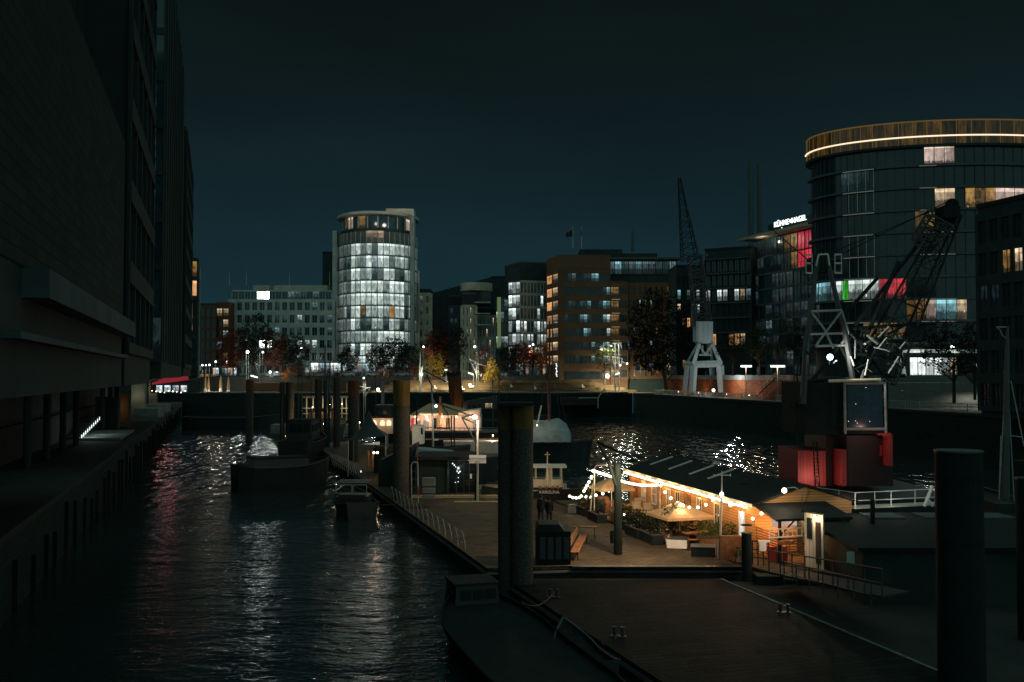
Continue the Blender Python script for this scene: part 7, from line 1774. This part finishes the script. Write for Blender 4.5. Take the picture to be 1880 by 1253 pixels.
for i, (px, py, Y, pw, lab) in enumerate(((558, 778, 149, 30, 'small warm jetty lamp left of the three slim piles'), (628, 742, 150, 40, 'small warm lamp on the pontoon between slim piles and brown topped pile'), (574, 748, 150, 40, 'small warm lamp high between the two left slim piles'), (660, 776, 118, 24, 'small warm lamp at the foot of the thin mast with crossing struts'), (748, 792, 100, 16, 'small lamp hidden behind the yellow topped pile'), (905, 800, 108, 24, 'small warm lamp behind the sign post by the cream hull'))):
    q = P(px, py, Y); o = thing('deck_lamp', lab, 'lamp', q); m = MB(); m.ball(q, .09, n=8); m.build('lens', 'glow_warm', o); m = MB(); m.tube(q-V((0, -.1, 1.6)), q+V((0, .1, 0)), .03); m.build('post', 'dark_metal', o)
    lamp(o, q+V((0, -.5, -.1)), pw*3.2, (1, .7, .42), .1)
for i, (px, y0, y1, Y) in enumerate(((548, 650, 800, 140), (571, 690, 800, 150), (612, 655, 800, 160), (690, 640, 800, 135), (752, 660, 790, 115), (905, 690, 800, 130), (916, 640, 800, 140))):
    m = MB(); a = P(px, y1, Y); b = P(px, y0, Y); m.tube((a.x, Y, 1.0), b, .10, .05, n=6); m.tube(b+V((-.9, 0, -2)), b+V((.9, 0, -2)), .035, n=4)
    for dx in (-2.2, 2.2): m.tube((a.x+dx, Y, 1.2), b-V((0, 0, .3)), .014, n=3)
    m.single('ship_mast', 'dark_metal', 'slender dark ship mast with a small yard, '+('just right of the orange tree', 'left of the slim piles', 'between the slim piles and the office', 'right of the crossing strut mast', 'right of the yellow topped pile', 'left of the thick pile pair', 'closest to the thick pile pair')[i], 'mast', (a.x, Y, 1.0))
# dark ships on the left
def ship(label, name, cat, px, Y, Lg, B, z1, rz, houses, mt='hull_black', masts=(), gun='dark_metal', deck='dark_timber'):
    c = V((XP(px, Y), Y, 0)); t = thing(name, label, cat, c); M_ = hull(t, c, Lg, B, -.3, z1, rz, mt=mt, sheer=.8, gun=gun, deck=deck)
    for (x0, x1, w, za, zb, hm, wins, wmm) in houses: house(t, M_, x0, x1, w, za, zb, hm, wins=wins, wm=wmm)
    for (x, h, r) in masts:
        m = MB(); p = M_ @ V((x, 0, 0)); m.tube((p.x, p.y, z1-.3), (p.x, p.y, h), r, r*.6); m.build('mast', 'dark_metal', t)
    return t
t = ship('large black barge hiding the water reflections left of the cabin boat', 'barge', 'boat', 522, 98, 9.5, 4.5, 2.2, RZB-1.35, ((-3.4, 2.2, 3.2, 2.1, 3.0, 'hull_black', 0, ''),))
t = ship('small cabin cruiser with a two pane windscreen moored at the pontoon', 'cabin_cruiser', 'boat', 652, 80, 8.5, 3.1, 1.1, RZB, ())
m = MB(); a, b = P(616, 912, 77), P(675, 889, 77); m.bx(a.x, b.x, 77, 79.5, a.z-.6, a.z); m.build('cabin', 'hull_dark', t)
m = MB()
for x0_, x1_ in ((617, 646), (648, 673)):
    for A_, B_ in (((x0_, 891), (x1_, 891)), ((x0_, 906), (x1_, 906)), ((x0_, 891), (x0_, 906)), ((x1_, 891), (x1_, 906))): m.tube(P(*A_, 76.9), P(*B_, 76.9), .035, n=5)
m.build('windscreen_frame', 'grey_metal', t)
m = MB(); m.bx(XP(616, 77), XP(675, 77), 77, 79.8, ZP(889, 77), ZP(887, 77)); m.build('cabin_roof', 'dark_metal', t)
m = MB(); m.bx(XP(622, 76.8), XP(672, 76.8), 76.8, 76.95, ZP(916, 77), ZP(909, 77)); m.build('dashboard', 'concrete_dark', t)
ship('black open motorboat with a wheel shelter moored in the dark foreground', 'motorboat', 'boat', 940, 38, 15.0, 4.2, 1.0, RZB, ((5.2, 7.2, 2.0, .95, 2.0, 'hull_black', 2, 'glass_dark'),), mt='soot', gun='soot', deck='soot')
ship('tiny black dinghy with a pale foredeck at the pontoon edge', 'dinghy', 'boat', 1068, 38, 4.4, 1.6, .55, RZB, (), mt='hull_dark')
ship('black steam tug with upright wheelhouse before the thick black pile', 'tugboat', 'ship', 560, 132, 17, 5, 2.6, RZB-.25, ((-4, 3, 3.2, 2.6, 5.2, 'hull_dark', 3, 'glass_dark'),), masts=((-2, 12, .12), (5, 10, .1)))
ship('dark two masted ship moored behind the three slim piles', 'sailing_ship', 'ship', 600, 165, 24, 6, 3.2, RZB-.2, ((-8, -2, 3.8, 3.2, 5.6, 'hull_dark', 3, 'lit_amber'),), masts=((-3, 16, .16), (6, 15, .16)))
ship('black lighter lying under the far left terrace wall', 'lighter', 'boat', 430, 205, 20, 6, 2.4, 0.0, ())
# lit structure behind the piles: ship deck with lights
t = thing('landing_shelter', 'lit open shelter with posts and rails glimpsed between the slim piles', 'shelter', V((XP(590, 180), 180, 1)))
m = MB(); m.bx(XP(500, 180), XP(640, 180), 179, 183, .6, 2.2); m.build('deck', 'concrete', t)
m = MB(); m.bx(XP(556, 178), XP(640, 178), 178, 182, 7.0, 7.3); m.build('roof', 'concrete', t)
for px in (563, 575, 593, 611, 628, 636):
    m = MB(); m.tube(P(px, 772, 178.5), P(px, 727, 178.5), .12); m.build('post', 'cream_paint', t)
m = MB()
for py in (760, 750): m.tube(P(556, py, 178.3), P(640, py, 178.3), .08)
m.build('rail', 'cream_paint', t)
for px in (568, 598, 630): lamp(t, P(px, 745, 177), 60, (1, .75, .45), .15)
m = MB(); m.tube(P(566, 770, 177), P(570, 758, 177), .25); m.build('lifebuoy', 'red_paint', t)

# ================================================================ CRANE SHIP
CY_ = 70.0
t = thing('floating_crane', 'big black lattice floating crane with red base house and glazed cab', 'crane', V((XP(1550, CY_), CY_, 0)))
m = MB(); m.bx(XP(1440, CY_), XP(1700, CY_), 64, 78, -.4, 3.1); m.build('hull', 'hull_black', t)
def bxp(m, x0, y1, x1, y0, Ya, Yb): m.bx(XP(x0, Ya), XP(x1, Ya), Ya, Yb, ZP(y1, Ya), ZP(y0, Ya))
m = MB(); bxp(m, 1463, 893, 1514, 828, 68, 73); m.build('base_house', 'red_boards', t)
m = MB(); bxp(m, 1514.5, 893, 1541, 800, 69, 74); bxp(m, 1553, 893, 1637, 800, 67.5, 74); m.build('base_drum', 'dark_red', t)
m = MB(); bxp(m, 1541.5, 893, 1552.5, 826, 67.2, 70); m.build('base_panel', 'red_boards', t)
m = MB(); bxp(m, 1627, 856, 1637, 798, 66.5, 67.3); m.face([P(1608, 797, 66.4), P(1636, 795, 66.4), P(1636, 805, 66.4)]); m.build('red_bracket', 'red_paint', t)
m = MB(); bxp(m, 1614, 838, 1618, 818, 67.3, 67.45); m.build('fire_bottle', 'red_paint', t)
m = MB(); bxp(m, 1478, 799, 1549, 702, 67.5, 73.5); bxp(m, 1549.5, 799, 1630, 702, 69.5, 73.5); m.build('machine_house', 'soot', t)
m = MB(); bxp(m, 1551, 797, 1628, 704, 67.0, 69.4); m.build('cab', 'soot', t)
m = MB(); m.face([P(1556, 785, 66.95), P(1622, 785, 66.95), P(1622, 706, 66.95), P(1556, 706, 66.95)]); m.build('cab_window', 'cab_glass', t)
for px_, py_ in ((1571, 742), (1571, 773), (1558, 774), (1574, 777), (1597, 774), (1590, 712)):
    m = MB(); m.ball(P(px_, py_, 66.93), .025, n=5); m.build('instrument_light', 'glow_stair', t)
m = MB()
for a, b in (((1552, 797), (1551, 702)), ((1627, 797), (1625, 702)), ((1551, 788), (1627, 788)), ((1551, 704), (1626, 704))): m.tube(P(*a, 66.8), P(*b, 66.8), .09, n=4)
m.build('cab_frame', 'grey_metal', t)
m = MB(); m.tube(P(1521, 700, 66.7), P(1617, 697, 66.7), .10, n=5); m.build('cab_rail', 'cream_paint', t)
m = MB(); m.hexa([P(1452, 750, 69), P(1462, 748, 69), P(1462, 748, 70), P(1452, 750, 70)][::-1], [P(1449, 742, 69), P(1456, 742, 69), P(1456, 742, 70), P(1449, 742, 70)][::-1]); m.face([P(1450, 745, 69), P(1458, 752, 69), P(1468, 820, 69), P(1466, 820, 69)]); m.build('counterweight_plate', 'concrete_dark', t)
for dx in (0, 7):
    m = MB(); m.tube(P(1497+dx, 893, 66.8), P(1493+dx, 810, 66.8), .05); m.build('ladder_rail', 'black_metal', t)
m = MB()
for i in range(12): m.tube(P(1496.5, 888-i*6.5, 66.8), P(1503.5, 888-i*6.5, 66.8), .03, n=4)
m.build('ladder_rung', 'black_metal', t)
# A-frame
def seg(m, a, b, Ya, Yb, r, n=6, r2=None): m.tube(P(a[0], a[1], Ya), P(b[0], b[1], Yb), r, r2, n=n)
for Ya in (67.5, 70.5):
    m = MB(); seg(m, (1474, 742), (1480, 640), Ya, Ya, .22); seg(m, (1480, 640), (1500, 480), Ya, Ya+.5, .22, r2=.16); m.build('a_frame_leg', 'dark_metal' if Ya > 68 else 'dark_metal', t)
    m = MB(); seg(m, (1566, 700), (1552, 615), Ya, Ya, .2); seg(m, (1552, 615), (1519, 478), Ya, Ya+.5, .2, r2=.15); m.build('a_frame_leg', 'dark_metal', t)
    m = MB()
    for a, b in (((1489, 572), (1545, 570)), ((1484, 614), (1558, 612)), ((1490, 574), (1513, 604)), ((1545, 572), (1497, 636)), ((1558, 612), (1545, 632)), ((1497, 636), (1560, 634)), ((1513, 604), (1530, 640)), ((1545, 570), (1558, 612))): seg(m, a, b, Ya, Ya, .08, 5)
    m.build('a_frame_brace', 'grey_metal' if Ya < 68 else 'dark_metal', t)
for xs_ in ((1480, 1491), (1533, 1545)):
    m = MB()
    for py in (468, 484, 502): seg(m, (xs_[0], py), (xs_[1], py), 67, 67, .06, 4)
    for px in xs_: seg(m, (px, 503), (px, 466), 67, 67, .035, 4)
    m.build('platform_rail', 'pale_metal', t)
m = MB(); seg(m, (1474, 503), (1546, 501), 69, 69, .14, 5); m.build('platform_deck', 'dark_metal', t)
m = MB()
seg(m, (1498, 490), (1503, 468), 67, 67, .06); seg(m, (1503, 468), (1520, 467), 67, 67, .06); seg(m, (1520, 467), (1523, 488), 67, 67, .06)
m.build('sheave_frame', 'pale_metal', t)
m = MB(); bxp(m, 1497, 500, 1524, 470, 68, 70); m.build('sheave_block', 'black_metal', t)
# main jib: lattice, two thick lower chords
m = MB(); m.lattice(P(1606, 690, 69), P(1750, 390, 66), 2.3, .9, 9, .085, .035); m.build('jib', 'black_metal', t)
for a, b in (((1476, 660), (1612, 510)), ((1560, 690), (1650, 480)), ((1490, 700), (1700, 430)), ((1500, 640), (1560, 560))):
    m = MB(); seg(m, a, b, 68.5, 67.5, .14, 6); m.build('jib_strut', 'black_metal', t)
r = random.Random(31)
for k in range(2):
    m = MB()
    for _ in range(26):
        x = r.uniform(1565, 1655); y = r.uniform(602, 695); dx = r.uniform(-38, 38); dy = r.uniform(-34, 34)
        x2, y2 = min(1660, max(1560, x+dx)), min(700, max(598, y+dy)); seg(m, (x, y), (x2, y2), r.uniform(66.8, 71), r.uniform(66.8, 71), r.choice((.04, .06, .1)), 4)
    m.build('lattice_brace', ('black_metal', 'grey_metal')[k], t)
m = MB()
for a, b in (((1530, 607), (1668, 596)), ((1540, 628), (1660, 627)), ((1550, 652), (1650, 650)), ((1478, 700), (1662, 690)), ((1668, 596), (1640, 690)), ((1530, 607), (1570, 690))): seg(m, a, b, 68, 68, .13, 5)
m.build('jib_foot_frame', 'black_metal', t)
for a, b in (((1612, 640), (1628, 620)), ((1612, 620), (1632, 600)), ((1631, 686), (1650, 655)), ((1562, 655), (1568, 672)), ((1605, 638), (1630, 644)), ((1652, 640), (1662, 628)), ((1588, 690), (1594, 660)), ((1530, 668), (1536, 662))):
    m = MB(); seg(m, a, b, 66.6, 66.6, .05, 6); m.build('white_strut', 'white_paint', t)
m = MB(); bxp(m, 1738, 400, 1768, 378, 65.3, 66.8); m.tube(P(1748, 376, 65.8), P(1748, 376, 66.4), .42, n=14); m.build('jib_head', 'soot', t)
m = MB(); m.lattice(P(1728, 400, 66), P(1690, 452, 67), 1.6, 1.2, 5, .08, .05); m.build('jib_tip_frame', 'dark_metal', t)
for a, b in (((1523, 478), (1745, 368)), ((1512, 470), (1748, 372)), ((1416, 420), (1500, 492))):
    m = MB(); seg(m, a, b, 68, 66, .035, 4); m.build('wire', 'black_metal', t)
# curved hoses
m = MB(); seg(m, (1470, 640), (1463, 690), 66.8, 66.8, .06); seg(m, (1463, 690), (1470, 740), 66.8, 66.8, .06); seg(m, (1480, 645), (1486, 652), 66.8, 66.8, .08); m.build('hose', 'black_metal', t)
q = P(1524, 656, 66.5); fl = thing('floodlight', 'bright starry floodlight shining in the lattice of the floating crane', 'floodlight', q-V((0, 0, .4)))
m = MB(); m.ball(q, .21, n=12); m.build('lens', 'glow_white', fl); m = MB(); m.tube(q+V((0, .15, -.5)), q+V((0, .1, 0)), .05); m.build('bracket', 'grey_metal', fl)
lamp(fl, q+V((.1, -.6, 0)), 420, (1, .95, .85), .12, spot=110, target=q+V((6, 1.5, .3)))
# red wash lights low on the base
for i, (px, py, Yl, pw, lab) in enumerate(((1500, 887, 66.6, 75, 'small lamp at the foot of the crane ladder lighting the red house'), (1618, 800, 65.0, 40, 'small lamp under the cab lighting the red bracket'), (1549, 884, 65.6, 30, 'small lamp lighting the narrow red panel of the crane base'))):
    q = P(px, py, Yl); o = thing('wall_lamp', lab, 'lamp', q); m = MB(); m.box(q, (.1, .08, .08)); m.build('housing', 'black_metal', o); lamp(o, q+V((-.1, .35, .25)), pw, (1, .55, .45), .05)
# ---------------------------------------------------------------- dark house barge with roof walkway
t = thing('houseboat', 'black flat roofed houseboat with grey roof panels under a railed walkway', 'houseboat', V((XP(1640, 52), 52, 0)))
xa, xb = XP(1528, 50), XP(1528, 50)+12.5
m = MB(); m.bx(xa, xb, 46, 58, .3, 3.0); m.build('wall', 'black_wall', t)
m = MB(); m.bx(xa-.3, xb+.3, 45.7, 57.6, 3.0, 3.15); m.build('roof', 'soot', t)
m = MB()
for i in range(4):
    m = MB(); x0 = xa+.6+i*3.0; b = [V((x0, 54.8, 3.153)), V((x0+1.9, 54.8, 3.153)), V((x0+1.9, 56.8, 3.153)), V((x0, 56.8, 3.153))]; m.hexa(b, [p+V((0, 0, .08)) for p in b]); m.build('roof_panel', 'stone_dark', t)
m = MB(); q = P(1565, 1026, 45.9); m.bx(q.x-.25, q.x+.1, 45.9, 45.95, q.z-.25, q.z+.3); m.build('window', 'stone_grey', t)
m = MB(); m.tube(P(1602, 962, 53), P(1602, 918, 53), .13); m.build('vent_pipe', 'black_metal', t)
t = thing('walkway', 'narrow lit walkway with white rails on the houseboat roof', 'walkway', V((XP(1600, 58), 58, 3.3)))
m = MB()
for (xa_, ya_, Ya), (xb_, yb_, Yb) in ((((1480, 923, 62)), (1570, 935, 57)), ((1570, 935, 57), (1722, 928, 58.5))):
    a, b = P(xa_, ya_, Ya), P(xb_, yb_, Yb); m.hexa([a, b, b+V((.2, 1.0, 0)), a+V((.2, 1.0, 0))], [p+V((0, 0, .08)) for p in (a, b, b+V((.2, 1.0, 0)), a+V((.2, 1.0, 0)))])
m.build('deck', 'cream_paint', t)
m = MB()
for f in (.5, 1.0):
    hh = 30*f
    m.tube(P(1480, 923-hh, 62), P(1540, 931-hh, 59), .028); m.tube(P(1540, 931-hh, 59), P(1570, 935-hh, 57), .028); m.tube(P(1570, 935-hh, 57), P(1720, 928-hh, 58.5), .028)
m.build('handrail', 'white_paint', t)
for px, py, Y in ((1480, 923, 62), (1503, 926, 61), (1540, 931, 59), (1570, 935, 57), (1606, 933, 57.4), (1636, 932, 57.7), (1680, 930, 58.2), (1720, 928, 58.5)):
    m = MB(); m.tube(P(px, py, Y), P(px, py-31, Y), .035); m.build('post', 'white_paint', t)
lamp(t, P(1575, 922, 56.3), 14, (1, .9, .7), .06); lamp(t, P(1650, 920, 57), 9, (1, .95, .8), .06)
t = thing('boarding_ladder', 'white slanted boarding ladder at the end of the roof walkway', 'ladder', P(1700, 930, 57.5))
m = MB(); m.tube(P(1697, 930, 57.5), P(1712, 892, 57.5), .10); m.build('rail', 'white_paint', t)
m = MB(); m.tube(P(1712, 930, 57.6), P(1701, 912, 57.6), .07); m.build('brace', 'white_paint', t); lamp(t, P(1704, 905, 56.5), 5, (1, 1, .9), .05)
# thin pole edge beside massive pile
m = MB(); m.tube(P(1717, 930, 50), P(1717, 832, 50), .03); m.single('thin_pole', 'cream_paint', 'thin upright pole just left of the massive black pile', 'pole')
# ship mast on the right
t = thing('sailing_ship', 'dark sailing ship with a tall stayed mast and yard at the right edge', 'ship', V((XP(1848, 60), 60, 0)))
M_ = hull(t, V((XP(1880, 60), 62, 0)), 16, 4.5, -.3, 2.6, RZB-.5, mt='hull_black', sheer=.7)
m = MB(); m.tube(P(1846, 930, 60), P(1849, 640, 60), .26, .15); m.tube(P(1849, 640, 60), P(1850, 600, 60), .13, .08); m.build('mast', 'dark_metal', t)
m = MB(); m.tube(P(1830, 601, 60), P(1852, 601, 60), .035); m.path([P(1829, 601, 60), P(1836, 606, 60), P(1840, 616, 60), P(1848, 622, 60)], .03); m.build('yard', 'grey_metal', t)
for a, b in (((1845, 720), (1834, 925)), ((1856, 700), (1880, 820)), ((1847, 640), (1862, 920)), ((1838, 800), (1834, 925))):
    m = MB(); m.tube(P(*a, 60), P(*b, 60), .035, n=5); m.build('stay', 'grey_metal', t)
m = MB(); m.tube(P(1852, 800, 60), P(1878, 803, 60), .03); m.build('spreader', 'grey_metal', t)
m = MB(); a, b = P(1830, 965, 57), P(1864, 925, 57); m.bx(a.x, b.x, 57, 60, a.z-1.5, b.z); m.build('deckhouse', 'concrete_dark', t)
m = MB()
for py in (1000, 1010, 1036, 1052): m.tube(P(1836, py, 56), P(1862, py+2, 56), .03)
m.build('deck_rail', 'grey_metal', t)
lamp(t, P(1848, 905, 57), 2, (1, .95, .8), .06)
# ---------------------------------------------------------------- finish
for o in list(COL.objects):
    if o.name.startswith('lamp_light') and o.type == 'LIGHT': o.data.specular_factor = 1.0
